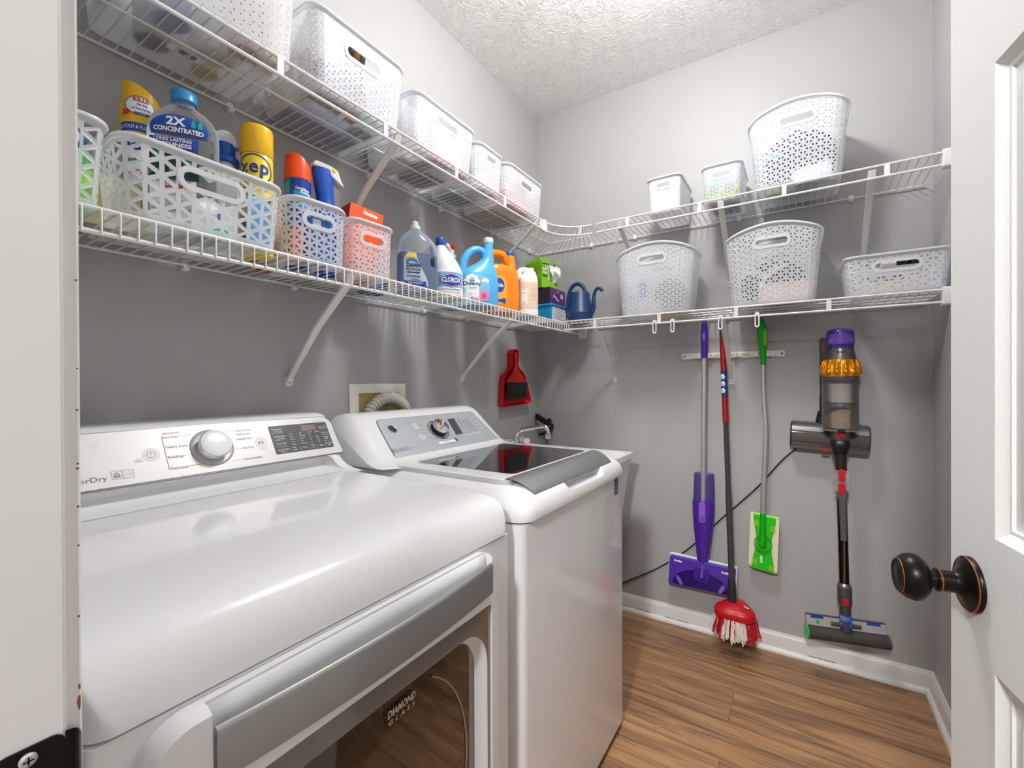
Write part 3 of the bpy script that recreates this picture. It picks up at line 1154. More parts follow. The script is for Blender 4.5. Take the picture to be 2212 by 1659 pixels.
# backsplash: undercut in the middle, full cheeks at both ends
mid = [(0.05, 0.9565), (0.05, 1.100), (0.054, 1.107), (0.064, 1.111), (0.118, 1.1105), (0.134, 1.108), (0.1435, 1.1025), (0.2075, 0.9985), (0.2065, 0.996), (0.190, 0.9925),
       (0.180, 0.986), (0.180, 0.978), (0.190, 0.970), (0.212, 0.9635), (0.250, 0.9585), (0.262, 0.9575), (0.25, 0.9565)]
chk = [(0.05, 0.9565), (0.05, 1.100), (0.054, 1.107), (0.064, 1.111), (0.118, 1.1105), (0.134, 1.108), (0.1435, 1.1025), (0.2075, 0.9985), (0.214, 0.988), (0.222, 0.979),
       (0.234, 0.971), (0.246, 0.966), (0.262, 0.962), (0.278, 0.9592), (0.290, 0.9578), (0.300, 0.9572), (0.30, 0.9565)]
rings = []
def ck(y, t):
    """cheek ring at y, t from 0 (full) to 1 (rounded off)"""
    top = 1.111 - 0.024 * t
    back = 0.0
    out = []
    for x, z in chk:
        sh = 0.024 * t if z > 1.0 else 0.024 * t * max(0, (z - 0.9575) / 0.0425)
        out.append((x - sh * 0.55, y, min(z, top) - (sh * 0.35 if z < top else 0)))
    return out
ends = [ck(Y1 - 0.001 - 0.030 * (1 - math.cos(a)), 1 - math.sin(a)) for a in [PI / 2 * k / 8 for k in range(9)]]
seq = [[(x, (Y0 + Y1) - y, z) for x, y, z in r] for r in ends] + [[(x, Y0 + 0.034, z) for x, z in chk], [(x, Y0 + 0.046, z) for x, z in mid],
      [(x, Y1 - 0.046, z) for x, z in mid], [(x, Y1 - 0.034, z) for x, z in chk]] + list(reversed(ends))
DP('backsplash', MB().loft(seq), M_white, smooth=38)
UV = lambda e: (lambda u, v: (0.2065 - 0.5145 * v + 0.857 * e, u, 1.0005 + 0.857 * v + 0.5145 * e))
pan = [(-2.150, -0.001), (-1.4955, -0.001)]
pan = [(-2.155, -0.002), (-1.497, -0.002), (-1.4945, 0.001)] + [(-1.4945 - 0.0005 * k, 0.001 + 0.006 * k) for k in range(1, 10)]
pan += [(-1.530 + 0.031 * math.cos(a), 0.083 + 0.0305 * math.sin(a)) for a in [PI / 2 * k / 8 for k in range(9)]]
pan += [(-2.150, 0.1135), (-2.155, 0.108)]
edge = [(u * 1.0 + (0.0022 if u > -1.8 else -0.0022), v + (0.0022 if v > 0.05 else -0.0028)) for u, v in pan]
panel_rim = MB().prism(edge, -0.003, 0.0012, lambda u, v, d: UV(d)(u, v))
DP('panel_border', panel_rim, mat('panel_border_grey', '#77797c', 0.3, metal=0.5))
pm = MB().prism(pan, -0.002, 0.0022, lambda u, v, d: UV(d)(u, v))
cp = DP('control_panel', pm, mat('pearl_silver_panel', '#dad8d6', 0.36, metal=0.15, noise=(3, 0.05)), smooth=0)
disp = MB().prism(rrect(-1.6815, -1.5165, 0.0170, 0.0965, 0.003), 0.0018, 0.0027, lambda u, v, d: UV(d)(u, v))
dsp = DP('display', disp, mat('dark_touch_display', '#55565a', 0.28, noise=(90, 0.2)), smooth=0)
DP('digit_window', MB().prism([(-1.594, 0.0745), (-1.553, 0.0745), (-1.553, 0.0905), (-1.594, 0.0905)], 0.0027, 0.0030, lambda u, v, d: UV(d)(u, v)), mat('amber_digit_window', '#8a7462', 0.4, noise=(500, 0.25)), smooth=0)
T = MB()
f = UV(0.0031)
for tx, u, v, h in (('Energy Saver', -1.660, 0.0845, 0.0036), ('+ Wrinkle Care', -1.660, 0.0785, 0.0026), ('Anti Bacterial', -1.660, 0.0640, 0.0036), ('+ Reduce Static', -1.660, 0.058, 0.0026), ('Drum Light', -1.660, 0.0435, 0.0036),
                    ('Custom PGM', -1.661, 0.0262, 0.0034), ('* PGM Save', -1.661, 0.0205, 0.0024), ('Dry', -1.630, 0.0290, 0.0036), ('Level', -1.630, 0.0220, 0.0036), ('Temp.', -1.601, 0.0255, 0.0036), ('Time', -1.577, 0.0290, 0.0036),
                    ('Dry', -1.577, 0.0225, 0.0036), ('Signal', -1.552, 0.0255, 0.0036), ('Damp Dry', -1.529, 0.0295, 0.0032), ('Signal', -1.529, 0.0240, 0.0030), ('More Time', -1.531, 0.0800, 0.0034),
                    ('Less Time', -1.531, 0.0620, 0.0034), ('Wrinkle', -1.531, 0.0480, 0.0032), ('Care', -1.531, 0.0430, 0.0032), ('Very', -1.628, 0.0680, 0.0028), ('More', -1.628, 0.0605, 0.0028),
                    ('Normal', -1.628, 0.053, 0.0028), ('Less', -1.628, 0.0455, 0.0028), ('Damp', -1.628, 0.038, 0.0028), ('High', -1.602, 0.068, 0.0028), ('Med. High', -1.598, 0.0605, 0.0028), ('Medium', -1.600, 0.053, 0.0028),
                    ('Low', -1.603, 0.0455, 0.0028), ('Ultra Low', -1.599, 0.038, 0.0028), ('60 min', -1.574, 0.068, 0.0028), ('50', -1.577, 0.0605, 0.0028), ('40', -1.577, 0.053, 0.0028), ('30', -1.577, 0.0455, 0.0028), ('20', -1.577, 0.038, 0.0028),
                    ('Remote', -1.553, 0.068, 0.0026), ('High', -1.556, 0.053, 0.0028), ('Low', -1.556, 0.0455, 0.0028), ('Off', -1.556, 0.038, 0.0028)):
    text_mb(T, tx, u, v, h, f, bold=0.01)
for u0, u1, v in ((-1.676, -1.646, 0.0755), (-1.676, -1.646, 0.0545), (-1.676, -1.646, 0.0365), (-1.542, -1.521, 0.075), (-1.542, -1.521, 0.0565), (-1.542, -1.521, 0.038)):
    flat(T, [(u0, v), (u1, v), (u1, v + 0.0005), (u0, v + 0.0005)], f)
for u in (-1.6445, -1.6145, -1.589, -1.5645, -1.541):
    flat(T, [(u, 0.021), (u + 0.0006, 0.021), (u + 0.0006, 0.029), (u, 0.029)], f)
DP('display_lettering', T, M_white_text, dsp, smooth=0)
T = MB()
f = UV(0.0026)
for tx, u, v, h, al in (('Normal', -1.906, 0.0888, 0.0060, 'l'), ('Heavy Duty', -1.906, 0.0655, 0.0060, 'l'), ('Bedding', -1.906, 0.0420, 0.0060, 'l'), ('Delicates', -1.906, 0.0160, 0.0060, 'l'),
                        ('Perm Press', -1.7250, 0.0895, 0.0050, 'r'), ('Speed Dry', -1.7265, 0.0675, 0.0058, 'r'), ('Air Dry', -1.7285, 0.0430, 0.0058, 'r'), ('Downloaded', -1.718, 0.0145, 0.0058, 'r'),
                        ('Smart', -1.956, 0.0465, 0.0026, 'c'), ('Diagnosis', -1.956, 0.0425, 0.0026, 'c'), ('Hold to Start', -1.708, 0.0365, 0.0022, 'c'), ('10 Year Warranty Motor', -1.539, 0.1005, 0.0020, 'c')):
    text_mb(T, tx, u, v, h, f, align=al)
text_mb(T, 'SensorDry', -2.0085, 0.0125, 0.0100, f, align='r', sx=1.1)
for u0, v0, u1, v1 in ((-1.909, 0.0165, -1.9085, 0.095), (-1.877, 0.093, -1.852, 0.093), (-1.868, 0.0685, -1.865, 0.0685), (-1.879, 0.045, -1.862, 0.045), (-1.878, 0.019, -1.846, 0.0195),
                       (-1.794, 0.0925, -1.755, 0.0925), (-1.775, 0.0705, -1.760, 0.0705), (-1.774, 0.0455, -1.757, 0.0455), (-1.786, 0.017, -1.765, 0.017)):
    dx = 0.0005 if abs(u1 - u0) < 0.002 else 0
    flat(T, [(u0, v0), (u1 + dx, v0), (u1 + dx, v1 + 0.0004), (u0, v1 + 0.0004)], f)
# power symbol, play and pause marks, certification marks
c = (-1.9335, 0.0555)
a0 = [math.radians(120 + 300 * k / 20) for k in range(21)]
T.add([f(c[0] + r * math.cos(a), c[1] + r * math.sin(a)) for r in (0.0066, 0.0074) for a in a0], [(k, k + 1, 22 + k, 21 + k) for k in range(20)])
flat(T, [(c[0] - 0.0004, c[1] + 0.001), (c[0] + 0.0004, c[1] + 0.001), (c[0] + 0.0004, c[1] + 0.0085), (c[0] - 0.0004, c[1] + 0.0085)], f)
c = (-1.7095, 0.0545)
flat(T, [(c[0] - 0.006, c[1] - 0.004), (c[0] - 0.0005, c[1]), (c[0] - 0.006, c[1] + 0.004)], f)
for o in (0.0012, 0.0042):
    flat(T, [(c[0] + o, c[1] - 0.004), (c[0] + o + 0.0014, c[1] - 0.004), (c[0] + o + 0.0014, c[1] + 0.004), (c[0] + o, c[1] + 0.004)], f)
for u in (-2.002, -1.984):
    ring_band(T, [(u, 0.0120), (u + 0.0165, 0.0120), (u + 0.0165, 0.0295), (u, 0.0295)], [(u + 0.0005, 0.0125), (u + 0.016, 0.0125), (u + 0.016, 0.029), (u + 0.0005, 0.029)], f)
u = -1.9938
ring_band(T, [(u - 0.005, 0.0155), (u + 0.005, 0.0155), (u + 0.005, 0.0215), (u, 0.0265), (u - 0.005, 0.0215)], [(u - 0.0035, 0.017), (u + 0.0035, 0.017), (u + 0.0035, 0.021), (u, 0.0245), (u - 0.0035, 0.021)], f)
ring_band(T, oval(u, 0.0192, 0.0022, 0.0022, 16), oval(u, 0.0192, 0.0012, 0.0012, 16), f)
ring_band(T, [(-1.982 + 0.012 * k / 12, 0.019 + 0.006 * math.sin(PI * k / 12)) for k in range(13)] + [(-1.970, 0.019)], [(-1.982 + 0.012 * k / 12, 0.0185 + 0.006 * math.sin(PI * k / 12)) for k in range(13)] + [(-1.970, 0.0185)], f)
DP('panel_lettering', T, M_gray_text, cp, smooth=0)
DP('red_lettering', text_mb(MB(), 'SENSOR DRY', -1.8895, 0.0985, 0.0040, f, width=0.034), M_red_text, cp, smooth=0)
DP('blue_lettering', text_mb(MB(), 'MANUAL DRY', -1.7445, 0.0800, 0.0040, f, width=0.034), M_blue_text, cp, smooth=0)
DP('embossed_lettering', text_mb(MB(), 'LG', -2.0215, 0.0810, 0.0105, f, bold=0.01), M_white_text, cp, smooth=0)
for c in ((-1.9335, 0.0555), (-1.7095, 0.0545)):
    DP('push_button', MB().prism(oval(c[0], c[1], 0.0155, 0.0155, 32), 0.002, 0.00245, lambda u, v, d: UV(d)(u, v)), mat('button_face', '#e9e8e6', 0.3), smooth=0)
KC = (-1.8185, 0.0565)
def pknob(prof, seg=40):
    m = MB()
    m.loft([[UV(e)(KC[0] + r * math.cos(2 * PI * k / seg), KC[1] + r * math.sin(2 * PI * k / seg)) for k in range(seg)] for r, e in prof])
    return m
dial = DP('dial_ring', pknob([(0.0440, 0.002), (0.0440, 0.0035), (0.0425, 0.0045), (0.0415, 0.004), (0.036, 0.0025)]), mat('satin_dial_ring', '#c4c4c6', 0.38, metal=0.4), smooth=30)
DP('dial_edge', pknob([(0.0446, 0.002), (0.0446, 0.0030), (0.0438, 0.0032), (0.0438, 0.002)]), M_dark, dial)
kb = DP('knob', pknob([(0.0300, 0.003), (0.0305, 0.020), (0.0318, 0.021), (0.0322, 0.0235), (0.0315, 0.0265), (0.0285, 0.0285), (0.02, 0.0295), (0.0, 0.030)]), mat('knob_white', '#f1f1f3', 0.22), smooth=40)
DP('knob_skirt', pknob([(0.0335, 0.0195), (0.0335, 0.0205), (0.0320, 0.0210), (0.0320, 0.0195)]), M_chrome, kb)

# door
dd = bpy.data.objects.new('door', None)
COL.objects.link(dd)
dd.parent = dr
YC = -1.860
yl, yr = -2.150, -1.572
XF = lambda y: 0.800 + 0.020 * (1 - ((y - YC) / 0.29) ** 2)
fm = MB()
# frame: side posts, bottom and the band under the handle, following the bowed front
def bow(y0, y1, z0, z1, x0, off=0.0, n=14, r=0.0):
    m = MB()
    rings = []
    for k in range(n + 1):
        y = y0 + (y1 - y0) * k / n
        x = XF(y) + off
        rings.append([(x0, y, z0), (x - r, y, z0), (x, y, z0 + r), (x, y, z1 - r), (x - r, y, z1), (x0, y, z1)])
    return m.loft(rings)
outline = rrect(yl, yr, 0.235, 0.866, 0.045, 8)
inner = rrect(yl + 0.052, yr - 0.030, 0.275, 0.7705, 0.012, 8)
nO = len(outline)
bk = 0.772
front_o = [(XF(y) - 0.010, y, z) for y, z in outline]
mid_o = [(XF(y + (YC - y) * 0.02), y + (YC - y) * 0.022, z + (0.55 - z) * 0.018) for y, z in outline]
inn_f = [(XF(y), y, z) for y, z in inner]
inn_b = [(XF(y) - 0.012, y, z) for y, z in inner]
fm.loft([[(bk, y, z) for y, z in outline], front_o, mid_o, inn_f, inn_b], False, False)
frame = DP('door_frame', fm, M_white, dd, smooth=40)
# grip pocket behind the silver strip, carved into the frame's top
cm = MB().loft([[(0.787, y, 0.795), (0.87, y, 0.795), (0.87, y, 0.90 if False else 0.875), (0.787 + 0.001, y, 0.875)] for y in (yl + 0.058, yr - 0.030)])
pocket = MB()
pk = []
pk2 = [(0.7885, 0.8625), (0.7895, 0.84), (0.792, 0.82), (0.797, 0.805), (0.806, 0.797), (0.815, 0.794)]
DP('grip_pocket', MB().loft([[(x if i < 3 else min(x, XF(y) - 0.004), y, z) for i, (x, z) in enumerate(pk2)] for y in [yl + 0.06 + (yr - yl - 0.092) * k / 16 for k in range(17)]], False, False, closed=False),
   mat('pocket_white', '#eceef0', 0.25), dd, smooth=60, solid=0.002)
rebase(cm, dloc)
cut(frame, cm)
# silver strip across the top of the door
st = MB()
rings = []
for k in range(25):
    y = yl + 0.060 + (yr - yl - 0.092) * k / 24
    x = XF(y) + 0.0035
    rings.append([(x - 0.0065, y, 0.793), (x, y, 0.7915), (x + 0.0005, y, 0.842), (x - 0.001, y, 0.8455), (x - 0.004, y, 0.8475), (x - 0.007, y, 0.8465), (x - 0.0075, y, 0.840)])
hs = DP('handle_strip', st.loft(rings), mat('silver_handle', '#a3a2a0', 0.33, metal=0.75), dd, smooth=40)
# smoked outer pane, pale inner ring and dark drum window behind it
iw = rrect(yl + 0.052, yr - 0.030, 0.275, 0.7705, 0.012, 8)
ro, ri = rrect(-2.078, -1.614, 0.295, 0.742, 0.085, 8), rrect(-2.060, -1.630, 0.312, 0.727, 0.074, 8)
gl = MB()
ring_band(gl, iw, ro, lambda u, v: (XF(u) - 0.0045, u, v))
DP('outer_pane', gl, mat('smoked_pane', '#7a7168', 0.12, spec=0.6, metal=0.15, coat=0.5), dd, smooth=60)
rf = lambda e: (lambda u, v: (XF(u) + e, u, v))
DP('window_ring', MB().loft([[rf(-0.0045)(*q) for q in ro], [rf(-0.010)(*q) for q in ro], [rf(-0.026)(*q) for q in ri]], False, False), mat('ring_white', '#dfe1e0', 0.3), dd, smooth=40)
wb = MB()
flat(wb, ri, lambda u, v: (XF(u) - 0.0258, u, v))
DP('drum_window', wb, mat('dark_drum_window', '#2a211a', 0.05, spec=1.0, coat=1.0, metal=0.25), dd, smooth=60)
bowl = []
for k in range(31):
    a = math.radians(-62 + 124 * k / 30)
    bowl.append((XF(-1.845 + 0.185 * math.cos(a)) - 0.0245, -1.845 + 0.185 * math.cos(a) - 0.0, 0.52 + 0.215 * math.sin(a)))
DP('bowl_edge', MB().tube(bowl, 0.0016, 6), mat('bowl_edge', '#8d7f70', 0.3), dd, smooth=60)
T = MB()
f = lambda u, v: (XF(u) - 0.0248, u, v)
text_mb(T, 'DIAMOND', -1.826, 0.7000, 0.0105, f, bold=0.03, shear=0.2, width=0.058)
text_mb(T, 'GLASS', -1.826, 0.6890, 0.0068, f, bold=0.02, shear=0.2, width=0.054, space=1.7)
DP('glass_lettering', T, mat('glass_print', '#b9b2a8', 0.5), dd, smooth=0)

# ---------------------------------------------------------------- washer
wloc = (0.42, -1.121, 0.0)
wa = thing('washing_machine', 'white top-loading washer with dark glass lid, between dryer and sink', 'washing machine', wloc)
WP = lambda n, mb, m, par=None, **k: obj(n, rebase(mb, wloc), m, par or wa, **k)
A0, A1 = -1.462, -0.784
WP('cabinet', MB().loft([rplate(0.075, 0.787, A0 + 0.002, A1 - 0.002, 0.02, z, fr=0.022) for z in (0.028, 0.034, 0.874)]), M_white, smooth=30)
for (x, y) in ((0.13, A0 + 0.06), (0.13, A1 - 0.06), (0.735, A0 + 0.05), (0.738, A1 - 0.03)):
    WP('foot', MB().lathe([(0.02, 0), (0.024, 0.002), (0.024, 0.012), (0.008, 0.014), (0.008, 0.03)], 14, (x, y, 0)), M_black)
deck = MB().loft([rplate(0.07, 0.797, A0, A1, 0.02, z, i, fr=0.045) for z, i in ((0.8775, 0.006), (0.879, 0.001), (0.885, 0.0), (0.900, 0.002), (0.913, 0.007), (0.924, 0.015), (0.934, 0.027), (0.943, 0.042), (0.950, 0.060), (0.9540, 0.080), (0.9545, 0.095))])
dk = WP('top_deck', deck, M_white, smooth=40)
sc = MB().prism(rrect(-1.232, -0.975, 0.906, 0.99, 0.022, 6), 0.748, 0.83, lambda u, v, d: (d, u, v))
rebase(sc, wloc)
cut(dk, sc)
# console
def con(y, k):
    """console section at y, k 0..1 shrinks towards the rounded ends"""
    p = [(0.06, 0.9535), (0.06, 1.075), (0.065, 1.090), (0.080, 1.0985), (0.110, 1.1005), (0.140, 1.0985), (0.160, 1.092), (0.175, 1.0815), (0.195, 1.0635), (0.225, 1.0355), (0.26, 1.003), (0.29, 0.976), (0.312, 0.9635), (0.335, 0.957), (0.36, 0.9545), (0.36, 0.9535)]
    out = []
    for x, z in p:
        h = z - 0.9535
        out.append((0.06 + (x - 0.06) * (1 - 0.10 * k), y, 0.9535 + h * (1 - 0.42 * k ** 1.6)))
    return out
rings = []
W2 = 0.339
for i in range(41):
    q = -1 + 2 * i / 40
    q = math.copysign(1 - (1 - abs(q)) ** 1.7, q) if abs(q) > 0 else 0
    k = max(0.0, (abs(q) - 0.80) / 0.20)
    y = -1.121 + W2 * q
    bowx = 0.0
    rings.append(con(y, k * k))
WP('console', MB().loft(rings), M_white, smooth=60)
WU = lambda e: (lambda u, v: (0.300 - 0.7341 * v + 0.679 * e, u, 0.965 + 0.679 * v + 0.7341 * e))
wp = [(-1.3765, 0.0015)] + [(-1.3765 + 0.022 * (k / 8) ** 0.9, 0.0015 + 0.155 * k / 8) for k in range(1, 9)]
wp = [(-1.3765, 0.0)] + [(-1.3755 + 0.020 * t ** 1.2, 0.155 * t) for t in (0.15, 0.3, 0.5, 0.7, 0.85)] + [(-1.3545, 0.152), (-1.349, 0.160), (-1.341, 0.1635), (-0.878, 0.1635), (-0.869, 0.159), (-0.864, 0.150)]
wp += [(-0.8385 - 0.0255 * t ** 1.2, 0.150 * t) for t in (0.85, 0.7, 0.5, 0.3, 0.15)] + [(-0.838, 0.0)]
wpo = [(u + (0.002 if u > -1.1 else -0.002), v + (0.002 if v > 0.1 else -0.001)) for u, v in wp]
WP('panel_border', MB().prism(wpo, -0.03, 0.0022, lambda u, v, d: WU(d)(u, v)), M_gray_text, smooth=0)
wpan = WP('control_panel', MB().prism(wp, -0.028, 0.0034, lambda u, v, d: WU(d)(u, v)), mat('blue_silver_panel', '#bfc4c8', 0.38, metal=0.35, noise=(4, 0.04)), smooth=0)
dsp = MB()
flat(dsp, [(-1.0565, 0.057), (-1.016, 0.0585), (-1.001, 0.1365), (-1.0387, 0.1355)], WU(0.0040))
WP('display', dsp, mat('washer_display', '#4b4d52', 0.15), wpan, smooth=0)
lt = MB()
flat(lt, [(-1.010, 0.0585), (-0.925, 0.0605), (-0.920, 0.131), (-0.998, 0.1365)], WU(0.0038))
WP('option_field', lt, mat('option_field', '#a9adaf', 0.4), wpan, smooth=0)
T = MB()
f = WU(0.0043)
for u0 in (-0.992, -0.968, -0.945):
    flat(T, [(u0, 0.083), (u0 + 0.0016, 0.083), (u0 + 0.0056, 0.121), (u0 + 0.004, 0.121)], f)
for r, vv in enumerate((0.118, 0.105, 0.092, 0.079)):
    for cidx, (a, b, c2) in enumerate((('Heavy', 'Hot', 'Max'), ('Normal', 'Warm', 'More'), ('Light', 'Cool', 'Normal'), ('Extra', 'Cold', 'No Spin'))[r:r + 1]):
        for uu, tx in zip((-0.983, -0.957, -0.934), (a, b, c2)):
            text_mb(T, tx, uu, vv, 0.003, f)
for uu, vv, tx in ((-0.985, 0.067, 'Soil'), (-0.961, 0.067, 'Temp'), (-0.938, 0.067, 'Spin'), (-1.0, 0.041, 'Water'), (-0.973, 0.041, 'Rinse'), (-0.948, 0.042, 'Soak'), (-0.922, 0.043, 'Sound'), (-0.890, 0.12, 'Lock'), (-0.894, 0.100, 'Delay'), (-0.897, 0.080, 'Sound'),
                   (-0.900, 0.060, 'Auto'), (-1.229, 0.137, 'Power'), (-1.225, 0.091, 'Start'), (-1.208, 0.0465, 'Pause'), (-1.203, 0.0415, 'Hold 3 Sec'), (-1.178, 0.148, 'Whites'), (-1.150, 0.153, 'Colors'), (-1.197, 0.120, 'Towels / Sheets'), (-1.203, 0.1, 'Bulky Items'),
                   (-1.20, 0.08, 'Hand Wash'), (-1.183, 0.0625, 'Rinse'), (-1.162, 0.0525, 'Delicates'), (-1.128, 0.05, 'Casuals'), (-1.090, 0.056, 'Drain & Spin'), (-1.073, 0.073, 'Speed Wash'), (-1.066, 0.092, 'Normal'), (-1.061, 0.110, 'Jeans')):
    text_mb(T, tx, uu, vv, 0.0034, f)
WP('panel_lettering', T, M_gray_text, wpan, smooth=0)
b = MB()
for u, v in ((-1.2125, 0.1195), (-1.2175, 0.0710)):
    ring_band(b, rrect(u - 0.013, u + 0.013, v - 0.013, v + 0.013, 0.010, 5), rrect(u - 0.0125, u + 0.0125, v - 0.0125, v + 0.0125, 0.0096, 5), f)
    flat(b, rrect(u - 0.0125, u + 0.0125, v - 0.0125, v + 0.0125, 0.0096, 5), WU(0.0039))
for u, v in ((-1.0, 0.047), (-0.973, 0.047), (-0.948, 0.048), (-0.922, 0.049), (-0.880, 0.128), (-0.884, 0.108), (-0.887, 0.088), (-0.890, 0.068)):
    flat(b, rrect(u - 0.008, u + 0.008, v - 0.002, v + 0.006, 0.003, 3), WU(0.0039))
WP('push_buttons', b, mat('pale_buttons', '#cdd3d6', 0.35), wpan, smooth=0)
ic = MB()
flat(ic, [(-1.371, 0.0275), (-1.351, 0.0275), (-1.351, 0.0415), (-1.371, 0.0415)], f)
for u in (-1.3366, -1.3154):
    ring_band(ic, oval(u, 0.0345, 0.009, 0.0082, 20), oval(u, 0.0345, 0.0072, 0.0065, 20), f)
    flat(ic, rrect(u - 0.0045, u + 0.0045, 0.0325, 0.0365, 0.001, 2), f)
text_mb(ic, 'EnergyStar', -1.288, 0.0320, 0.0045, f)
WP('printed_marks', ic, mat('pale_grey_print', '#9da3a8', 0.5), wpan, smooth=0)
s = MB()
flat(s, rrect(-1.166, -1.081, 0.0285, 0.0385, 0.001, 2), WU(0.0042))
WP('sticker', s, M_white_text, wpan, smooth=0)
flat(s2 := MB(), oval(-1.073, 0.0370, 0.0085, 0.0085, 20), WU(0.0044))
WP('blue_dot', s2, mat('blue_sticker', '#1b7fb4', 0.4), wpan, smooth=0)
WP('sticker_lettering', text_mb(text_mb(MB(), 'Stain Removal Guide', -1.120, 0.0325, 0.003, WU(0.0046)), 'Powered by cold water', -1.113, 0.0235, 0.0028, WU(0.0046)), M_blue_text, wpan, smooth=0)
def wdisc(c, prof, seg=32):
    return MB().loft([[WU(e)(c[0] + r * math.cos(2 * PI * k / seg), c[1] + r * math.sin(2 * PI * k / seg)) for k in range(seg)] for r, e in prof])
lc = (-1.317, 0.1185)
lg = WP('badge', wdisc(lc, [(0.0165, 0.003), (0.0165, 0.0052), (0.0150, 0.0062), (0.0138, 0.0055), (0.0, 0.0055)]), M_chrome, smooth=40)
WP('badge_face', wdisc(lc, [(0.0137, 0.0056), (0.0, 0.0058)]), M_black, lg, smooth=0)
T = MB()
text_mb(T, 'GE', lc[0], lc[1] - 0.0055, 0.011, WU(0.0063), bold=0.02, shear=0.15, width=0.0165)
ring_band(T, oval(lc[0], lc[1], 0.0134, 0.0134), oval(lc[0], lc[1], 0.0122, 0.0122), WU(0.0062))
for k in range(4):
    a = PI / 4 + k * PI / 2
    flat(T, oval(lc[0] + 0.0098 * math.cos(a), lc[1] + 0.0098 * math.sin(a), 0.002, 0.001, 10), WU(0.0062))
WP('badge_lettering', T, M_chrome, lg, smooth=0)
kc = (-1.1245, 0.0915)
WP('dial_ring', wdisc(kc, [(0.0425, 0.003), (0.0425, 0.0045), (0.0400, 0.0048), (0.0400, 0.003)], 40), M_dark, smooth=30)
k1 = WP('knob', wdisc(kc, [(0.031, 0.003), (0.0325, 0.006), (0.0325, 0.016), (0.0315, 0.018), (0.0300, 0.018)], 40), mat('dark_knob_skirt', '#38393b', 0.2, metal=0.7), smooth=30)
WP('knob_cap', wdisc(kc, [(0.0302, 0.017), (0.0302, 0.027), (0.0290, 0.0295), (0.025, 0.0305), (0.0, 0.0305)], 40), M_chrome, k1, smooth=30)
kg = MB().prism(rrect(kc[0] - 0.024, kc[0] + 0.024, kc[1] - 0.006, kc[1] + 0.006, 0.005, 4), 0.030, 0.0365,
                lambda u, v, d: WU(d)(kc[0] + (u - kc[0]) * 0.77 - (v - kc[1]) * 0.64, kc[1] + (u - kc[0]) * 0.64 + (v - kc[1]) * 0.77))
WP('knob_grip', kg, M_chrome, k1, smooth=0, bevel=0.0015)
# lid
lid = MB().loft([rplate(0.320, 0.715, -1.408, -0.842, 0.02, z, i) for z, i in ((0.9440, 0.0), (0.9585, 0.0), (0.9600, 0.002), (0.9605, 0.008))])
ld = WP('lid', lid, M_white, smooth=30)
g = rrect(0.347, 0.690, -1.345, -0.880, 0.018, 5)
gl = MB().prism(g, 0.9596, 0.9612, lambda u, v, d: (u, v, d))
WP('lid_glass', gl, mat('black_lid_glass', '#232424', 0.05, spec=0.9, coat=1.0), ld, smooth=0)
tr = MB()
rings = []
for x, z in ((0.703, 0.9608), (0.706, 0.9630), (0.724, 0.9612), (0.740, 0.9562), (0.755, 0.9488), (0.767, 0.9410), (0.774, 0.9352), (0.777, 0.9310), (0.774, 0.9290), (0.76, 0.936), (0.72, 0.952)):
    t = min(1, max(0, (x - 0.70) / 0.08))
    e = 0.018 * t ** 2
    rings.append([(x, -1.405 + e + (0.541 - 2 * e) * k / 24, z) for k in range(25)])
WP('lid_handle', MB().loft(rings, False, False, closed=False), mat('brushed_lid_trim', '#aeb0b1', 0.34, metal=0.8, bump=(260, 0.12)), ld, smooth=50)
WP('lid_lip', MB().loft([[(x, -1.402 + 0.535 * k / 8, z) for k in range(9)] for x, z in ((0.700, 0.957), (0.750, 0.9445), (0.774, 0.9275), (0.771, 0.9255), (0.74, 0.941), (0.70, 0.953))], False, False, closed=False), M_white, ld, smooth=50)
stk = MB().prism(rrect(-0.8775, -0.8435, 0.819, 0.874, 0.003, 3), 0.787, 0.7878, lambda u, v, d: (d, u, v))
sk = WP('rating_sticker', stk, mat('dark_blue_sticker', '#3a3f55', 0.35), smooth=0)
T = MB()
ff = lambda u, v: (0.7880, u, v)
text_mb(T, 'COOL', -0.860, 0.855, 0.006, ff, rot=PI / 2, width=0.03)
ring_band(T, oval(-0.860, 0.846, 0.008, 0.009, 20), oval(-0.860, 0.846, 0.005, 0.006, 20), ff)
for z in (0.824, 0.829, 0.834):
    flat(T, [(-0.873, z), (-0.848, z), (-0.848, z + 0.0018), (-0.873, z + 0.0018)], ff)
WP('sticker_lettering', T, mat('pale_blue_print', '#9aa0b8', 0.5), sk, smooth=0)
# ================================================================ products on the lower left shelf
zs = ZL + 0.0025
P_ = lambda n, mb, m, par, **k: obj(n, mb, m, par, **k)


def can(loc, r, h, label, body_col, rz=0.0):
    pass


def lat(n, prof, m, par, seg=32, smooth=40, c=(0, 0, 0), axis='z'):
    return obj(n, MB().lathe(prof, seg, c, axis), m, par, smooth=smooth)


M_yel = mat('yellow_can', '#f3bd18', 0.28)
M_blue = mat('royal_blue_plastic', '#1b4fb0', 0.3)
M_navy = mat('navy_plastic', '#1d2f63', 0.3)
M_cyan = mat('sky_blue_plastic', '#2f96d8', 0.3)
M_orange = mat('orange_plastic', '#f58a12', 0.3)
M_red = mat('red_plastic', '#c3121c', 0.33)
M_green = mat('leaf_green', '#63b81d', 0.45)
M_lime = mat('lime_green', '#9fd43c', 0.45)
M_white_lbl = mat('white_label', '#f3f4f4', 0.4)
M_teal = mat('teal_print', '#1aa7a0', 0.4)
M_yel_lbl = mat('yellow_label', '#f5d01e', 0.4)

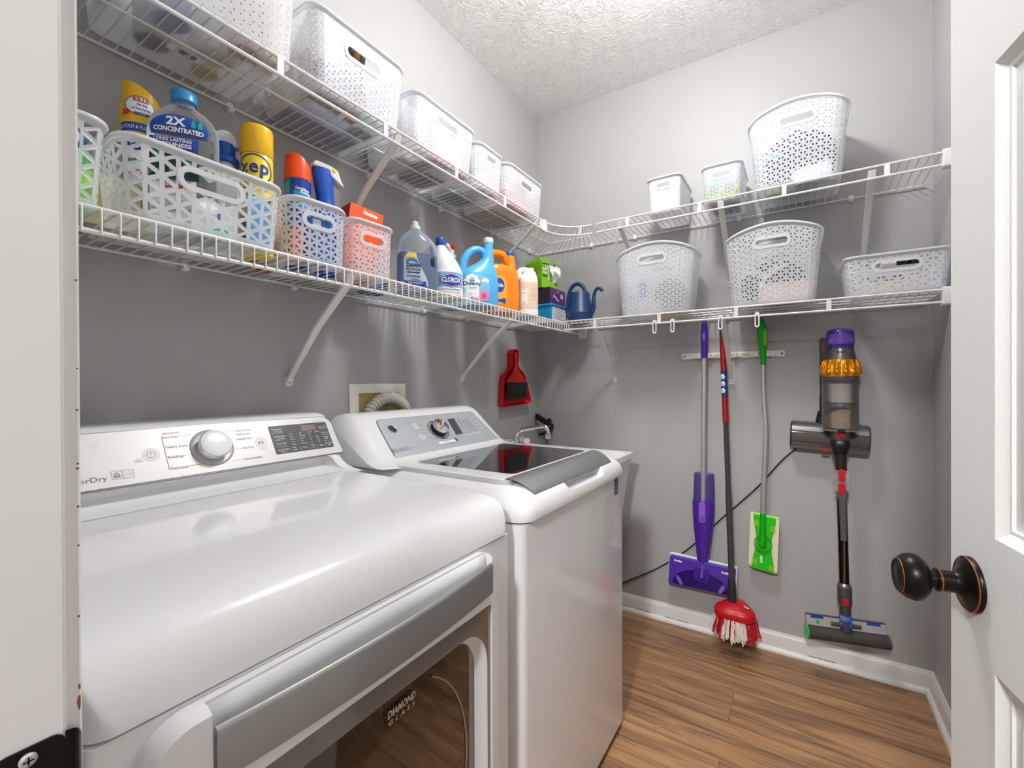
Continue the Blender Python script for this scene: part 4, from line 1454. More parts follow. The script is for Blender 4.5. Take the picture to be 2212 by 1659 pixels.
# yellow disinfectant spray with flared top, front label turned to the room
t = thing('spray_can', 'yellow disinfectant spray can with slanted cap, behind the clear blue bottle', 'spray can', (0.112, -1.924, zs + 0.012), -0.50)
lat('can_body', [(0.030, 0), (0.0335, 0.003), (0.0335, 0.215), (0.031, 0.223), (0.027, 0.228)], M_yel, t)
capb = MB()
rg = []
for k in range(9):
    q = k / 8
    rg.append([(0.0335 * math.cos(a) * (1 - 0.04 * q), 0.0335 * math.sin(a) * (1 - 0.04 * q), 0.224 + q * (0.082 + 0.016 * math.sin(a + 2.6))) for a in [2 * PI * i / 32 for i in range(32)]])
capb.loft(rg)
obj('spray_cap', capb, M_yel, t, bevel=0.003)
obj('cap_tab', MB().box(-0.026, -0.010, -0.040, -0.028, 0.225, 0.285), M_yel, t, bevel=0.003)
Bd = Body([(0, 0.0335, 0.0335, 2), (0.33, 0.0335, 0.0335, 2)], k=1)
F = Bd.wrap(0.0007)
FT = Bd.wrap(0.0012)
obj('blue_band', grid_label(MB(), F, -0.045, 0.045, 0.214, 0.232, 20, 1), M_blue, t)
m = MB()
flat(m, oval(0.004, 0.268, 0.026, 0.019, 28), F)
flat(m, oval(0.0, 0.150, 0.034, 0.055, 28), F)
obj('white_panel', m, M_white_lbl, t)
m = MB()
ring_band(m, oval(0.004, 0.268, 0.0265, 0.0195, 28), oval(0.004, 0.268, 0.0250, 0.018, 28), FT)
ring_band(m, oval(0.0, 0.150, 0.0345, 0.0555, 28), oval(0.0, 0.150, 0.032, 0.053, 28), FT)
text_mb(m, '99.9%', 0.008, 0.267, 0.005, FT, bold=0.02)
text_mb(m, 'of bacteria', 0.006, 0.2595, 0.005, FT, bold=0.01, shear=0.2)
text_mb(m, 'seconds', 0.012, 0.2490, 0.0075, FT, bold=0.03)
text_mb(m, 'Lysol', 0.0, 0.175, 0.022, FT, bold=0.03, shear=0.25)
text_mb(m, 'Disinfectant', 0.0, 0.150, 0.008, FT, bold=0.02)
obj('blue_lettering', m, M_blue_text, t, smooth=0)
m = MB()
text_mb(m, 'KILLS', 0.006, 0.276, 0.0075, FT, bold=0.04)
text_mb(m, '30', -0.022, 0.2475, 0.0105, FT, bold=0.04, shear=0.2)
text_mb(m, 'Max Cover', 0.0, 0.125, 0.009, FT, bold=0.03)
obj('red_lettering', m, M_red_text, t, smooth=0)
obj('band_lettering', text_mb(MB(), 'KILLS COLD & FLU VIRUSES', 0.0, 0.2195, 0.0068, FT, bold=0.02, width=0.085), M_white_text, t, smooth=0)

# clear bottle, blue cap, three labels
t = thing('cleaner_bottle', 'big clear cleaner bottle with sky blue cap and blue concentrate label', 'bottle', (0.205, -1.880, zs + 0.001), -0.62)
Bd = Body([(0.0, 0.054, 0.032, 3.2), (0.006, 0.060, 0.037, 3.2), (0.05, 0.062, 0.038, 3.2), (0.18, 0.062, 0.038, 3.0), (0.225, 0.062, 0.038, 2.8), (0.245, 0.058, 0.036, 2.5), (0.262, 0.046, 0.031, 2.2), (0.274, 0.030, 0.026, 2), (0.281, 0.0205, 0.0205, 2), (0.292, 0.019, 0.019, 2)])
obj('bottle_body', Bd.mb(), clear('clear_bottle', '#f7f9fa', fog=0.03), t, smooth=60)
obj('cleaner_liquid', Body([(0.003, 0.052, 0.031, 3.2), (0.03, 0.0595, 0.0355, 3.2), (0.16, 0.0597, 0.0357, 3.0)]).mb(), clear('pale_amber_liquid', '#e9eff1', fog=0.06), t, smooth=60)
lat('cap', [(0.0, 0.312), (0.021, 0.312), (0.0235, 0.309), (0.0235, 0.291), (0.0225, 0.290), (0.0, 0.290)], mat('sky_blue_cap', '#2b8fd2', 0.3), t)
F, FT = Bd.front(0.0008), Bd.front(0.0014)
m = MB()
arch = [(-0.048, 0.205), (0.048, 0.205), (0.050, 0.214)] + [(0.050 * math.cos(a), 0.222 + 0.026 * math.sin(a)) for a in [PI * k / 12 for k in range(13)]] + [(-0.050, 0.214)]
flat(m, arch, F)
flat(m, [(-0.052, 0.176), (0.034, 0.176), (0.034, 0.201), (-0.052, 0.201)], F)
obj('blue_label', m, M_blue, t)
FT = Bd.front(0.0024)
m = MB()
text_mb(m, '2X', -0.004, 0.2245, 0.0165, FT, bold=0.04, sx=1.1)
text_mb(m, 'CONCENTRATED', 0.0, 0.2105, 0.0092, FT, bold=0.04, width=0.086)
text_mb(m, 'LONG LASTING', -0.010, 0.1905, 0.0066, FT, bold=0.03, width=0.066)
text_mb(m, 'FRESHNESS', -0.010, 0.1800, 0.0076, FT, bold=0.04, width=0.066)
obj('white_lettering', m, M_white_text, t, smooth=0)
m = MB()
for u in (0.026, 0.037):
    flat(m, [(u - 0.004, 0.224), (u + 0.004, 0.224), (u + 0.004, 0.236), (u + 0.0015, 0.2385), (u + 0.0015, 0.2415), (u - 0.0015, 0.2415), (u - 0.0015, 0.2385), (u - 0.004, 0.236)], FT)
obj('bottle_icons', m, M_teal, t)
m = MB()
flat(m, [(-0.052, 0.115), (0.034, 0.115), (0.034, 0.1755), (-0.052, 0.1755)], F)
obj('dark_floral_label', m, mat('dark_floral', '#123a36', 0.4), t)
m = MB()
random.seed(5)
for k in range(16):
    u, v = random.uniform(-0.046, 0.024), random.uniform(0.120, 0.166)
    a, L = random.uniform(0, PI), random.uniform(0.005, 0.010)
    flat(m, [(u + x * math.cos(a) - y * math.sin(a), v + x * math.sin(a) + y * math.cos(a)) for x, y in oval(0, 0, L, L * 0.35, 12)], FT)
obj('teal_leaves', m, M_teal, t)
m = MB()
flat(m, [(-0.052, 0.055), (0.030, 0.055), (0.030, 0.1145), (-0.052, 0.1145)], F)
flat(m, [(-0.052, 0.020), (0.045, 0.020), (0.045, 0.0545), (-0.052, 0.0545)], F)
obj('white_label', m, M_white_lbl, t)
obj('red_lettering', text_mb(MB(), 'Clean', -0.008, 0.096, 0.0125, FT, bold=0.05), M_red_text, t, smooth=0)
m = MB()
text_mb(m, 'All Purpose', -0.008, 0.080, 0.007, FT)
text_mb(m, 'Cleaner', -0.008, 0.068, 0.007, FT)
obj('teal_lettering', m, M_teal, t, smooth=0)

# white trigger bottle with royal blue collar and grey nozzle
t = thing('spray_bottle', 'white bottle with blue collar and rounded grey nozzle inside the large basket', 'bottle', (0.158, -1.778, zs + 0.001), -0.5)
Bd = Body([(0, 0.036, 0.028, 2.6), (0.004, 0.040, 0.031, 2.6), (0.150, 0.040, 0.031, 2.5), (0.185, 0.036, 0.029, 2.2), (0.205, 0.025, 0.023, 2), (0.220, 0.0165, 0.0165, 2)])
obj('bottle_body', Bd.mb(), mat('milky_white_bottle', '#eef0f2', 0.35), t, smooth=60)
lat('collar', [(0.0, 0.217), (0.030, 0.217), (0.030, 0.228), (0.0215, 0.236), (0.0215, 0.262), (0.0, 0.262)], M_blue, t)
noz = MB()
noz.prism([(0.029 * math.cos(a), 0.257 + 0.036 * math.sin(a)) for a in [PI * k / 16 for k in range(17)]], -0.014, 0.014, lambda u, v, d: (d, u, v))
obj('nozzle', noz, mat('pale_grey_nozzle', '#c9cbce', 0.35), t, bevel=0.004)

# yellow foaming cleaner can
t = thing('spray_can', 'tall yellow spray can with yellow cap and blue oval logo', 'spray can', (0.205, -1.728, zs + 0.001), -0.60)
lat('can_body', [(0.030, 0), (0.0345, 0.003), (0.0345, 0.236), (0.0335, 0.239)], mat('bright_yellow_can', '#f6d52a', 0.3), t)
lat('cap', [(0.0345, 0.239), (0.0352, 0.240), (0.0350, 0.300), (0.0345, 0.3045), (0.032, 0.3075), (0.0, 0.308)], M_yel, t)
lat('cap_seam', [(0.0347, 0.2375), (0.0347, 0.2395)], mat('amber_seam', '#a97a10', 0.5), t)
Bd = Body([(0, 0.0345, 0.0345, 2), (0.3, 0.0345, 0.0345, 2)], k=1)
F, FT = Bd.wrap(0.0006), Bd.wrap(0.0011)
m = MB()
ring_band(m, oval(-0.003, 0.200, 0.043, 0.035, 40), oval(-0.003, 0.200, 0.0395, 0.0315, 40), F)
text_mb(m, 'zep', -0.003, 0.191, 0.031, Bd.wrap(0.0010), bold=0.025, shear=0.06, width=0.066, space=1.12)
flat(m, [(-0.026, 0.160), (0.026, 0.160), (0.026, 0.150), (-0.026, 0.150)], F)
obj('blue_logo', m, M_blue_text, t, smooth=0)
m = MB()
text_mb(m, 'FOAMING', 0, 0.1515, 0.006, FT, bold=0.03)
obj('white_lettering', m, M_white_text, t, smooth=0)
m = MB()
text_mb(m, 'Wall Cleaner', 0, 0.128, 0.009, F, bold=0.03)
flat(m, rrect(-0.03, 0.03, 0.03, 0.10, 0.006), F)
obj('blue_panel', m, M_blue, t, smooth=0)

# small amber jar behind, between the two baskets
t = thing('jar', 'small orange brown jar in the back left corner of the second basket', 'jar', (0.085, -1.648, zs), 0)
lat('jar_body', [(0.024, 0), (0.028, 0.004), (0.028, 0.150), (0.024, 0.158)], mat('burnt_orange_jar', '#b4541c', 0.35), t)
lat('lid', [(0.025, 0.157), (0.026, 0.158), (0.026, 0.176), (0.0, 0.178)], mat('brown_lid', '#7c3b18', 0.4), t)

# orange capped blue can
t = thing('spray_can', 'blue spray can with bright orange cap, standing in the second basket', 'spray can', (0.185, -1.612, zs + 0.001), -0.55)
lat('can_body', [(0.028, 0), (0.0325, 0.003), (0.0325, 0.228)], mat('deep_blue_can', '#1747a8', 0.25, metal=0.3), t)
cap = MB()
rg = []
for k in range(10):
    q = k / 9
    r = 0.0325 * (1 - 0.10 * q ** 3)
    rg.append([(r * math.cos(a), r * math.sin(a), 0.228 + q * (0.067 - 0.022 * max(0, math.sin(a)) ** 1.5 * q)) for a in [2 * PI * i / 32 for i in range(32)]])
cap.loft(rg)
obj('cap', cap, mat('flame_orange_cap', '#f2521c', 0.32), t, bevel=0.003)
Bd = Body([(0, 0.0325, 0.0325, 2), (0.3, 0.0325, 0.0325, 2)], k=1)
F, FT = Bd.wrap(0.0006), Bd.wrap(0.0011)
obj('teal_stripe', grid_label(MB(), F, -0.046, -0.018, 0.0, 0.226, 8, 2), mat('teal_can_stripe', '#1f93b8', 0.3), t)
m = grid_label(MB(), F, -0.010, 0.045, 0.150, 0.196, 14, 3)
obj('sky_panel', m, mat('sky_can_panel', '#2a8fcf', 0.3), t)
obj('orange_stripe', grid_label(MB(), F, -0.046, -0.018, 0.168, 0.175, 8, 1), M_orange, t)
m = MB()
text_mb(m, 'Scrubbing', 0.012, 0.198, 0.0075, FT, bold=0.03, rot=-0.12, width=0.036)
text_mb(m, 'Bubbles', 0.020, 0.190, 0.006, FT, bold=0.03, rot=-0.12, width=0.028)
for k in range(7):
    text_mb(m, 'cleans & shines', -0.032, 0.212 - k * 0.005, 0.0022, FT)
obj('white_lettering', m, M_white_text, t, smooth=0)
m = MB()
flat(m, oval(-0.004, 0.204, 0.003, 0.003, 12), FT)
obj('red_dot', m, M_red_text, t)
lat('cap_button', [(0.0, 0.003), (0.004, 0.003), (0.004, 0.0)], mat('grey_nozzle_mark', '#a99a80', 0.5), t, c=(0.018, 0.010, 0.276))

# blue trigger sprayer
t = thing('spray_bottle', 'blue trigger spray bottle with white and blue head in the second basket', 'bottle', (0.200, -1.540, zs + 0.001), -0.2)
Bd = Body([(0, 0.026, 0.022, 2.6), (0.004, 0.029, 0.025, 2.6), (0.13, 0.029, 0.026, 2.4), (0.165, 0.027, 0.024, 2.2), (0.20, 0.0235, 0.019, 2.2), (0.225, 0.0245, 0.018, 2.4, 0, -0.003), (0.262, 0.0275, 0.017, 2.6, 0, -0.006), (0.284, 0.0285, 0.016, 2.6, 0, -0.008)])
obj('bottle_body', Bd.mb(), mat('cobalt_bottle', '#1450b4', 0.25), t, smooth=60)
hd = MB().prism([(-0.038, 0.284), (-0.036, 0.296), (-0.028, 0.3005), (0.010, 0.297), (0.030, 0.290), (0.036, 0.275), (0.041, 0.262), (0.050, 0.248), (0.040, 0.2495), (0.030, 0.256), (0.021, 0.262), (0.008, 0.270), (0.004, 0.284)], -0.0145, 0.0145, lambda u, v, d: (d, u, v))
obj('sprayer_head', hd, M_plast_w, t, bevel=0.003)
lat('nozzle', [(0.0, 0.0165), (0.004, 0.0165), (0.006, 0.0155), (0.006, 0.012)], M_yel_lbl, t, c=(0, 0.019, 0.285), axis='x')

# dryer-sheet box standing tilted in the pink basket
t = thing('dryer_sheet_box', 'orange and red dryer sheet box leaning in the small pink tinted basket', 'box', (0.165, -1.432, zs + 0.014), rot=(-0.14, 0, -0.22))
M_obox = mat('orange_carton', '#f4591c', 0.4)
obj('carton', MB().box(-0.05, 0.05, -0.050, 0.055, 0.0, 0.205), M_obox, t, smooth=0, bevel=0.001)
obj('red_side', MB().box(-0.0495, 0.0495, -0.0506, -0.0502, 0.001, 0.204), mat('red_carton', '#cf1a1a', 0.45), t, smooth=0)
fr_ = lambda u, v: (0.0506, u, v)
obj('white_lettering', text_mb(MB(), 'bounce', 0.014, 0.186, 0.012, fr_, bold=0.05, width=0.044), M_white_text, t, smooth=0)
obj('green_corner', MB().box(-0.049, 0.0, -0.030, 0.030, 0.2052, 0.212), M_green, t, smooth=0, bevel=0.002)

# dark blue bottle with white cap behind the pink basket
t = thing('detergent_bottle', 'dark blue bottle with white cap squeezed between pink basket and clear jug', 'bottle', (0.100, -1.295, zs), -0.3)
Bd = Body([(0, 0.042, 0.034, 2.8), (0.005, 0.047, 0.037, 2.8), (0.10, 0.047, 0.037, 2.6), (0.16, 0.042, 0.034, 2.3), (0.20, 0.028, 0.027, 2.1, 0, -0.008), (0.226, 0.017, 0.017, 2, 0, -0.012)])
obj('bottle_body', Bd.mb(), mat('ink_blue_bottle', '#243f94', 0.22), t, smooth=60)
lat('cap', [(0.018, 0.224), (0.0185, 0.226), (0.0185, 0.248), (0.0175, 0.250), (0.0, 0.250)], M_plast_w, t, c=(0, -0.012, 0))
F = Bd.front(0.0008)
obj('label', grid_label(MB(), F, -0.036, 0.036, 0.03, 0.11), mat('violet_blue_label', '#3d5fc4', 0.4), t)


def tube_handle(m, pts, r, sx=1.0, seg=12):
    return m.tube(spline([tuple(p) for p in pts], 5), r, seg, sx=sx, up=(1, 0, 0))


# clear jug with blue dish liquid
t = thing('dish_soap_jug', 'clear handled jug of blue dish liquid with pale spout cap', 'jug', (0.212, -1.198, zs), -0.50)
bz = [(0, 0.062, 0.038, 3.0), (0.006, 0.067, 0.043, 3.0), (0.07, 0.068, 0.044, 2.9), (0.130, 0.067, 0.044, 2.8), (0.160, 0.064, 0.042, 2.6), (0.180, 0.055, 0.037, 2.3, 0, -0.003), (0.198, 0.036, 0.030, 2.1, 0, -0.006), (0.212, 0.0185, 0.0185, 2, 0, -0.008), (0.216, 0.0165, 0.0165, 2, 0, -0.008)]
Bd = Body(bz)
jg = obj('jug_body', Bd.mb(), clear('clear_jug', '#f2f6f8', fog=0.10, rough=0.12), t, smooth=60)
hole = MB()
hole.prism(rrect(0.031, 0.048, 0.085, 0.158, 0.008, 4), -0.08, 0.08, lambda u, v, d: (d, u + 0.06 * (v - 0.12) * -1, v))
cut(jg, hole)
lq = obj('dish_liquid', Body([(0.004, 0.060, 0.036, 3.0), (0.02, 0.0655, 0.042, 3.0), (0.07, 0.0668, 0.0428, 2.9), (0.128, 0.0658, 0.0428, 2.8)]).mb(), mat('blue_dish_liquid', '#5f9ad0', 0.2), t, smooth=60)
hole2 = MB().prism(rrect(0.029, 0.050, 0.083, 0.160, 0.008, 4), -0.08, 0.08, lambda u, v, d: (d, u + 0.06 * (v - 0.12) * -1, v))
cut(lq, hole2)
lat('cap', [(0.0175, 0.215), (0.0175, 0.228), (0.011, 0.231), (0.011, 0.240), (0.008, 0.243), (0.0, 0.243)], mat('milky_cap', '#cfd6da', 0.35), t, c=(0, -0.008, 0))
F, FT = Bd.front(0.0008), Bd.front(0.0014)
lab = [(-0.056, 0.018), (0.018, 0.018)] + [(0.024 - 0.045 * math.sin(a) ** 2 * 0.9, 0.018 + 0.108 * (a / (PI / 2))) for a in [PI / 2 * k / 10 for k in range(11)]] + [(-0.042, 0.128), (-0.052, 0.115), (-0.056, 0.100)]
obj('silver_label', flat(MB(), lab, F), mat('silver_blue_label', '#b9c7d3', 0.35), t)
obj('yellow_flash', flat(MB(), [(-0.054, 0.105), (-0.012, 0.105), (-0.018, 0.117), (-0.032, 0.124), (-0.046, 0.118)], FT), M_yel_lbl, t)
obj('blue_dome', flat(MB(), [(-0.055, 0.018), (0.017, 0.018), (0.015, 0.034), (-0.055, 0.034)], FT), M_blue, t)
m = flat(MB(), [(-0.045 + 0.020 * math.cos(a) + 0.014, 0.092 + 0.016 * math.sin(a)) for a in [PI * k / 12 for k in range(13)]], FT)
obj('blue_arch', m, mat('arch_blue', '#2f74c0', 0.4), t)
m = MB()
F3 = Bd.front(0.002)
text_mb(m, 'DAWN', -0.026, 0.078, 0.0125, Bd.front(0.0026), bold=0.05, width=0.044)
text_mb(m, 'PLATINUM', -0.026, 0.067, 0.007, F3, bold=0.03, width=0.046)
text_mb(m, 'POWERWASH', -0.026, 0.045, 0.006, F3, bold=0.03, width=0.044)
flat(m, [(-0.046, 0.058), (-0.006, 0.058), (-0.006, 0.063), (-0.046, 0.063)], F3)
obj('navy_lettering', m, M_navy, t, smooth=0)
m = MB()
text_mb(m, 'Refreshing Rain', -0.020, 0.024, 0.005, F3)
obj('white_lettering', m, M_white_text, t, smooth=0)

# white bleach bottle
t = thing('bleach_bottle', 'white bleach bottle with blue cap and red edged diamond label', 'bottle', (0.228, -1.062, zs), -0.62)
Bd = Body([(0, 0.050, 0.040, 2.4), (0.005, 0.055, 0.044, 2.4), (0.085, 0.055, 0.044, 2.4), (0.095, 0.0535, 0.043, 2.3), (0.125, 0.047, 0.039, 2.2, 0, -0.006), (0.155, 0.034, 0.031, 2.1, 0, -0.014), (0.180, 0.021, 0.021, 2, 0, -0.022), (0.194, 0.015, 0.015, 2, 0, -0.026)])
obj('bottle_body', Bd.mb(), mat('bleach_white', '#f4f5f5', 0.3), t, smooth=60)
lat('cap', [(0.0165, 0.190), (0.0170, 0.191), (0.0165, 0.216), (0.0150, 0.219), (0.0, 0.219)], M_blue, t, c=(0, -0.026, 0))
F, FT, F3 = Bd.front(0.0008), Bd.front(0.0013), Bd.front(0.0018)
obj('sky_label', grid_label(MB(), F, -0.052, 0.052, 0.006, 0.090, 16, 3), mat('bleach_label_blue', '#86c3e6', 0.35), t)
obj('white_base_label', grid_label(MB(), FT, -0.052, 0.052, 0.009, 0.036, 16, 2), M_white_lbl, t)
hexa = lambda k, kk: [(0.004 + sx * 0.041 * k, 0.061 + sz * 0.028 * kk) for sx, sz in ((-1, -0.45), (-0.5, -0.72), (0, -1), (0.5, -0.72), (1, -0.45), (1, 0), (1, 0.45), (0.5, 0.72), (0, 1), (-0.5, 0.72), (-1, 0.45), (-1, 0))]
obj('red_diamond', flat(MB(), hexa(1, 1), Bd.front(0.0018)), M_red_text, t)
obj('white_diamond', flat(MB(), hexa(0.93, 0.89), Bd.front(0.0024)), M_white_lbl, t)
obj('blue_diamond', flat(MB(), hexa(0.88, 0.81), Bd.front(0.0030)), M_blue, t)
obj('white_lettering', text_mb(MB(), 'CLOROX', 0.004, 0.0535, 0.0165, Bd.front(0.0038), bold=0.035, width=0.070), M_white_text, t, smooth=0)
m = text_mb(MB(), 'Disinfecting Bleach', 0.002, 0.026, 0.006, F3, bold=0.01, width=0.07)
obj('blue_lettering', m, M_blue_text, t, smooth=0)
obj('red_lettering', text_mb(MB(), 'KILLS 99.9% OF GERMS', 0.002, 0.016, 0.004, F3, bold=0.01, width=0.07), M_red_text, t, smooth=0)

# toilet cleaner with red flip tip
t = thing('cleaner_bottle', 'blue cleaner bottle with white neck and red flip tip, behind the pale blue jug', 'bottle', (0.110, -0.905, zs), -0.3)
Bd = Body([(0, 0.036, 0.026, 2.4), (0.005, 0.040, 0.029, 2.4), (0.13, 0.040, 0.029, 2.3), (0.178, 0.030, 0.024, 2.1), (0.205, 0.0175, 0.0175, 2)])
obj('bottle_body', Bd.mb(), M_cyan, t, smooth=60)
lat('neck', [(0.021, 0.203), (0.021, 0.214), (0.014, 0.219), (0.013, 0.236), (0.0, 0.238)], M_plast_w, t)
obj('bent_spout', MB().tube([(0, 0.0, 0.228), (0.0, -0.012, 0.246), (0.0, -0.024, 0.256)], [0.012, 0.011, 0.009], 12), M_plast_w, t)
lat('red_tip', [(0.0, -0.006), (0.011, -0.006), (0.012, 0.0), (0.011, 0.006), (0.0, 0.006)], M_red, t, c=(0.006, 0.002, 0.246), axis='x')

# fabric softener jug
t = thing('softener_jug', 'pale blue fabric softener jug with white cap and looped handle', 'jug', (0.222, -0.872, zs), -0.52)
Bd = Body([(0, 0.076, 0.043, 2.6), (0.006, 0.082, 0.048, 2.6), (0.06, 0.084, 0.050, 2.5), (0.115, 0.080, 0.047, 2.4, 0, 0.002), (0.145, 0.066, 0.040, 2.2, 0, 0.012), (0.168, 0.044, 0.032, 2.0, 0, 0.026), (0.19, 0.028, 0.026, 2.0, 0, 0.040), (0.225, 0.0215, 0.021, 2, 0, 0.044), (0.262, 0.0185, 0.0185, 2, 0, 0.046)])
M_sof = mat('softener_blue', '#57b2e6', 0.28)
obj('jug_body', Bd.mb(), M_sof, t, smooth=60)
hm = MB()
tube_handle(hm, [(0, 0.034, 0.196), (0, 0.018, 0.222), (0, -0.012, 0.226), (0, -0.040, 0.208), (0, -0.062, 0.172), (0, -0.070, 0.125)], [0.016] * 26, 1.0)
obj('handle', hm, M_sof, t, smooth=60)
lat('cap', [(0.0200, 0.258), (0.0205, 0.259), (0.0205, 0.276), (0.0195, 0.279), (0.0, 0.2795)], M_plast_w, t, c=(0, 0.046, 0))
F, FT, F3 = Bd.front(0.0008), Bd.front(0.0014), Bd.front(0.002)
obj('sky_label', flat(MB(), [(-0.070 + 0.092 * (u + 1) / 2, v) for u, v in []] or rrect(-0.076, 0.030, 0.012, 0.120, 0.05, 8), F), mat('label_sky', '#7cc0ec', 0.35), t)
m = flat(MB(), rrect(-0.074, -0.012, 0.012, 0.100, 0.012, 5), FT)
for u, v, r in ((-0.055, 0.104, 0.010), (-0.042, 0.108, 0.011), (-0.030, 0.102, 0.010), (0.010, 0.100, 0.008), (0.019, 0.096, 0.008), (0.002, 0.095, 0.007)):
    flat(m, oval(u, v, r, r, 16), FT)
obj('cloud_panel', m, M_white_lbl, t)
m = MB()
text_mb(m, 'Downy', -0.042, 0.074, 0.0155, F3, bold=0.02, width=0.066)
text_mb(m, 'SOFT', -0.040, 0.060, 0.0065, F3, bold=0.01, width=0.026)
text_mb(m, '2in1', -0.050, 0.037, 0.0055, F3)
for u in (-0.046, -0.039):
    ring_band(m, oval(u, 0.098, 0.006, 0.0085, 18), oval(u, 0.098, 0.005, 0.0075, 18), F3)
obj('navy_lettering', m, M_navy, t, smooth=0)
m = MB()
for k in range(7):
    a = 2 * PI * k / 7
    flat(m, oval(0.004 + 0.013 * math.cos(a), 0.036 + 0.013 * math.sin(a), 0.0095, 0.0095, 14), FT)
flat(m, oval(-0.028, 0.020, 0.012, 0.008, 14), FT)
obj('rose_petals', m, mat('pink_rose', '#f08fb4', 0.45), t)
m = MB()
for k in range(5):
    a = 2 * PI * k / 5 + 0.4
    ring_band(m, oval(0.004 + 0.006 * math.cos(a), 0.036 + 0.006 * math.sin(a), 0.006, 0.006, 14), oval(0.004 + 0.006 * math.cos(a), 0.036 + 0.006 * math.sin(a), 0.004, 0.004, 14), F3)
obj('rose_heart', m, mat('deep_pink', '#d8467e', 0.45), t)

# orange laundry detergent jug
t = thing('detergent_jug', 'orange laundry detergent jug with blue cap beside the cream jug', 'jug', (0.205, -0.690, zs), -0.45)
Bd = Body([(0, 0.064, 0.042, 3.2), (0.006, 0.070, 0.047, 3.2), (0.10, 0.071, 0.048, 3.2), (0.165, 0.070, 0.047, 3.0, 0, -0.002), (0.190, 0.064, 0.043, 2.8, 0, -0.006), (0.203, 0.050, 0.036, 2.5, 0, -0.014)])
obj('jug_body', Bd.mb(), M_orange, t, smooth=60)
rg = [sring(a, b, 2.4, z, 0, oy, 24) for z, a, b, oy in ((0.004, 0.028, 0.044, 0.054), (0.08, 0.029, 0.046, 0.056), (0.16, 0.027, 0.040, 0.054), (0.205, 0.0235, 0.028, 0.050), (0.252, 0.0205, 0.022, 0.047))]
obj('spout_column', MB().loft(rg), M_orange, t, smooth=60)
hm = MB()
tube_handle(hm, [(0, 0.036, 0.222), (0, 0.020, 0.250), (0, -0.010, 0.257), (0, -0.044, 0.252), (0, -0.062, 0.228), (0, -0.060, 0.180)], [0.0150] * 26, 1.15)
obj('handle', hm, M_orange, t, smooth=60)
lat('cap', [(0.0215, 0.251), (0.022, 0.252), (0.0215, 0.266), (0.020, 0.269), (0.0, 0.269)], M_blue, t, c=(0, 0.047, 0))
F, FT = Bd.front(0.0008), Bd.front(0.0014)
obj('label', flat(MB(), rrect(-0.064, 0.006, 0.03, 0.15, 0.03, 6), F), mat('amber_label', '#ffb02e', 0.4), t)
m = MB()
flat(m, oval(-0.030, 0.110, 0.024, 0.030, 24), FT)
flat(m, rrect(-0.055, 0.0, 0.034, 0.056, 0.004), FT)
obj('blue_roundel', m, M_blue, t)
m = text_mb(MB(), 'Tide', -0.030, 0.103, 0.015, Bd.front(0.002), bold=0.03, width=0.036)
obj('white_lettering', m, M_white_text, t, smooth=0)

# cream jug with blush label
t = thing('detergent_jug', 'white handled jug with blush pink label, right of the orange jug', 'jug', (0.248, -0.528, zs), -0.75)
Bd = Body([(0, 0.042, 0.036, 3.0), (0.005, 0.047, 0.041, 3.0), (0.025, 0.0475, 0.0415, 3.0), (0.030, 0.0455, 0.0395, 3.2), (0.150, 0.0455, 0.0395, 3.2), (0.172, 0.044, 0.038, 3.0), (0.190, 0.036, 0.033, 2.6, 0, 0.004), (0.205, 0.024, 0.026, 2.3, 0, 0.012)])
M_crm = mat('cream_white_jug', '#f3f1ee', 0.3)
obj('jug_body', Bd.mb(), M_crm, t, smooth=60)
hm = MB()
tube_handle(hm, [(0, 0.016, 0.200), (0, 0.000, 0.213), (0, -0.026, 0.213), (0, -0.040, 0.203), (0, -0.0415, 0.180), (0, -0.038, 0.158)], [0.0095] * 26, 1.3)
obj('handle', hm, M_crm, t, smooth=60)
lat('cap', [(0.016, 0.203), (0.0165, 0.204), (0.0165, 0.221), (0.0155, 0.223), (0.0, 0.223)], M_plast_w, t, c=(0, 0.014, 0))
rg = [sring(0.0462, 0.0402, 3.2, z) for z in (0.032, 0.09, 0.150)]
obj('blush_label', MB().loft(rg, False, False), mat('blush_label', '#eccfb8', 0.45), t, smooth=60)
F = Bd.front(0.0018)
obj('white_panel', flat(MB(), rrect(-0.040, -0.012, 0.05, 0.125, 0.001, 2), F), M_white_lbl, t)
m = MB()
for z, tx in ((0.120, 'Sweet Pea'), (0.110, '& Soft'), (0.098, 'Laundry'), (0.088, 'Detergent'), (0.070, '100 fl oz')):
    text_mb(m, tx, 0.018, z, 0.0046, F)
text_mb(m, 'Young', -0.026, 0.10, 0.006, Bd.front(0.0024))
obj('brown_lettering', m, mat('warm_brown_print', '#a7805c', 0.5), t, smooth=0)
# ================================================================ corner goods
def bx(n, x0, x1, y0, y1, z0, z1, m, t, bev=0.0015):
    return obj(n, MB().box(x0, x1, y0, y1, z0, z1), m, t, smooth=0, bevel=bev)


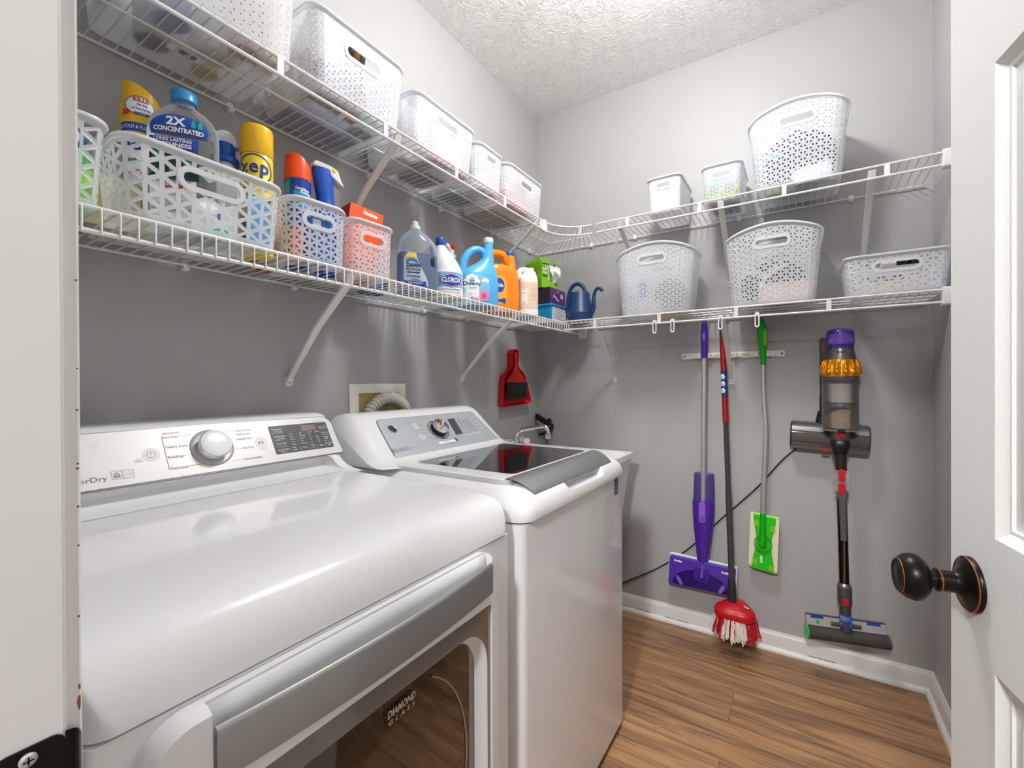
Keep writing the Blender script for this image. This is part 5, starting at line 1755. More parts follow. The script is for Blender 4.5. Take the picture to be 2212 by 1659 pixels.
# sky blue tub in the corner
t = thing('plastic_tub', 'sky blue plastic tub with a white label at the bottom of the corner pile', 'tub', (0.176, -0.225, zs), 0.0)
m = MB().loft([rplate(-0.085 + i, 0.085, -0.095 + i, 0.095 - i, 0.012, z, i * 0) for z, i in ((0, 0.012), (0.004, 0.010), (0.088, 0.0))], True, True)
obj('tub_body', m, mat('tub_blue', '#1f93c9', 0.35), t, smooth=30)
obj('rim', MB().loft([rplate(-0.092, 0.092, -0.102, 0.102, 0.014, z) for z in (0.082, 0.092)]), mat('tub_blue', '#1f93c9'), t, smooth=30, bevel=0.002)
fx = lambda u, v: (0.0862, u, v)
obj('white_label', MB().prism(rrect(-0.080, 0.070, 0.012, 0.079, 0.003), 0.083, 0.0858, lambda u, v, d: (d, u, v)), M_white_lbl, t, smooth=0)
m = MB()
for k in range(8):
    flat(m, [(-0.074, 0.018 + k * 0.0073), (0.055 - 0.02 * (k % 3), 0.018 + k * 0.0073), (0.055 - 0.02 * (k % 3), 0.0202 + k * 0.0073), (-0.074, 0.0202 + k * 0.0073)], fx)
obj('printed_lines', m, mat('dark_teal_print', '#25586b', 0.5), t, smooth=0)
# white and black open box beside the purple one, both on the tub
t = thing('refill_box', 'black and white open box with folded blue cloths, on the tub beside the purple box', 'box', (0.110, -0.270, zs + 0.0935), 0.0)
b = MB().box(-0.075, 0.060, -0.0475, -0.045, 0, 0.012).box(-0.075, 0.060, 0.058, 0.0605, 0, 0.082).box(-0.075, 0.060, -0.0475, 0.0605, 0, 0.003).box(0.058, 0.060, -0.0475, 0.0605, 0, 0.082).box(-0.075, -0.073, -0.0475, 0.0605, 0, 0.082).box(-0.075, 0.06, -0.0475, 0.0605, 0.079, 0.082)
obj('carton', b, mat('black_carton', '#1c1b1f', 0.45), t, smooth=0)
obj('white_side', MB().box(0.024, 0.0608, -0.0485, -0.0475, 0.0, 0.082), M_white_lbl, t, smooth=0)
m = MB()
for z in (0.030, 0.052):
    m.box(0.036, 0.046, -0.0490, -0.0486, z, z + 0.014)
obj('dark_marks', m, M_black, t, smooth=0)
for k in range(4):
    w = thing('folded_cloth', ('lowest', 'second lowest', 'third', 'topmost')[k] + ' folded blue cloth showing in the black open box', 'cloth', (0.068, -0.258, zs + 0.0985 + k * 0.012), 0.0, group='blue cloths in the black box')
    mb = MB().loft([rplate(-0.029, 0.029, -0.031, 0.070, 0.004, z, i) for z, i in ((0, 0.002), (0.003, 0), (0.008, 0), (0.011, 0.002))])
    obj('cloth_fold', mb, mat('pale_blue_cloth' if k % 2 else 'mid_blue_cloth', '#9cc4e6' if k % 2 else '#3a78c2', 0.8), w, smooth=40)
t = thing('wet_mop_box', 'purple carton with a drawn white mop, on the tub in the corner', 'box', (0.211, -0.2285, zs + 0.0935), 0.0)
bx('carton', -0.038, 0.040, -0.085, 0.085, 0, 0.083, mat('dark_purple_carton', '#2b2333', 0.45), t)
obj('purple_front', MB().box(0.0402, 0.0407, -0.0845, 0.0845, 0.001, 0.082), mat('purple_carton', '#5d2f6e', 0.45), t, smooth=0)
fx = lambda u, v: (0.0412, u, v)
m = MB()
flat(m, [(-0.050, 0.044), (-0.044, 0.050), (0.012, 0.024), (0.006, 0.018)], fx)
flat(m, [(-0.056, 0.034), (-0.036, 0.056), (-0.033, 0.053), (-0.053, 0.031)], fx)
text_mb(m, 'WetJet', 0.0, 0.066, 0.007, fx, bold=0.02)
flat(m, rrect(0.030, 0.058, 0.040, 0.062, 0.006), fx)
obj('white_print', m, mat('lilac_white', '#d8cbe2', 0.5), t, smooth=0)
# green tissue carton, torn open
t = thing('tissue_carton', 'torn open green carton of white sweeper cloths on top of the corner pile', 'box', (0.165, -0.2515, zs + 0.1775), -0.25)
M_gc = mat('lime_carton', '#86c21e', 0.45)
b = MB().box(-0.055, 0.060, -0.058, -0.0565, 0, 0.128).box(-0.055, -0.0535, -0.058, 0.060, 0, 0.15).box(-0.055, 0.060, 0.0585, 0.060, 0, 0.135).box(-0.055, 0.060, -0.058, 0.060, 0, 0.002)
b.box(0.0585, 0.060, -0.058, -0.010, 0, 0.130).box(0.0585, 0.060, -0.010, 0.060, 0, 0.045).box(0.0585, 0.060, 0.044, 0.060, 0.045, 0.13)
obj('carton', b, M_gc, t, smooth=0)
fl = MB().add([(0.060, -0.058, 0.128), (0.060, 0.060, 0.135), (-0.006, 0.062, 0.178), (-0.012, -0.030, 0.176)], [(0, 1, 2, 3)])
fl.add([(-0.055, -0.058, 0.128), (0.058, -0.058, 0.128), (0.020, -0.035, 0.172), (-0.040, -0.038, 0.150)], [(0, 1, 2, 3)])
obj('torn_flap', fl, mat('carton_flap', '#7fb33a', 0.5), t, smooth=0, solid=0.0012)
inn = MB().add([(-0.050, -0.0560, 0.128), (0.055, -0.0560, 0.128), (0.016, -0.034, 0.170), (-0.036, -0.036, 0.149)], [(0, 1, 2, 3)])
obj('flap_lining', inn, mat('carton_lining', '#b7a892', 0.8), t, smooth=0, solid=0.0008)
fy = lambda u, v: (u, -0.0586, v)
fx = lambda u, v: (0.0606, u, v)
m = text_mb(MB(), 'Swiffer', -0.034, 0.092, 0.010, fx, bold=0.04, shear=0.2, width=0.040)
text_mb(m, 'Sweeper', -0.034, 0.076, 0.008, fx, bold=0.04, width=0.036)
flat(m, oval(-0.020, 0.112, 0.009, 0.009, 16), fx)
obj('white_lettering', m, M_white_text, t, smooth=0)
m = MB()
flat(m, rrect(-0.054, -0.014, 0.056, 0.068, 0.002), fx)
flat(m, oval(-0.020, 0.112, 0.005, 0.005, 12), lambda u, v: (0.0610, u, v))
flat(m, [(-0.052, 0.118), (-0.004, 0.118), (-0.004, 0.126), (-0.052, 0.126)], fx)
obj('dark_green_print', m, mat('dark_green_print', '#1d6a26', 0.5), t, smooth=0)
m = MB()
flat(m, [(-0.053, 0.004), (0.056, 0.004), (0.056, 0.050), (-0.053, 0.050)], fy)
obj('lower_panel', m, mat('deep_lime', '#6fae17', 0.45), t, smooth=0)
cl_ = MB()
random.seed(11)
cl_.box(-0.048, 0.052, -0.050, 0.052, 0.006, 0.118)
obj('cloth_stack', cl_, mat('white_cloth', '#eceae6', 0.9), t, smooth=0, bevel=0.006)
tis = MB().sheet(lambda a, b: (0.057 + 0.050 * math.sin(PI * b) * (0.35 + 0.65 * a) + 0.006 * math.sin(9 * a + 5 * b), 0.000 + 0.046 * a + 0.008 * math.sin(8 * b), 0.035 + 0.085 * b + 0.010 * math.sin(7 * a) * (1 - b)), 10, 12)
obj('loose_cloth', tis, mat('white_cloth', '#eceae6'), t, smooth=80, solid=0.0012)

# navy watering can
t = thing('watering_can', 'navy blue watering can with looped handle on the lower back shelf', 'watering can', (0.343, -0.155, zs + 0.002), 0.05)
M_wc = mat('navy_can', '#1f3a66', 0.4, noise=(40, 0.08))
lat('can_body', [(0.054, 0), (0.0600, 0.004), (0.0665, 0.046), (0.0665, 0.052), (0.064, 0.056), (0.050, 0.150), (0.047, 0.158), (0.044, 0.159), (0.043, 0.150), (0.040, 0.10), (0.0, 0.10)], M_wc, t, 40, 40)
hm = MB().tube(spline([(-0.060, -0.006, 0.030), (-0.066, -0.006, 0.080), (-0.062, -0.006, 0.140), (-0.044, -0.006, 0.190), (-0.015, -0.006, 0.206), (0.014, -0.006, 0.194), (0.030, -0.004, 0.166), (0.034, -0.004, 0.150)], 5), [0.010] * 36, 12)
obj('handle', hm, M_wc, t, smooth=60)
sp_ = MB().tube(spline([(0.050, 0.0, 0.020), (0.072, 0.0, 0.070), (0.074, 0.0, 0.120), (0.082, 0.0, 0.158), (0.098, 0.0, 0.173), (0.114, 0.0, 0.166), (0.118, 0.0, 0.156)], 5), [0.011] * 10 + [0.0085] * 21, 12)
obj('spout', sp_, M_wc, t, smooth=60)

# ================================================================ tools on the back wall
t = thing('tool_rail', 'white wall rail with spring clips holding mop and sweeper handles', 'wall rack', (1.033, 0, 1.3175), 0.0)
m = MB().prism(rrect(-0.216, 0.216, -0.0145, 0.0145, 0.008), -0.009, 0.0, lambda u, v, d: (u, d, v))
m.prism(rrect(-0.175, 0.175, -0.010, 0.010, 0.001, 2), -0.0115, -0.009, lambda u, v, d: (u, d, v))
M_crail = mat('aged_white_plastic', '#e6e2da', 0.4)
obj('rail', m, M_crail, t, smooth=0)
g = MB().prism(rrect(-0.120, 0.130, -0.0035, 0.0035, 0.001, 2), -0.0122, -0.0112, lambda u, v, d: (u, d, v))
obj('rail_groove', g, mat('groove_grey', '#bab5ad', 0.5), t, smooth=0)
for u in (-0.204, 0.204):
    obj('screw', MB().lathe([(0.0045, 0), (0.004, -0.0015), (0, -0.0018)], 12, (u, -0.0088, 0), 'y'), M_dark, t)
for u in (-0.11, 0.0, 0.13):
    c = MB()
    for sgn in (-1, 1):
        c.box(u + sgn * 0.0215 - 0.007, u + sgn * 0.0215 + 0.007, -0.034, -0.0095, -0.012, 0.012)
        c.box(u + sgn * 0.040 - 0.012, u + sgn * 0.040 + 0.012, -0.020, -0.0095, -0.011, 0.011)
    obj('spring_clip', c, M_crail, t, smooth=0, bevel=0.003)

# purple spray mop
t = thing('spray_mop', 'purple spray mop with silver pole and wide flat head, leftmost tool on back wall', 'mop', (0.913, -0.045, 0.0), 0.0)
M_pur = mat('purple_plastic', '#4a2596', 0.3)
M_pur2 = mat('lilac_plastic', '#8a63c8', 0.35)
M_purd = mat('deep_purple_plastic', '#2a1470', 0.2)
X0 = lambda z: 0.003 + 0.009 * (z - 0.28)
obj('pole', MB().tube([(X0(z), 0, z) for z in (0.62, 0.98)], 0.0122, 16), M_alu, t)
obj('pole_upper', MB().tube([(X0(z), 0, z) for z in (0.975, 1.315)], 0.0128, 16), M_alu, t)
obj('handle', MB().tube(spline([(X0(z), 0, z) for z in (1.305, 1.36, 1.42, 1.455, 1.472, 1.482)], 2), [0.0140, 0.0142, 0.0145, 0.0150, 0.0152, 0.0150, 0.0140, 0.0125, 0.0105, 0.009, 0.008], 16), M_pur, t, smooth=60)
obj('trigger', MB().prism(oval(X0(1.40), 1.405, 0.0055, 0.020, 20), -0.0165, -0.010, lambda u, v, d: (u, d, v)), M_pur2, t, smooth=0)
yk = MB().tube([(X0(1.47) - 0.016, 0, 1.506), (X0(1.47) - 0.010, 0, 1.490), (X0(1.47), 0, 1.478), (X0(1.47) + 0.010, 0, 1.490), (X0(1.47) + 0.016, 0, 1.506)], [0.003, 0.004, 0.005, 0.004, 0.003], 8)
obj('hanging_loop', yk, M_pur, t)
def oct_(zrows, m, name, y=0.006, n=2.6, par=None):
    return obj(name, MB().loft([[(X0(z) + p[1], y + p[0], z) for p in sring(a, b, n, 0)] for z, a, b in zrows]), m, par or t, smooth=50)
oct_([(0.600, 0.046, 0.024), (0.66, 0.046, 0.024), (0.735, 0.0445, 0.023), (0.758, 0.043, 0.021), (0.762, 0.041, 0.019)], clear('violet_clear_bottle', '#8f7cd0', fog=0.25), 'solution_bottle', 0.018)
oct_([(0.610, 0.040, 0.019), (0.675, 0.040, 0.019)], mat('blue_solution_label', '#2e4fc0', 0.4), 'solution_label', 0.018)
oct_([(0.285, 0.0215, 0.020), (0.32, 0.0225, 0.022), (0.37, 0.027, 0.026), (0.43, 0.034, 0.030), (0.50, 0.0415, 0.033), (0.57, 0.0465, 0.034), (0.62, 0.0485, 0.033), (0.634, 0.0480, 0.031)], M_pur, 'motor_body')
lt_ = MB().prism(rrect(-0.0145, 0.0145, 0.535, 0.634, 0.0142, 6), -0.0305, -0.024, lambda u, v, d: (X0(0.58) + u, d, v))
ltp = obj('release_latch', lt_, M_pur2, t, smooth=0, bevel=0.002)
obj('latch_grip', MB().prism(oval(X0(0.58), 0.556, 0.011, 0.016, 20), -0.0318, -0.0302, lambda u, v, d: (u, d, v)), mat('mid_lilac', '#7350b4', 0.35), ltp, smooth=0)
# head: leaning plate with pad behind
hd_ = [(-0.143, 0.354), (0.146, 0.347), (0.139, 0.219), (-0.153, 0.213)]
HT = lambda y: (lambda u, v, d: (u, y + d, v))
pad = [(-0.149, 0.361), (0.152, 0.352), (0.146, 0.206), (-0.160, 0.206)]
def smoothq(q, r=0.010):
    out = []
    n = len(q)
    for i in range(n):
        p, a, b = Vector(q[i]), Vector(q[i - 1]), Vector(q[(i + 1) % n])
        da, db = (a - p).normalized(), (b - p).normalized()
        for k in range(5):
            w = k / 4
            out.append(tuple(p + da * r * (1 - w) ** 2 + db * r * w ** 2))
    return out
obj('cleaning_pad', MB().prism(smoothq(pad), 0.004, 0.0, lambda u, v, d: (u, d * 4.2, v)), mat('white_pad', '#e8e6e6', 0.9, bump=(300, 0.4)), t, smooth=0, bevel=0.005)
head = obj('mop_head', MB().prism(smoothq(hd_), -0.018, 0.000, lambda u, v, d: (u, d, v)), mat('head_purple', '#5836ac', 0.28), t, smooth=0, bevel=0.004)
m = MB()
fa = [( -0.006 + 0.124 * math.cos(a), 0.222 + 0.084 * math.sin(a)) for a in [PI * k / 24 for k in range(25)]]
obj('glossy_arch', m.prism(fa, -0.0215, -0.016, lambda u, v, d: (u, d, v)), M_purd, head, smooth=0, bevel=0.0015)
m = MB()
for u, rr_ in ((-0.098, 0.5), (0.088, -0.5)):
    flat(m, [(u + x * math.cos(rr_) - y * math.sin(rr_), 0.243 + x * math.sin(rr_) + y * math.cos(rr_)) for x, y in oval(0, 0, 0.009, 0.024, 18)], lambda a, b: (a, -0.0222, b))
obj('lilac_windows', m, M_pur2, head, smooth=0)
f = lambda u, v: (u, -0.0186, v)
m = text_mb(MB(), 'Swiffer', -0.104, 0.328, 0.010, f, bold=0.05, shear=0.25, width=0.040, rot=-0.06)
text_mb(m, 'Swiffer', 0.105, 0.315, 0.010, f, bold=0.05, shear=0.25, width=0.040, rot=-0.06)
obj('white_lettering', m, M_white_text, head, smooth=0)
jt = MB().prism(rrect(-0.033, 0.035, 0.255, 0.330, 0.026, 6), -0.026, -0.016, lambda u, v, d: (u, d, v))
obj('swivel_cup', jt, M_pur, head, smooth=0, bevel=0.003)
obj('swivel_neck', MB().tube([(X0(0.30), -0.004, 0.33), (X0(0.28), -0.028, 0.275)], [0.019, 0.017], 16), M_pur, t, smooth=50)

# red string mop
t = thing('string_mop', 'red string mop with black and red handle, strings hanging over the baseboard', 'mop', (1.045, -0.10, 0.0), 0.0)
ax = lambda z: (-0.042 + (1.48 - z) * 0.0375, 0.040 - (1.48 - z) * 0.040, z)
obj('handle_tip', MB().tube([ax(z) for z in (1.478, 1.47, 1.385)], [0.009, 0.0118, 0.0125], 14), M_dark, t, smooth=50)
obj('handle_sleeve', MB().tube([ax(z) for z in (1.388, 1.01)], 0.0125, 14), mat('crimson_sleeve', '#9c1019', 0.35), t)
b = MB().tube([ax(z) for z in (1.245, 1.125)], 0.01285, 14)
lb = obj('handle_label', b, mat('navy_label', '#1b2f78', 0.4), t)
m = MB()
for z in (1.218, 1.186, 1.154):
    c = ax(z)
    flat(m, oval(0, 0, 0.0095, 0.0115, 18), lambda u, v: (c[0] + 0.0135 * math.sin(u / 0.0135 - 0.35), c[1] - 0.0135 * math.cos(u / 0.0135 - 0.35), z + v))
obj('white_roundels', m, M_white_text, lb, smooth=0)
m = MB()
for z in (1.218, 1.186, 1.154):
    c = ax(z)
    flat(m, oval(0, -0.003, 0.0035, 0.005, 12), lambda u, v: (c[0] + 0.0140 * math.sin(u / 0.0135 - 0.35), c[1] - 0.0140 * math.cos(u / 0.0135 - 0.35), z + v))
    text_mb(m, 'OCedar', 0.0125, -0.006, 0.0038, lambda u, v: (c[0] + 0.0137 * math.sin(u / 0.0135 - 0.35), c[1] - 0.0137 * math.cos(u / 0.0135 - 0.35), z + v), rot=PI / 2)
obj('label_print', m, mat('grey_blue_print', '#9fb2cf', 0.5), lb, smooth=0)
M_pole = mat('dark_grey_pole', '#4b4a4c', 0.35, metal=0.3)
obj('pole', MB().tube([ax(z) for z in (1.012, 1.005, 0.705)], [0.013, 0.0105, 0.0105], 14), M_pole, t, smooth=50)
obj('pole_lower', MB().tube([ax(z) for z in (0.712, 0.66, 0.30)], [0.0118, 0.0122, 0.0122], 14), M_pole, t, smooth=50)
obj('socket', MB().tube([ax(z) for z in (0.315, 0.295, 0.225, 0.195)], [0.0135, 0.0165, 0.0175, 0.019], 14), mat('socket_grey', '#2c2b2d', 0.45), t, smooth=50)
cx_, cy_ = ax(0.2)[0] + 0.010, ax(0.2)[1]
cap_ = MB()
tri = lambda k, z: [(cx_ + k * r * math.cos(a), cy_ - 0.004 + k * r * math.sin(a) * 0.88, z - 0.030 * k * r * math.sin(a) * -3.5 - 0.016 * (math.cos(a) < -2)) for a, r in
                    [(2 * PI * i / 48, 0.078 * (1 + 0.13 * math.cos(3 * (2 * PI * i / 48 - PI / 2)))) for i in range(48)]]
cap_.loft([tri(k, z) for k, z in ((0.93, 0.168), (1.0, 0.172), (1.0, 0.190), (0.94, 0.200), (0.80, 0.207), (0.45, 0.216), (0.26, 0.222))])
obj('mop_cap', cap_, mat('mop_red', '#c01119', 0.33), t, smooth=50)
cr = MB()
pp = tri(0.70, 0.213)
text_mb(cr, 'OCedar', 0, 0, 0.011, lambda u, v: (cx_ + 0.036 + u * 0.75 + v * 0.5, cy_ - 0.016 - u * 0.42 + v * 0.75, 0.2165 + 0.105 * (-0.012 - u * 0.42 + v * 0.75)), bold=0.04)
obj('white_lettering', cr, M_white_text, t, smooth=0)
M_sred, M_swht = mat('red_yarn', '#c21a22', 0.9, noise=(300, 0.3)), mat('white_yarn', '#e3ddd4', 0.9, noise=(300, 0.2))
random.seed(21)
red, wht = MB(), MB()
for i in range(400):
    a = random.uniform(0, 2 * PI)
    r = 0.070 * math.sqrt(random.uniform(0.25, 1.0))
    sx_, sy_ = r * math.cos(a), r * math.sin(a) * 0.85
    L = random.uniform(0.075, 0.108)
    sp2 = random.uniform(1.12, 1.50)
    z0_ = 0.178 + 0.105 * sy_
    y_end = min(cy_ + sy_ * sp2, -0.022 - cy_ * 0 - 0.10 + 0.10) 
    ex, ey = cx_ + sx_ * sp2, cy_ - 0.004 + sy_ * sp2 * 0.9
    # keep clear of the wall behind
    if 0.0 - 0.10 + ey > -0.034:
        ey = 0.066
    red_one = (sx_ < -0.036 and sx_ > -0.058) or (sx_ > 0.036 and sy_ < 0.04)
    if random.random() < 0.06:
        red_one = not red_one
    pts = []
    for k in range(6):
        q = k / 5
        pts.append((cx_ + sx_ + (ex - cx_ - sx_) * q ** 0.8 + random.uniform(-0.0018, 0.0018), cy_ + sy_ + (ey - cy_ - sy_) * q + random.uniform(-0.0018, 0.0018), z0_ - L * q ** 1.15))
    (red if red_one else wht).tube(spline([tuple(p) for p in pts], 2), 0.0036 if red_one else 0.0034, 6)
o = obj('white_strings', wht, M_swht, t, smooth=60)
o['kind'] = 'stuff'
o = obj('red_strings', red, M_sred, t, smooth=60)
o['kind'] = 'stuff'

# green sweeper
t = thing('floor_sweeper', 'bright green floor sweeper with bent silver pole, hanging right of the red mop', 'sweeper', (1.163, -0.045, 0.0), 0.0)
M_gr = mat('bright_green_plastic', '#12a512', 0.35)
hp = spline([(0.004, 0, 1.268), (0.004, 0, 1.31), (0.002, 0, 1.35), (0.000, 0, 1.395), (0.000, 0, 1.43), (0.000, 0, 1.455), (-0.006, 0, 1.478), (-0.012, 0, 1.490)], 3)
obj('handle', MB().tube(hp, [0.0115, 0.0115, 0.0118, 0.0122, 0.0128, 0.0138, 0.0155, 0.0170, 0.0185, 0.0198, 0.0202, 0.0200, 0.0188, 0.0165, 0.0135, 0.0108, 0.009, 0.0075, 0.0065, 0.006, 0.0055, 0.005], 16), M_gr, t, smooth=60)
obj('grip_insert', MB().tube(spline([(0.0115, -0.006, 1.345), (0.0125, -0.010, 1.375), (0.0125, -0.011, 1.405), (0.009, -0.009, 1.435)], 3), [0.002, 0.006, 0.0085, 0.0095, 0.0100, 0.0100, 0.0095, 0.008, 0.005, 0.002], 12), mat('lime_grip', '#7bc91f', 0.45), t, smooth=60)
obj('pole_upper', MB().tube(spline([(0.004, 0, 1.272), (0.006, 0, 1.14), (0.013, 0, 1.02), (0.0145, 0, 0.965)], 4), 0.0105, 14), M_alu, t, smooth=60)
obj('pole', MB().tube(spline([(0.0145, 0, 0.97), (0.012, 0, 0.88), (0.005, -0.002, 0.72), (0.003, -0.004, 0.60)], 4), 0.0112, 14), M_alu, t, smooth=60)
obj('neck', MB().tube([(0.003, -0.004, 0.612), (0.002, -0.008, 0.54), (0.001, -0.014, 0.497), (0.0, -0.016, 0.470)], [0.0118, 0.0125, 0.0155, 0.0145], 14), M_gr, t, smooth=60)
q = [(-0.047, 0.612), (0.066, 0.600), (0.057, 0.352), (-0.056, 0.366)]
obj('dust_cloth', MB().prism(smoothq(q, 0.006), 0.003, 0.018, lambda u, v, d: (u, d, v)), mat('limed_cloth', '#cfe08a', 0.9, bump=(250, 0.5)), t, smooth=0, bevel=0.003)
def pad_m(u, v):
    a = (0.612 + (0.600 - 0.612) * (u + 1) / 2, 0.366 + (0.352 - 0.366) * (u + 1) / 2)
    xl, xr = -0.047 - 0.009 * (1 - v), 0.066 - 0.009 * (1 - v)
    return (xl + (xr - xl) * (u + 1) / 2, a[1] + (a[0] - a[1]) * v)
gp_ = [pad_m(u, v) for u, v in [(-0.74, 0.01), (0.74, 0.01)] + [(0.74 - 0.26 * math.sin(PI * k / 10) ** 2, 0.05 + 0.9 * k / 10) for k in range(11)] + [(0.74, 0.99), (-0.74, 0.99)] + [(-0.74 + 0.26 * math.sin(PI * k / 10) ** 2, 0.95 - 0.9 * k / 10) for k in range(11)]]
ph = obj('sweeper_head', MB().prism(gp_, -0.008, 0.003, lambda u, v, d: (u, d, v)), mat('fresh_green', '#22c51c', 0.3, bump=(60, 0.5)), t, smooth=0, bevel=0.002)
wl = MB()
for s_ in (-1, 1):
    for k in range(26):
        a = pad_m(s_ * 0.93, 0.05 + 0.9 * k / 26)
        b = pad_m(s_ * (0.99), 0.05 + 0.9 * (k + 0.55) / 26)
        wl.box(min(a[0], b[0]), max(a[0], b[0]), 0.0005, 0.003, a[1], b[1])
obj('cloth_stitches', wl, mat('cream_stitch', '#e6dfc0', 0.9), t, smooth=0)
cw = MB()
for s_ in (-1, 1):
    cw.prism([pad_m(s_ * 0.97, 0.04), pad_m(s_ * 0.97, 0.96)] + [pad_m(s_ * (0.78 - 0.26 * math.sin(PI * k / 10) ** 2), 0.96 - 0.92 * k / 10) for k in range(11)], -0.001, 0.0032, lambda u, v, d: (u, d, v))
obj('folded_cloth_edge', cw, mat('cream_cloth', '#e7e2c8', 0.9), t, smooth=0)
bt = MB()
for u, v in ((-0.55, 0.84), (0.58, 0.80), (-0.55, 0.13), (0.58, 0.10)):
    c = pad_m(u, v)
    for k in range(6):
        a = 2 * PI * k / 6
        flat(bt, oval(c[0] + 0.0055 * math.cos(a), c[1] + 0.0085 * math.sin(a), 0.0042, 0.0056, 10), lambda x, y: (x, -0.0092, y))
obj('cloth_grippers', bt, mat('yellow_green_rubber', '#a6e02a', 0.5), ph, smooth=0)
ring = MB()
for a_, b_ in ((0.036, 0.041), (0.030, 0.034)):
    ring_band(ring, oval(0.003, 0.478, a_, b_, 30), oval(0.003, 0.478, a_ - 0.003, b_ - 0.003, 30), lambda x, y: (x, -0.0095, y))
obj('swivel_rings', ring, M_gr, ph, smooth=0, solid=0.002)
obj('white_lettering', text_mb(MB(), 'Swiffer', 0.0, 0.412, 0.010, lambda u, v: (u * 1.0, -0.0095, v), bold=0.05, shear=0.2, rot=PI / 2, width=0.035), M_white_text, ph, smooth=0)

# ================================================================ cordless vacuum
t = thing('wall_dock', 'slim dark grey vacuum charging dock fixed to the back wall', 'charging dock', (1.392, 0, 1.05), 0.0)
obj('dock_plate', MB().prism(rrect(-0.018, 0.05, -0.055, 0.325, 0.006), -0.040, 0.0, lambda u, v, d: (u, d, v)), M_dark, t, smooth=0, bevel=0.003)
obj('dock_arm', MB().box(-0.020, -0.004, -0.062, -0.038, -0.02, 0.09), M_black, t, smooth=0, bevel=0.004)
obj('tool_socket', MB().tube([(-0.012, -0.045, 0.02), (-0.016, -0.045, -0.02), (-0.010, -0.045, -0.05)], [0.014, 0.019, 0.015], 14), M_black, t, smooth=60)
obj('accent', MB().box(-0.012, 0.0, -0.0412, -0.040, 0.265, 0.31), mat('dull_magenta', '#7d2b52', 0.4), t, smooth=0)
# spare motor head in the dock
t = thing('brush_head', 'silver motorised brush head with clear roller cover, hung behind the vacuum', 'vacuum head', (1.402, -0.056, 0.965), rot=(0, 0.045, 0))
M_nick = mat('nickel_grey', '#8d8a88', 0.28, metal=0.85)
sec = lambda r0, r1, a0, a1, n=12: [(r0 * math.cos(math.radians(a0 + (a1 - a0) * k / n)), r0 * math.sin(math.radians(a0 + (a1 - a0) * k / n))) for k in range(n + 1)] + [(r1 * math.cos(math.radians(a1 + (a0 - a1) * k / n)), r1 * math.sin(math.radians(a1 + (a0 - a1) * k / n))) for k in range(n + 1)]
fm_ = lambda u, v, d: (d, -u * 0.55, v)
obj('roller_drum', MB().lathe([(0.0, -0.118), (0.040, -0.118), (0.040, 0.118), (0.0, 0.118)], 28, (0, 0.012, 0), 'x'), mat('roller_bristle', '#6d625a', 0.8, noise=(90, 0.5)), t, smooth=50)
obj('clear_cover', MB().prism(sec(0.054, 0.0515, -35, 25), -0.128, 0.128, lambda u, v, d: (d, 0.012 - u * 0.9, v)), clear('smoky_cover', '#b8afa8', fog=0.18), t, smooth=40)
obj('upper_shell', MB().prism(sec(0.058, 0.050, 22, 100), -0.128, 0.128, lambda u, v, d: (d, 0.012 - u * 0.9, v)), M_nick, t, smooth=40)
obj('lower_shell', MB().prism(sec(0.058, 0.050, -95, -34), -0.124, 0.130, lambda u, v, d: (d, 0.012 - u * 0.9, v)), M_nick, t, smooth=40)
for s_ in (-1, 1):
    obj('end_cap', MB().lathe([(0.0, 0), (0.054, 0), (0.056, 0.003 * s_), (0.050, 0.006 * s_), (0.0, 0.006 * s_)], 28, (s_ * 0.128, 0.012, 0), 'x'), M_dark, t, smooth=40)
obj('red_latch', MB().box(-0.022, 0.006, -0.040, -0.026, -0.0525, -0.047), M_red, t, smooth=0)
obj('cable_rest', MB().tube([(-0.03, -0.004, 0.057), (0.10, -0.002, 0.057)], 0.006, 8), M_black, t)

t = thing('cordless_vacuum', 'cordless stick vacuum with purple top, gold cyclones and clear bin, docked on back wall', 'vacuum cleaner', (1.437, -0.125, 0.0), 0.0)
vz = lambda n, prof, m, sm=40, par=None, seg=40: obj(n, MB().lathe(prof, seg), m, par or t, smooth=sm)
M_gun = mat('gunmetal', '#6f6c6a', 0.3, metal=0.8)
fc = vz('filter_cap', [(0.0445, 1.322), (0.0450, 1.334), (0.0455, 1.336), (0.0455, 1.380), (0.0440, 1.390), (0.0400, 1.396), (0.030, 1.399), (0.0, 1.400)], mat('filter_purple', '#3b1f7d', 0.18, coat=0.6))
vz('filter_band', [(0.0458, 1.339), (0.0458, 1.378)], mat('filter_violet', '#5e3f9e', 0.35), par=fc)
m = MB()
for a0 in (-135, -45):
    for k in range(3):
        m.add([(0.0462 * math.cos(math.radians(a0 + q)), 0.0462 * math.sin(math.radians(a0 + q)), 1.347 + k * 0.006 + h) for h in (0, 0.0014) for q in (-9, -3, 3, 9)], [(0, 1, 5, 4), (1, 2, 6, 5), (2, 3, 7, 6)])
obj('grip_lines', m, mat('pale_violet_print', '#c9c2dc', 0.4), fc, smooth=0)
vz('motor_housing', [(0.0440, 1.326), (0.0445, 1.322), (0.0475, 1.300), (0.0515, 1.282), (0.0535, 1.274)], M_gun)
Bd = Body([(1.27, 0.0545, 0.0545, 2), (1.30, 0.0475, 0.0475, 2), (1.322, 0.0445, 0.0445, 2)], k=1)
Wv = Bd.wrap(0.0007)
rotm = lambda p: (p[1], -p[0], p[2])
obj('dark_lettering', text_mb(MB(), 'dyson', 0.0, 1.3040, 0.0080, lambda u, v: rotm(Wv(u, v)), bold=0.03, width=0.030), M_black_text, t, smooth=0)
M_gold = mat('cyclone_gold', '#dd8f1a', 0.25, metal=0.6)
rg = []
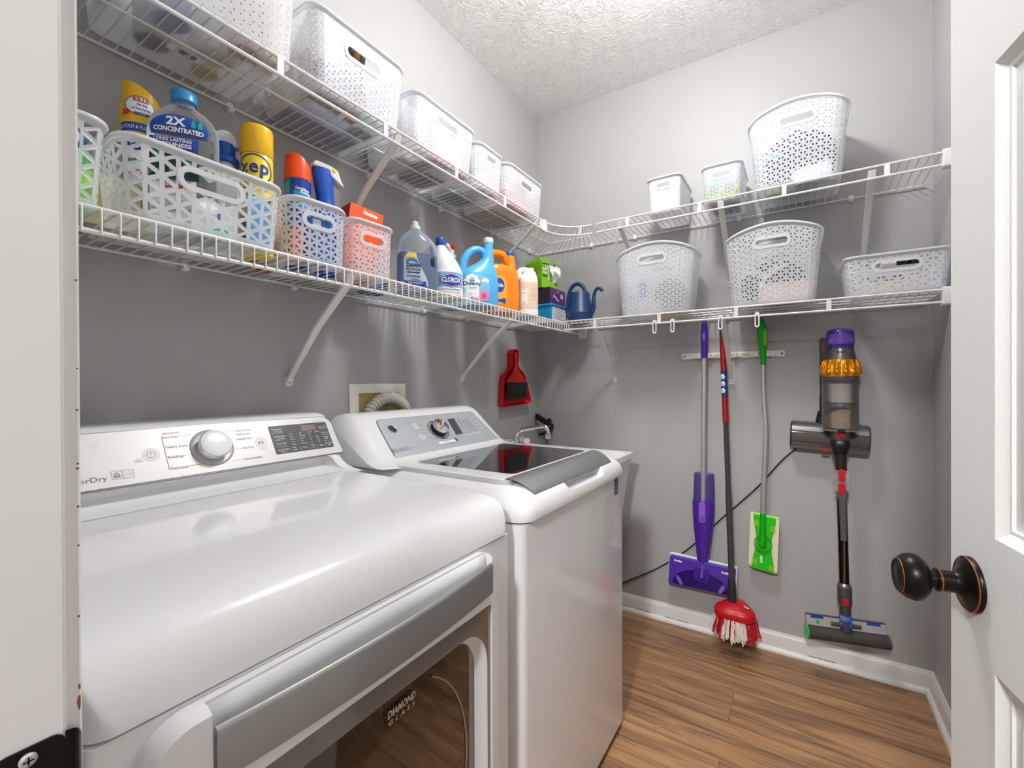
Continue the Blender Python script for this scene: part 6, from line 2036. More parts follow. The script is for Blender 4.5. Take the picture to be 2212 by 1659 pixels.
for z, r, am in ((1.279, 0.0535, 0.0), (1.270, 0.0540, 0.0005), (1.258, 0.0560, 0.002), (1.245, 0.0600, 0.0045), (1.236, 0.0640, 0.0055), (1.231, 0.0650, 0.005), (1.226, 0.0635, 0.0035), (1.221, 0.0620, 0.001), (1.213, 0.0610, 0.0)):
    rg.append([((r + am * math.cos(14 * a)) * math.cos(a), (r + am * math.cos(14 * a)) * math.sin(a), z - 0.004 * (am / 0.0055) * math.cos(14 * a)) for a in [2 * PI * i / 168 for i in range(168)]])
cg = obj('cyclone_ring', MB().loft(rg), M_gold, t, smooth=60)
m = MB()
for k in range(14):
    a = 2 * PI * (k + 0.0) / 14
    m.tube([((0.0535 + d) * math.cos(a), (0.0535 + d) * math.sin(a), z) for d, z in ((0.000, 1.276), (0.0025, 1.268), (0.0055, 1.256), (0.0095, 1.244), (0.0105, 1.238))], [0.003, 0.0044, 0.0050, 0.0058, 0.003], 10)
obj('cyclone_cones', m, M_gold, cg, smooth=60)
vz('dark_collar', [(0.0600, 1.214), (0.0605, 1.212), (0.0600, 1.198), (0.0575, 1.195)], M_dark)
vz('dust_bin', [(0.0605, 1.208), (0.0610, 1.205), (0.0610, 1.196), (0.0597, 1.193), (0.0597, 1.012), (0.0580, 1.008), (0.04, 1.006), (0.0, 1.006)], clear('clear_bin', '#eeeceb', fog=0.04))
vz('shroud', [(0.0, 1.186), (0.041, 1.186), (0.041, 1.112), (0.0, 1.112)], mat('pale_mesh_shroud', '#c9c2b8', 0.6))
vz('red_seal', [(0.045, 1.193), (0.045, 1.186), (0.03, 1.185)], mat('dull_red', '#8a2f2c', 0.5))
vz('shroud_skirt', [(0.041, 1.112), (0.047, 1.110), (0.052, 1.098), (0.051, 1.094), (0.038, 1.093), (0.0, 1.093)], mat('skirt_grey', '#5a5c60', 0.35))
dust = MB()
random.seed(31)
rg = []
for z, r in ((1.0085, 0.040), (1.011, 0.056), (1.03, 0.0585), (1.05, 0.0585), (1.066, 0.056), (1.076, 0.042), (1.080, 0.02)):
    rg.append([((r - random.uniform(0, 0.003)) * math.cos(a), (r - random.uniform(0, 0.003)) * math.sin(a), z + random.uniform(-0.003, 0.003) + 0.010 * math.cos(a + 0.7) * (z > 1.04)) for a in [2 * PI * i / 36 for i in range(36)]])
o = obj('dust', dust.loft(rg), mat('grey_dust', '#ab9c8c', 0.95, noise=(160, 0.5), bump=(200, 1.0)), t, smooth=60)
vz('bin_base', [(0.0595, 1.007), (0.060, 1.004), (0.058, 1.000), (0.04, 0.998), (0.0, 0.998)], clear('bin_base_clear', '#d8d4d0', fog=0.25))
obj('bin_latch', MB().box(-0.012, 0.012, -0.062, -0.050, 1.000, 1.012), M_black, t, smooth=0, bevel=0.002)
obj('wand_collar', MB().loft([[(p[1], p[0], z) for p in sring(a, b, 2.6, 0)] for z, a, b in ((1.000, 0.030, 0.0285), (0.985, 0.031, 0.028), (0.955, 0.030, 0.027), (0.935, 0.028, 0.026))]), M_gun, t, smooth=50)
obj('red_button', MB().prism(rrect(-0.0095, 0.0115, 0.975, 0.999, 0.0095, 6), -0.036, -0.026, lambda u, v, d: (u, d, v)), mat('glossy_red', '#d0141c', 0.15, coat=0.5), t, smooth=0, bevel=0.003)
obj('black_cuff', MB().loft([[(p[1], p[0], z) for p in sring(a, b, 3, 0)] for z, a, b in ((0.968, 0.026, 0.026), (0.958, 0.031, 0.032), (0.935, 0.029, 0.032), (0.915, 0.024, 0.026), (0.905, 0.022, 0.021))]), M_black, t, smooth=50)
wx = lambda z: 0.000 + (0.95 - z) * 0.023
M_wand = mat('bronze_wand', '#4a4038', 0.25, metal=0.8)
obj('wand_upper', MB().tube([(wx(z), -0.004, z) for z in (0.935, 0.925, 0.835)], [0.0185, 0.0195, 0.0190], 20), M_wand, t)
obj('wand', MB().tube([(wx(z), 0.004, z) for z in (0.84, 0.38)], 0.0165, 20), mat('black_wand', '#1a1918', 0.2, metal=0.6), t)
cb_ = obj('clip_cover', MB().prism(rrect(-0.024, 0.024, 0.766, 0.846, 0.004), -0.030, -0.012, lambda u, v, d: (wx(0.8) + u, d, v)), clear('clip_clear', '#e8e8e8', fog=0.2), t, smooth=0)
for z0_, z1_ in ((0.806, 0.852), (0.756, 0.800)):
    obj('red_clip', MB().prism(rrect(-0.0105, 0.0105, z0_, z1_, 0.009, 5), -0.034, -0.010, lambda u, v, d: (wx(0.8) + u, d, v)), mat('clip_red', '#c3141d', 0.3), t, smooth=0, bevel=0.002)
obj('crevice_tool', MB().loft([[(wx(z) + 0.001 + p[1], -0.020 + p[0], z) for p in sring(a, b, 2.6, 0)] for z, a, b in ((0.772, 0.020, 0.012), (0.745, 0.018, 0.012), (0.728, 0.0125, 0.011), (0.60, 0.0105, 0.009), (0.574, 0.0098, 0.007))]), mat('tool_grey', '#5a5552', 0.4), t, smooth=50)
obj('gold_seam', MB().box(wx(0.48) - 0.002, wx(0.48) + 0.0035, -0.0135, -0.0120, 0.39, 0.575), mat('dull_brass', '#7d6136', 0.4, metal=0.6), t, smooth=0)
nz = lambda n, rows, m: obj(n, MB().loft([[(wx(z) + p[1], 0.004 + y + p[0], z) for p in sring(a, b, 2.3, 0)] for z, a, b, y in rows]), m, t, smooth=45)
nz('head_collar', [(0.402, 0.0185, 0.0185, 0), (0.392, 0.0240, 0.0235, 0), (0.388, 0.0245, 0.024, 0)], M_nick)
nz('head_neck', [(0.389, 0.0242, 0.024, 0), (0.330, 0.0242, 0.024, 0), (0.318, 0.0235, 0.0235, 0), (0.308, 0.0185, 0.020, 0)], M_gun)
obj('red_button', MB().prism(rrect(wx(0.34) - 0.009, wx(0.34) + 0.011, 0.322, 0.347, 0.0085, 5), -0.0235, -0.016, lambda u, v, d: (u, d, v)), mat('clip_red', '#c3141d'), t, smooth=0, bevel=0.002)
nz('swivel', [(0.310, 0.0175, 0.019, 0), (0.285, 0.019, 0.020, -0.002), (0.262, 0.021, 0.021, -0.006), (0.240, 0.0195, 0.02, -0.012)], M_dark)
m = MB()
for k in range(3):
    m.lathe([(0.0205, -0.019), (0.0215, -0.015), (0.0215, 0.015), (0.0205, 0.019)], 20, (wx(0.25), -0.006 - k * 0.004, 0.262 - k * 0.008), 'x')
obj('blue_bellows', m, mat('cobalt_bellows', '#1c3f9c', 0.35), t, smooth=40)
# slim head, turned a little to the wall
hb = bpy.data.objects.new('floor_head', None)
COL.objects.link(hb)
hb.parent = t
hb.location = (wx(0.24) - 0.004, -0.008, 0.238)
hb.rotation_euler = (math.radians(-12), 0, math.radians(15))
M_hd = mat('head_silver', '#bdbabb', 0.38, metal=0.4)
obj('top_plate', MB().prism(rrect(-0.132, 0.132, -0.012, 0.026, 0.003), -0.012, 0.012, lambda u, v, d: (u, d, v)), M_hd, hb, smooth=0, bevel=0.002)
obj('dark_edge', MB().box(-0.132, 0.132, -0.0125, 0.012, 0.026, 0.028), M_dark, hb, smooth=0)
for u in (-0.118, 0.070):
    obj('blue_tab', MB().box(u, u + 0.044, -0.0130, -0.011, 0.0165, 0.0268), mat('cobalt_bellows', '#1c3f9c'), hb, smooth=0)
obj('laser_eye', MB().lathe([(0.0, -0.0135), (0.006, -0.0135), (0.0075, -0.012)], 18, (-0.094, 0, 0.004), 'y'), mat('green_lens', '#1fc552', 0.2), hb)
for s_ in (-1, 1):
    obj('axle', MB().lathe([(0.0085, s_ * 0.022), (0.0085, s_ * 0.050)], 16, (0, -0.010, 0.004), 'x'), M_gun, hb)
obj('neck_joint', MB().lathe([(0.0, -0.02), (0.020, -0.02), (0.020, 0.018), (0.0, 0.018)], 20, (0, -0.012, 0.004), 'z'), M_dark, hb, smooth=40)
obj('roller', MB().lathe([(0.0, -0.125), (0.023, -0.125), (0.023, 0.125), (0.0, 0.125)], 24, (0.003, -0.002, -0.038), 'x'), mat('dark_roller', '#4a423c', 0.7, noise=(70, 0.5)), hb, smooth=40)
obj('roller_cover', MB().lathe([(0.0262, -0.134), (0.0262, 0.134)], 28, (0.003, -0.002, -0.038), 'x', caps=False), clear('smoky_roller_cover', '#8f8880', fog=0.22), hb, smooth=60)
obj('end_cap', MB().lathe([(0.0, 0.133), (0.0268, 0.133), (0.0272, 0.138), (0.0, 0.139)], 24, (0.003, -0.002, -0.038), 'x'), M_nick, hb, smooth=40)
obj('green_end', MB().lathe([(0.0, -0.132), (0.0268, -0.132), (0.0272, -0.137), (0.0, -0.138)], 24, (0.003, -0.002, -0.038), 'x'), mat('green_lens', '#1fc552'), hb, smooth=40)

# power cord along the wall
cd = spline([(1.292, -0.006, 0.905), (1.235, -0.006, 0.845), (1.15, -0.006, 0.728), (1.06, -0.006, 0.625), (0.99, -0.006, 0.548), (0.85, -0.006, 0.385), (0.70, -0.006, 0.255), (0.525, -0.006, 0.140), (0.42, -0.006, 0.07), (0.36, -0.017, 0.030)], 6)
o = obj('power_cord', MB().tube(cd, 0.0028, 8), M_black, None, smooth=60)
tag(o, 'thin black power cord slanting down the back wall behind the mops', 'cord')
# ================================================================ sink corner, wall box, dustpan
M_tub = mat('utility_sink_white', '#efeeeb', 0.35)
t = thing('utility_sink', 'white plastic utility sink with chrome faucet in the corner behind washer', 'sink', (0.33, -0.425, 0.0), 0.0)
sx0, sx1, sy0, sy1 = -0.305, 0.306, -0.235, 0.235
m = MB()
m.loft([rplate(sx0, sx1, sy0, sy1, 0.012, 0.835), rplate(sx0, sx1, sy0, sy1, 0.012, 0.860), rplate(sx0 + 0.085, sx1 - 0.022, sy0 + 0.022, sy1 - 0.022, 0.03, 0.860),
        rplate(sx0 + 0.10, sx1 - 0.07, sy0 + 0.05, sy1 - 0.05, 0.04, 0.55), rplate(sx0 + 0.12, sx1 - 0.10, sy0 + 0.09, sy1 - 0.09, 0.03, 0.53)], False, True)
obj('basin', m, M_tub, t, smooth=35)
m = MB().loft([rplate(sx0 + 0.02, sx1 - 0.008, sy0 + 0.008, sy1 - 0.008, 0.02, 0.838), rplate(sx0 + 0.06, sx1 - 0.050, sy0 + 0.035, sy1 - 0.035, 0.03, 0.505), rplate(sx0 + 0.08, sx1 - 0.07, sy0 + 0.055, sy1 - 0.055, 0.03, 0.500)], False, True)
obj('outer_shell', m, M_tub, t, smooth=35)
obj('back_ledge', MB().box(sx0, sx0 + 0.035, sy0, sy1, 0.860, 0.888), M_tub, t, smooth=0, bevel=0.004)
for x in (sx0 + 0.09, sx1 - 0.085):
    for y in (sy0 + 0.075, sy1 - 0.075):
        obj('leg', MB().loft([rplate(x - w_, x + w_, y - w_, y + w_, 0.004, z) for z, w_ in ((0.0, 0.016), (0.505, 0.022))]), M_tub, t, smooth=30)
fa = bpy.data.objects.new('faucet', None)
COL.objects.link(fa)
fa.parent = t
fa.location = (-0.235, 0.025, 0.860)
obj('faucet_base', MB().prism(rrect(-0.026, 0.026, -0.08, 0.08, 0.024, 6), 0, 0.022, lambda u, v, d: (u, v, d)), M_chrome, fa, smooth=0, bevel=0.004)
obj('spout', MB().tube(spline([(0.003, 0, 0.018), (0.003, 0, 0.052), (0.012, 0, 0.078), (0.036, 0, 0.095), (0.10, 0, 0.110), (0.158, 0, 0.122), (0.176, 0, 0.119), (0.186, 0, 0.106), (0.190, 0, 0.090)], 5), 0.0095, 14), M_chrome, fa, smooth=60)
obj('hose_coupling', MB().lathe([(0.0125, 0.0), (0.0135, 0.003), (0.0125, 0.010), (0.0135, 0.013), (0.0125, 0.028), (0.0, 0.028)], 18, (0.190, 0, 0.064)), M_chrome, fa, smooth=40)
for y in (-0.058, 0.058):
    obj('tap_handle', MB().lathe([(0.012, 0.020), (0.013, 0.030), (0.018, 0.034), (0.017, 0.050), (0.012, 0.055), (0.0, 0.056)], 10, (0, y, 0)), clear('acrylic_tap', '#e6e4e0', fog=0.35), fa, smooth=20)

# grabber tool in the corner
t = thing('grabber_tool', 'black handled reaching grabber with grey shaft leaning in corner by faucet', 'grabber', (0.095, -0.045, 0.0), 0.0)
fz = lambda u, v, d: (u, d, v)
obj('grip', MB().prism([(-0.080, 1.012), (-0.070, 1.014), (0.004, 0.972), (0.010, 0.955), (0.004, 0.945), (-0.012, 0.948), (-0.080, 0.985)], -0.012, 0.012, fz), M_black, t, smooth=0, bevel=0.004)
obj('jaw_pivot', MB().prism([(-0.004, 0.950), (-0.001, 0.985), (0.004, 0.990), (0.012, 0.988), (0.017, 0.962), (0.024, 0.960), (0.030, 0.950), (0.026, 0.925), (0.014, 0.898), (0.012, 0.880), (0.002, 0.880), (-0.002, 0.92)], -0.014, 0.014, fz), M_black, t, smooth=0, bevel=0.003)
obj('pivot_pin', MB().lathe([(0.0, -0.0155), (0.0045, -0.0155), (0.0045, -0.013)], 14, (0.016, 0, 0.948), 'y'), M_chrome, t)
obj('trigger', MB().tube([(0.0, 0, 0.912), (-0.025, 0, 0.905), (-0.048, 0, 0.893), (-0.060, 0, 0.900)], [0.007, 0.008, 0.008, 0.006], 10), M_black, t)
obj('shaft', MB().tube([(0.008, 0, 0.885), (0.014, 0.0, 0.42), (0.016, 0.0, 0.02)], 0.0075, 12), mat('grey_shaft', '#b3b1ad', 0.35, metal=0.6), t)
obj('jaw', MB().tube([(0.016, 0, 0.03), (0.016, 0, 0.0)], [0.012, 0.016], 12), M_black, t)

# dustpan with hand brush on its hook
t = thing('dustpan', 'red dustpan hanging on the left wall beside the corner', 'dustpan', (0.0, -0.290, 1.075), 0.0)
M_dp = mat('dustpan_red', '#c00d16', 0.3)
o_ = [(-0.140, 0.002), (-0.135, -0.006), (0.140, 0.004), (0.147, 0.012), (0.146, 0.022), (0.105, 0.112), (0.085, 0.150), (0.055, 0.178), (0.030, 0.190), (0.016, 0.205), (0.014, 0.225), (0.018, 0.265), (0.012, 0.288), (-0.008, 0.297), (-0.030, 0.290),
      (-0.040, 0.272), (-0.038, 0.220), (-0.042, 0.200), (-0.075, 0.182), (-0.108, 0.165), (-0.124, 0.140), (-0.132, 0.070)]
o2 = [(u + 0.004, v) for u, v in o_]
cu, cv = 0.0, 0.09
s_in = lambda k: [(cu + (u - cu) * k, cv + (v - cv) * k) if v < 0.19 else (u * (k + 0.0) - 0.002, v) for u, v in o2]
m = MB().loft([[(0.004, u, v) for u, v in s_in(0.86)], [(0.006, u, v) for u, v in s_in(0.90)], [(0.036, u, v) for u, v in s_in(0.985)], [(0.040, u, v) for u, v in s_in(1.0)], [(0.036, u, v) for u, v in s_in(1.01)], [(0.002, u, v) for u, v in s_in(0.94)]], True, False)
obj('pan', m, M_dp, t, smooth=30)
obj('hanging_hook', MB().tube([(0.0, 0.012 + 0.010 * math.cos(a) - 0.008, 0.262 + 0.014 * math.sin(a)) if k else (0.0, 0.004, 0.250) for k, a in enumerate([-1.6 + 3.2 * q / 10 for q in range(11)])], 0.0018, 6), M_plast_w, t)
t = thing('hand_brush', 'red hand brush with black bristles nested in the red dustpan', 'brush', (0.012, -0.290, 1.075), 0.0)
hb_ = MB()
rows_ = [(0.118, 0.095, 0.013), (0.126, 0.094, 0.015), (0.142, 0.080, 0.016), (0.160, 0.055, 0.015), (0.180, 0.028, 0.013), (0.200, 0.016, 0.012), (0.235, 0.013, 0.011), (0.265, 0.014, 0.010), (0.280, 0.010, 0.008)]
hb_.loft([[(0.022 + p[0] * 0.9, p[1] + 0.004 + (z - 0.12) * -0.05, z) for p in sring(a, b, 2.6, 0, seg=28)] for z, a, b in rows_])
obj('brush_handle', hb_, M_dp, t, smooth=50)
random.seed(41)
br = MB()
br.loft([[(0.022 + p[0], p[1] + 0.004, z) for p in sring(a, b, 6, 0, seg=28)] for z, a, b in ((0.046, 0.086, 0.012), (0.08, 0.088, 0.013), (0.120, 0.088, 0.012))])
for i in range(330):
    y = random.uniform(-0.086, 0.092)
    x = 0.022 + random.uniform(-0.004, 0.016)
    br.tube([(x, y * 0.97, 0.120), (x + random.uniform(-0.002, 0.003), y * 1.03 + random.uniform(-0.004, 0.004), 0.038 + random.uniform(-0.006, 0.008))], 0.0010, 4)
o = obj('bristles', br, mat('black_bristle', '#1b1b1d', 0.5), t, smooth=60)

# laundry outlet box with grey drain hose
t = thing('outlet_box', 'white framed laundry outlet box with tan interior recessed behind washer', 'outlet box', (0.0, -1.187, 1.093), 0.0)
M_tan = mat('tan_box_inside', '#b3a06a', 0.5)
fb = MB()
ou, iu = rrect(-0.129, 0.129, -0.100, 0.099, 0.002, 2), rrect(-0.093, 0.096, -0.070, 0.066, 0.001, 2)
n = len(ou)
fb.loft([[(0.0, u, v) for u, v in ou], [(0.006, u, v) for u, v in ou], [(0.008, u * 0.98, v * 0.98) for u, v in ou], [(0.008, u, v) for u, v in iu], [(0.0005, u, v) for u, v in iu]], False, False)
obj('frame', fb, mat('ivory_frame', '#eeece2', 0.4), t, smooth=20)
obj('recess', MB().prism(iu, 0.0006, 0.0022, lambda u, v, d: (d, u, v)), M_tan, t, smooth=0)
obj('recess_side', MB().box(0.0022, 0.005, 0.045, 0.095, -0.069, 0.065), mat('tan_box_side', '#c2b488', 0.5), t, smooth=0)
t = thing('drain_hose', 'grey ribbed washer drain hose looping out of the wall box', 'hose', (0.0, -1.187, 1.093), 0.0)
path = spline([(0.030, -0.088, -0.075), (0.030, -0.082, -0.030), (0.031, -0.055, 0.015), (0.032, -0.015, 0.042), (0.033, 0.035, 0.048), (0.034, 0.080, 0.030), (0.034, 0.108, -0.008), (0.034, 0.116, -0.060), (0.034, 0.116, -0.16)], 8)
fine = spline(path, 4)
L = [0.0]
for a, b in zip(fine, fine[1:]):
    L.append(L[-1] + math.dist(a, b))
pts, rad = [], []
for i in range(0, len(fine)):
    pts.append(fine[i])
    rad.append(0.0180 + 0.0042 * math.cos(2 * PI * L[i] / 0.0135))
obj('ribbed_tube', MB().tube(pts, rad, 16), mat('hose_grey', '#cfcabf', 0.45), t, smooth=80)

# small crumb on the floor
t = MB().loft([[(p[1] * 0.9, p[0], 0.0035 + z) for p in sring(a, b, 2, 0, seg=14)] for z, a, b in ((-0.0035, 0.004, 0.003), (-0.002, 0.010, 0.0045), (0.001, 0.010, 0.0045), (0.003, 0.004, 0.002))])
o = obj('crumb', t, mat('tan_crumb', '#c7946a', 0.7), None, smooth=60)
o.location = (0.885, -0.740, 0.0)
o.rotation_euler = (0, 0, 0.4)
tag(o, 'small tan crumb lying on the wood floor in front of the washer', 'crumb')

# ================================================================ things at the far top left, cut by the jamb
zu_ = ZU + 0.003
t = thing('glass_jar', 'dark glass jar lying on its side at the start of the topmost shelf', 'jar', (0.165, -2.035, zu_ + 0.035), 0.0)
lat('jar_glass', [(0.0, -0.05), (0.032, -0.05), (0.034, -0.045), (0.034, 0.03), (0.026, 0.042), (0.024, 0.05), (0.0, 0.05)], mat('dark_jar_glass', '#3c4038', 0.15), t, axis='x')
lat('jar_lid', [(0.027, 0.048), (0.028, 0.05), (0.028, 0.066), (0.0, 0.067)], mat('pale_lid', '#c9ccc4', 0.4), t, axis='x')
t = thing('tin', 'round tin with dark red rim at the start of the topmost shelf', 'tin', (0.235, -2.035, zu_), 0.0)
lat('tin_body', [(0.0, 0), (0.040, 0.0), (0.042, 0.003), (0.042, 0.05), (0.0, 0.05)], mat('pale_tin', '#d9d6d0', 0.4), t)
lat('red_rim', [(0.0395, -0.0005), (0.0428, 0.002), (0.0428, 0.008), (0.0421, 0.009)], mat('wine_red', '#8f1722', 0.4), t)

# ================================================================ contents of the baskets
def pack(name, label, cat, loc, size, col, rz=0.0, parts=(), rough=0.5, rot=None, r=0.006, grp=None):
    """soft-edged packet; parts are (name, colour, u0,u1,v0,v1) panels on the front (-y) face in fractions"""
    t = thing(name, label, cat, loc, rz, grp, rot)
    a, b, c = size
    m = MB().loft([rplate(-a / 2 + i, a / 2 - i, -b / 2 + i, b / 2 - i, r, z) for z, i in ((0, r * 0.7), (r * 0.6, r * 0.15), (r, 0), (c - r, 0), (c - r * 0.5, r * 0.2), (c, r * 0.8))])
    obj('pack_body', m, mat('pack_' + col[1:], col, rough), t, smooth=40)
    for nm, cl, u0, u1, v0, v1 in parts:
        obj(nm, MB().prism(rrect(-a / 2 + a * u0, -a / 2 + a * u1, c * v0, c * v1, 0.002, 2), -b / 2 - 0.0006, -b / 2 + 0.0005, lambda u, v, d: (u, d, v)), mat('pack_' + cl[1:], cl, rough), t, smooth=0)
    return t


def ball(name, label, cat, loc, r, col, squash=(1, 1, 1), rough=0.8, grp=None):
    m = MB()
    random.seed(int(abs(loc[0] * 977 + loc[1] * 313) * 10))
    ph = [random.uniform(0, 6) for _ in range(4)]
    rg = []
    for j in range(15):
        th = PI * j / 14
        rg.append([(squash[0] * r * math.sin(th) * math.cos(a) * (1 + 0.06 * math.sin(3 * a + ph[0]) + 0.04 * math.sin(5 * th + ph[1])), squash[1] * r * math.sin(th) * math.sin(a) * (1 + 0.06 * math.sin(2 * a + ph[2])),
                    squash[2] * r * (1 - math.cos(th)) * (1 + 0.03 * math.sin(4 * a + ph[3]))) for a in [2 * PI * i / 24 for i in range(24)]])
    o = obj(name, m.loft(rg, False, False), mat('soft_' + col[1:], col, rough, bump=(60, 0.4)), None, smooth=80)
    o.location = loc
    return tag(o, label, cat, grp)


zb = ZL + 0.007
# first (cut) basket on the lower left shelf: sponges and a bottle
for k, (y, z, h, cl, lb) in enumerate(((-2.086, 0, 0.034, '#8fdc5a', 'bright green sponge lowest at front of the basket by the jamb'), (-2.084, 0.036, 0.034, '#b4e86a', 'pale green sponge in the middle of the pile by the jamb'),
                                       (-2.088, 0.072, 0.030, '#7fd07c', 'green sponge on top of the pile in the basket by the jamb'))):
    pack('sponge', lb, 'sponge', (0.205, y, zb + z), (0.085, 0.115, h), cl, PI / 2, rough=0.9, grp='green sponges in the first basket')
pack('cloth_bundle', 'rolled blue cloth lying over the sponges behind the grip of the first basket', 'cloth', (0.190, -2.084, zb + 0.105), (0.085, 0.09, 0.034), '#3f78b4', PI / 2, rough=0.85)
# packages in the large basket
pack('cleaning_wipes', 'pale blue soft pack behind the blank right end of the large lower basket', 'packet', (0.262, -1.758, zb), (0.052, 0.010, 0.118), '#7fb7de', PI / 2)
pack('cleaning_wipes', 'white soft pack under the grip of the large lower basket', 'packet', (0.262, -1.848, zb), (0.085, 0.010, 0.075), '#f2f2f2', PI / 2, (('teal_print', '#5fc2c4', 0.2, 0.8, 0.12, 0.3), ('blue_flower', '#6f7fc4', 0.55, 0.7, 0.55, 0.75)))
pack('steel_wool', 'cream coloured scouring pad bundle at the left end of the large lower basket', 'scouring pad', (0.165, -1.992, zb), (0.10, 0.014, 0.100), '#cfc79a', PI / 2, rough=0.9, r=0.005)
# blue wrapped pack in second basket
pack('blue_packet', 'shiny blue packet behind the grip of the second lower basket', 'packet', (0.262, -1.600, zb), (0.062, 0.012, 0.122), '#2f6fb4', PI / 2 - 0.10, (('pale_print', '#cfe0f0', 0.15, 0.5, 0.72, 0.92),), rough=0.25)
pack('orange_packet', 'orange packet pressed against the front left corner of the second lower basket', 'packet', (0.235, -1.653, zb), (0.022, 0.045, 0.085), '#ef6a3c', PI / 2 - 0.10)

zt = ZU + 0.007
# topmost shelf, first basket
for k, (x, y, rr, cl, lb) in enumerate(((0.20, -1.90, 0.036, '#4d6fae', 'blue round lid bottle seen through floor of the nearest top basket'), (0.10, -1.90, 0.034, '#2c3140', 'dark navy bottle standing in the nearest top basket'),
                                        (0.17, -1.80, 0.040, '#d9d7d2', 'pale round jar in the middle of the nearest top basket'), (0.235, -1.77, 0.034, '#b98a78', 'rose brown jar at the front of the nearest top basket'), (0.085, -1.79, 0.030, '#c8b25c', 'mustard yellow jar at the back of the nearest top basket'))):
    t = thing('toiletry_jar', lb, 'jar', (x, y, zt), 0.0, 'toiletry jars in the nearest top basket')
    lat('jar_body', [(0.0, 0), (rr - 0.003, 0), (rr, 0.004), (rr, 0.105), (rr - 0.004, 0.112), (0.0, 0.112)], mat('jar_' + cl[1:], cl, 0.4), t)
    lat('lid', [(rr - 0.004, 0.110), (rr - 0.003, 0.135), (0.0, 0.136)], M_plast_w, t)
pack('paper_box', 'cream packet standing at the right front of the nearest top basket', 'packet', (0.235, -1.715, zt), (0.045, 0.07, 0.135), '#e8dfc8', PI / 2)
# barcode stickers under the first baskets
for i, (x, y, lb) in enumerate(((0.125, -1.845, 'barcode sticker under the nearest top basket'), (0.215, -1.475, 'barcode sticker under the second top basket'))):
    t = thing('barcode_sticker', lb, 'sticker', (x, y, ZU + 0.0046), 0.0)
    obj('paper', MB().prism(rrect(-0.013, 0.013, -0.034, 0.034, 0.001, 2), -0.0002, 0, lambda u, v, d: (u, v, d)), M_white_lbl, t, smooth=0)
    b = MB()
    random.seed(50 + i)
    v = -0.012
    while v < 0.022:
        w_ = random.choice((0.0007, 0.0012, 0.002))
        flat(b, [(-0.010, v), (0.008, v), (0.008, v + w_), (-0.010, v + w_)], lambda u, q: (u, q, -0.0004))
        v += w_ + random.choice((0.0008, 0.0014))
    obj('bars', b, M_black_text, t, smooth=0)
# second top basket: blue magazine box, tools, green item
pack('blue_carton', 'flat blue carton at the back of the second top basket', 'box', (0.085, -1.485, zt), (0.225, 0.095, 0.075), '#2f77b0', PI / 2, rough=0.35)
pack('green_pouch', 'sea green pouch on the floor of the second top basket', 'pouch', (0.185, -1.405, zt), (0.075, 0.055, 0.05), '#39a58b', PI / 2)
pack('grey_box', 'slate grey box at the front of the second top basket', 'box', (0.232, -1.530, zt), (0.135, 0.060, 0.090), '#7d8794', PI / 2)
pack('yellow_packet', 'pale yellow packet at the near end of the second top basket', 'packet', (0.10, -1.603, zt), (0.014, 0.10, 0.110), '#d9cf9a', PI / 2)
pack('red_packet', 'dull red packet at near end of the second top basket, beside the pale yellow one', 'packet', (0.205, -1.603, zt), (0.012, 0.050, 0.120), '#b96a6a', PI / 2)
for k, (y, cl, lb) in enumerate(((-1.520, '#4a4644', 'dark spoon bowl behind the grip of the second top basket'), (-1.488, '#b5722f', 'wooden tan utensil handle behind the grip of the second top basket'), (-1.455, '#5c5a5a', 'dark grey utensil behind the grip of the second top basket'))):
    t = thing('utensil', lb, 'utensil', (0.262, y, zt + 0.012), rot=(0.10 * (k - 1), 0, 0), group='utensils in the second top basket')
    obj('shaft', MB().tube([(0, 0, 0), (0, 0, 0.13)], 0.006, 10), mat('utensil_' + cl[1:], cl, 0.4), t)
    obj('utensil_end', MB().lathe([(0.004, 0.0), (0.012, 0.010), (0.0145, 0.024), (0.010, 0.036), (0.0, 0.040)], 16, (0, 0, 0.125)), mat('utensil_' + cl[1:], cl), t, smooth=60)
# third top basket
pack('coloring_book', 'white book with orange border standing at the front of the third top basket', 'book', (0.262, -1.100, zt), (0.170, 0.012, 0.128), '#f57c5c', PI / 2, (('white_page', '#f6f6f6', 0.07, 0.93, 0.10, 0.93), ('dark_title', '#5c6472', 0.12, 0.72, 0.74, 0.82)))
pack('white_carton', 'tall white carton rising above the rim of the third top basket', 'box', (0.115, -1.205, zt), (0.085, 0.160, 0.190), '#f1f1f1', PI / 2)
pack('red_book', 'dark red book lying on the floor of the third top basket', 'book', (0.102, -1.085, zt), (0.130, 0.100, 0.05), '#7d2f38', PI / 2)
pack('green_packet', 'olive green packet in the middle of the third top basket', 'packet', (0.195, -1.160, zt), (0.055, 0.075, 0.07), '#96a84a', PI / 2)
pack('blue_packet', 'slate blue packet in the middle of the third top basket', 'packet', (0.165, -1.060, zt), (0.10, 0.035, 0.06), '#5c7db0', PI / 2)
pack('pink_packet', 'small pink packet at the far front end of the third top basket', 'packet', (0.245, -1.000, zt), (0.02, 0.05, 0.09), '#c96a78', PI / 2)
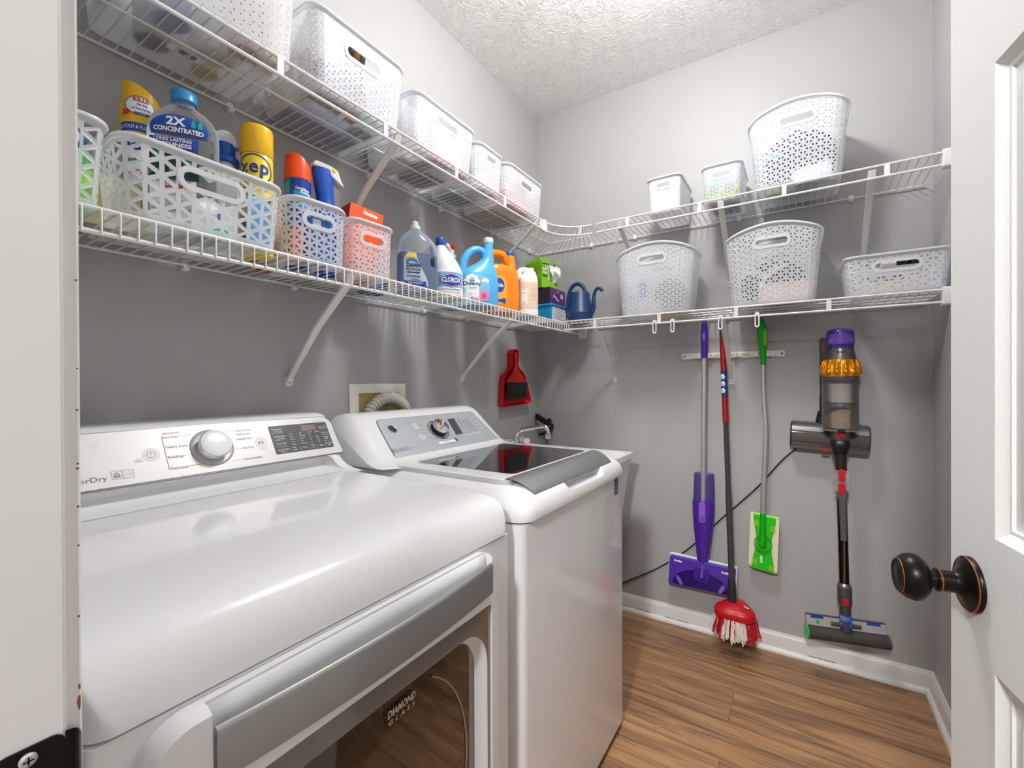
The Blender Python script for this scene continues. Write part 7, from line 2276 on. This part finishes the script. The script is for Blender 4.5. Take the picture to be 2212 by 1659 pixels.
# fourth top basket
t = thing('lidded_tub', 'white tub with blue lid band in the fourth top basket', 'tub', (0.232, -0.880, zt), 0.0)
lat('tub_body', [(0.0, 0), (0.034, 0), (0.037, 0.004), (0.037, 0.082), (0.0, 0.082)], M_plast_w, t)
lat('blue_band', [(0.0375, 0.064), (0.0378, 0.066), (0.0378, 0.076), (0.0375, 0.078)], mat('pale_royal', '#5f8fd0', 0.4), t)
pack('pink_packet', 'pink packet beside the white tub in the fourth top basket', 'packet', (0.240, -0.822, zt), (0.036, 0.05, 0.082), '#f0809a', PI / 2)
pack('navy_box', 'navy blue box at the back of the fourth top basket', 'box', (0.110, -0.865, zt), (0.14, 0.11, 0.07), '#34486e', PI / 2)
# fifth top basket
pack('pink_packet', 'deep pink packet in the near front corner of the fifth top basket', 'packet', (0.245, -0.700, zt), (0.065, 0.05, 0.060), '#e2487c', PI / 2)
pack('rose_packet', 'pale rose packet in the middle of the fifth top basket', 'packet', (0.245, -0.600, zt), (0.115, 0.05, 0.055), '#e58a9c', PI / 2)
pack('tan_box', 'tan cardboard box at the back of the fifth top basket', 'box', (0.115, -0.600, zt), (0.24, 0.14, 0.09), '#b69a66', PI / 2)
pack('brown_roll', 'brown item behind the grip of the fifth top basket', 'box', (0.255, -0.610, zt + 0.056), (0.05, 0.03, 0.060), '#7a5238', PI / 2)
pack('cream_roll', 'cream roll behind the grip of the fifth top basket', 'box', (0.255, -0.560, zt + 0.056), (0.04, 0.03, 0.055), '#ece4d2', PI / 2)
# small basket with sunglasses on the upper back shelf
t = thing('toy_glasses', 'green rimmed toy glasses pressed against the front of the small upper basket', 'glasses', (1.030, -0.262, zt + 0.006), 0.0)
M_gl = mat('glasses_lime', '#a6e86a', 0.4)
for s_ in (-1, 1):
    m = MB().tube([(s_ * 0.032 + 0.026 * math.cos(a), 0, 0.032 + 0.026 * math.sin(a)) for a in [2 * PI * k / 28 for k in range(28)]], 0.004, 8, close=True)
    obj('rim', m, M_gl, t, smooth=60)
    obj('lens', MB().prism(oval(s_ * 0.032, 0.032, 0.025, 0.025, 24), -0.001, 0.001, lambda u, v, d: (u, d, v)), mat('grey_lens', '#6d7076', 0.15), t, smooth=0)
    obj('coral_corner', MB().lathe([(0.0, -0.004), (0.006, 0.0), (0.0, 0.004)], 12, (s_ * 0.056, -0.001, 0.054), 'y'), mat('coral', '#f2704c', 0.4), t)
obj('bridge', MB().tube([(-0.008, 0, 0.042), (0, 0, 0.046), (0.008, 0, 0.042)], 0.004, 8), M_gl, t)
pack('blue_cloth', 'pale turquoise cloth above the toy glasses in the small upper basket', 'cloth', (1.020, -0.245, zt + 0.060), (0.10, 0.018, 0.030), '#8fd6ea', 0.0, rough=0.9)
pack('grey_box', 'dark grey box filling the back of the small basket with toy glasses', 'box', (1.030, -0.140, zt), (0.11, 0.15, 0.055), '#8d8f94', 0.0)
# tall basket top right: dark clothes, white folded piece, turquoise cloth, lime packet
ball('dark_bag', 'dark navy rounded bag filling the tall basket at top right', 'bag', (1.294, -0.166, zt), 0.100, '#2f3854', (1.27, 1.02, 1.20))
pack('white_towel', 'white folded towel at the front right bottom of the tall top right basket', 'towel', (1.345, -0.262, zt + 0.002), (0.120, 0.014, 0.058), '#f4f4f4', 0.0, rough=0.9, rot=(0.03, -0.12, 0))
pack('turquoise_cloth', 'turquoise cloth at the left front of the tall top right basket', 'cloth', (1.205, -0.270, zt + 0.112), (0.075, 0.014, 0.026), '#7fdcec', 0.0, rough=0.9, rot=(0.05, -0.15, 0))
pack('lime_packet', 'lime green packet on the floor of the tall top right basket', 'packet', (1.215, -0.175, zt), (0.050, 0.075, 0.03), '#9fd83c', 0.0)
# left tall basket
pack('white_bottle', 'white and blue bottle at left front of the leftmost tall lower basket', 'bottle', (0.662, -0.276, zb + 0.055), (0.055, 0.016, 0.105), '#dfe6f0', 0.0, (('blue_label', '#7d9fe0', 0.15, 0.85, 0.1, 0.3), ('green_label', '#7fc2a4', 0.1, 0.5, 0.55, 0.72)))
pack('navy_packet', 'dusty blue packet beside the white bottle in the leftmost tall lower basket', 'packet', (0.704, -0.270, zb + 0.080), (0.040, 0.016, 0.060), '#4f6ea6', 0.0)
ball('grey_bundle', 'dark grey bundle in the right half of the leftmost tall lower basket', 'bundle', (0.812, -0.195, zb), 0.075, '#63685f', (1.05, 1.05, 1.05))
t = thing('white_brush', 'white ribbed brush lying at the bottom of the leftmost tall lower basket', 'brush', (0.748, -0.272, zb + 0.004), 0.0)
m = MB()
for k in range(4):
    m.tube([(0.008 + k * 0.011, 0, 0.0), (0.003 + k * 0.011, 0, 0.044)], 0.0045, 8)
obj('ribs', m, M_plast_w, t)
obj('curved_handle', MB().tube(spline([(-0.055, 0, 0.012), (-0.035, 0, 0.034), (-0.008, 0, 0.046), (0.045, 0, 0.048)], 5), 0.006, 10), M_plast_w, t)
# middle tall basket
pack('peach_towel', 'peach folded towel at the bottom front of the middle tall lower basket', 'towel', (1.254, -0.262, zb + 0.004), (0.180, 0.018, 0.078), '#ecdacd', 0.0, rough=0.95, r=0.008)
ball('charcoal_bag', 'charcoal bag above the peach towel in the middle tall lower basket', 'bag', (1.215, -0.155, zb), 0.085, '#383b46', (1.42, 1.18, 1.12))
t = thing('plastic_strap', 'white curved straps showing at left of the middle tall lower basket', 'strap', (1.135, -0.275, zb + 0.085), 0.0)
obj('loop', MB().tube(spline([(-0.030, 0.002, 0.025), (-0.005, 0, 0.042), (0.035, 0, 0.036), (0.052, 0, 0.012)], 5), 0.007, 10), M_plast_w, t)
obj('second_loop', MB().tube(spline([(0.040, -0.001, -0.020), (0.052, -0.001, 0.010), (0.080, -0.001, 0.040), (0.120, 0.0, 0.056)], 5), 0.007, 10), M_plast_w, t)
# low wide basket
pack('peach_cloths', 'pale peach cloths folded at the front bottom of the low wide basket', 'cloth', (1.588, -0.260, zb + 0.003), (0.180, 0.016, 0.040), '#ecddd2', 0.0, rough=0.9)
pack('printed_cloth', 'black and white printed cloth behind the grip of the low wide basket', 'cloth', (1.598, -0.258, zb + 0.082), (0.105, 0.014, 0.030), '#d8d4d0', 0.0, (('dark_print', '#1e1e26', 0.40, 0.98, 0.45, 0.95), ('red_heart', '#c2303c', 0.68, 0.78, 0.60, 0.90)), rough=0.8)
pack('pale_blue_pouch', 'pale blue pouch at the right end of the low wide basket', 'pouch', (1.680, -0.262, zb + 0.004), (0.05, 0.018, 0.030), '#c9dbe6', 0.0)
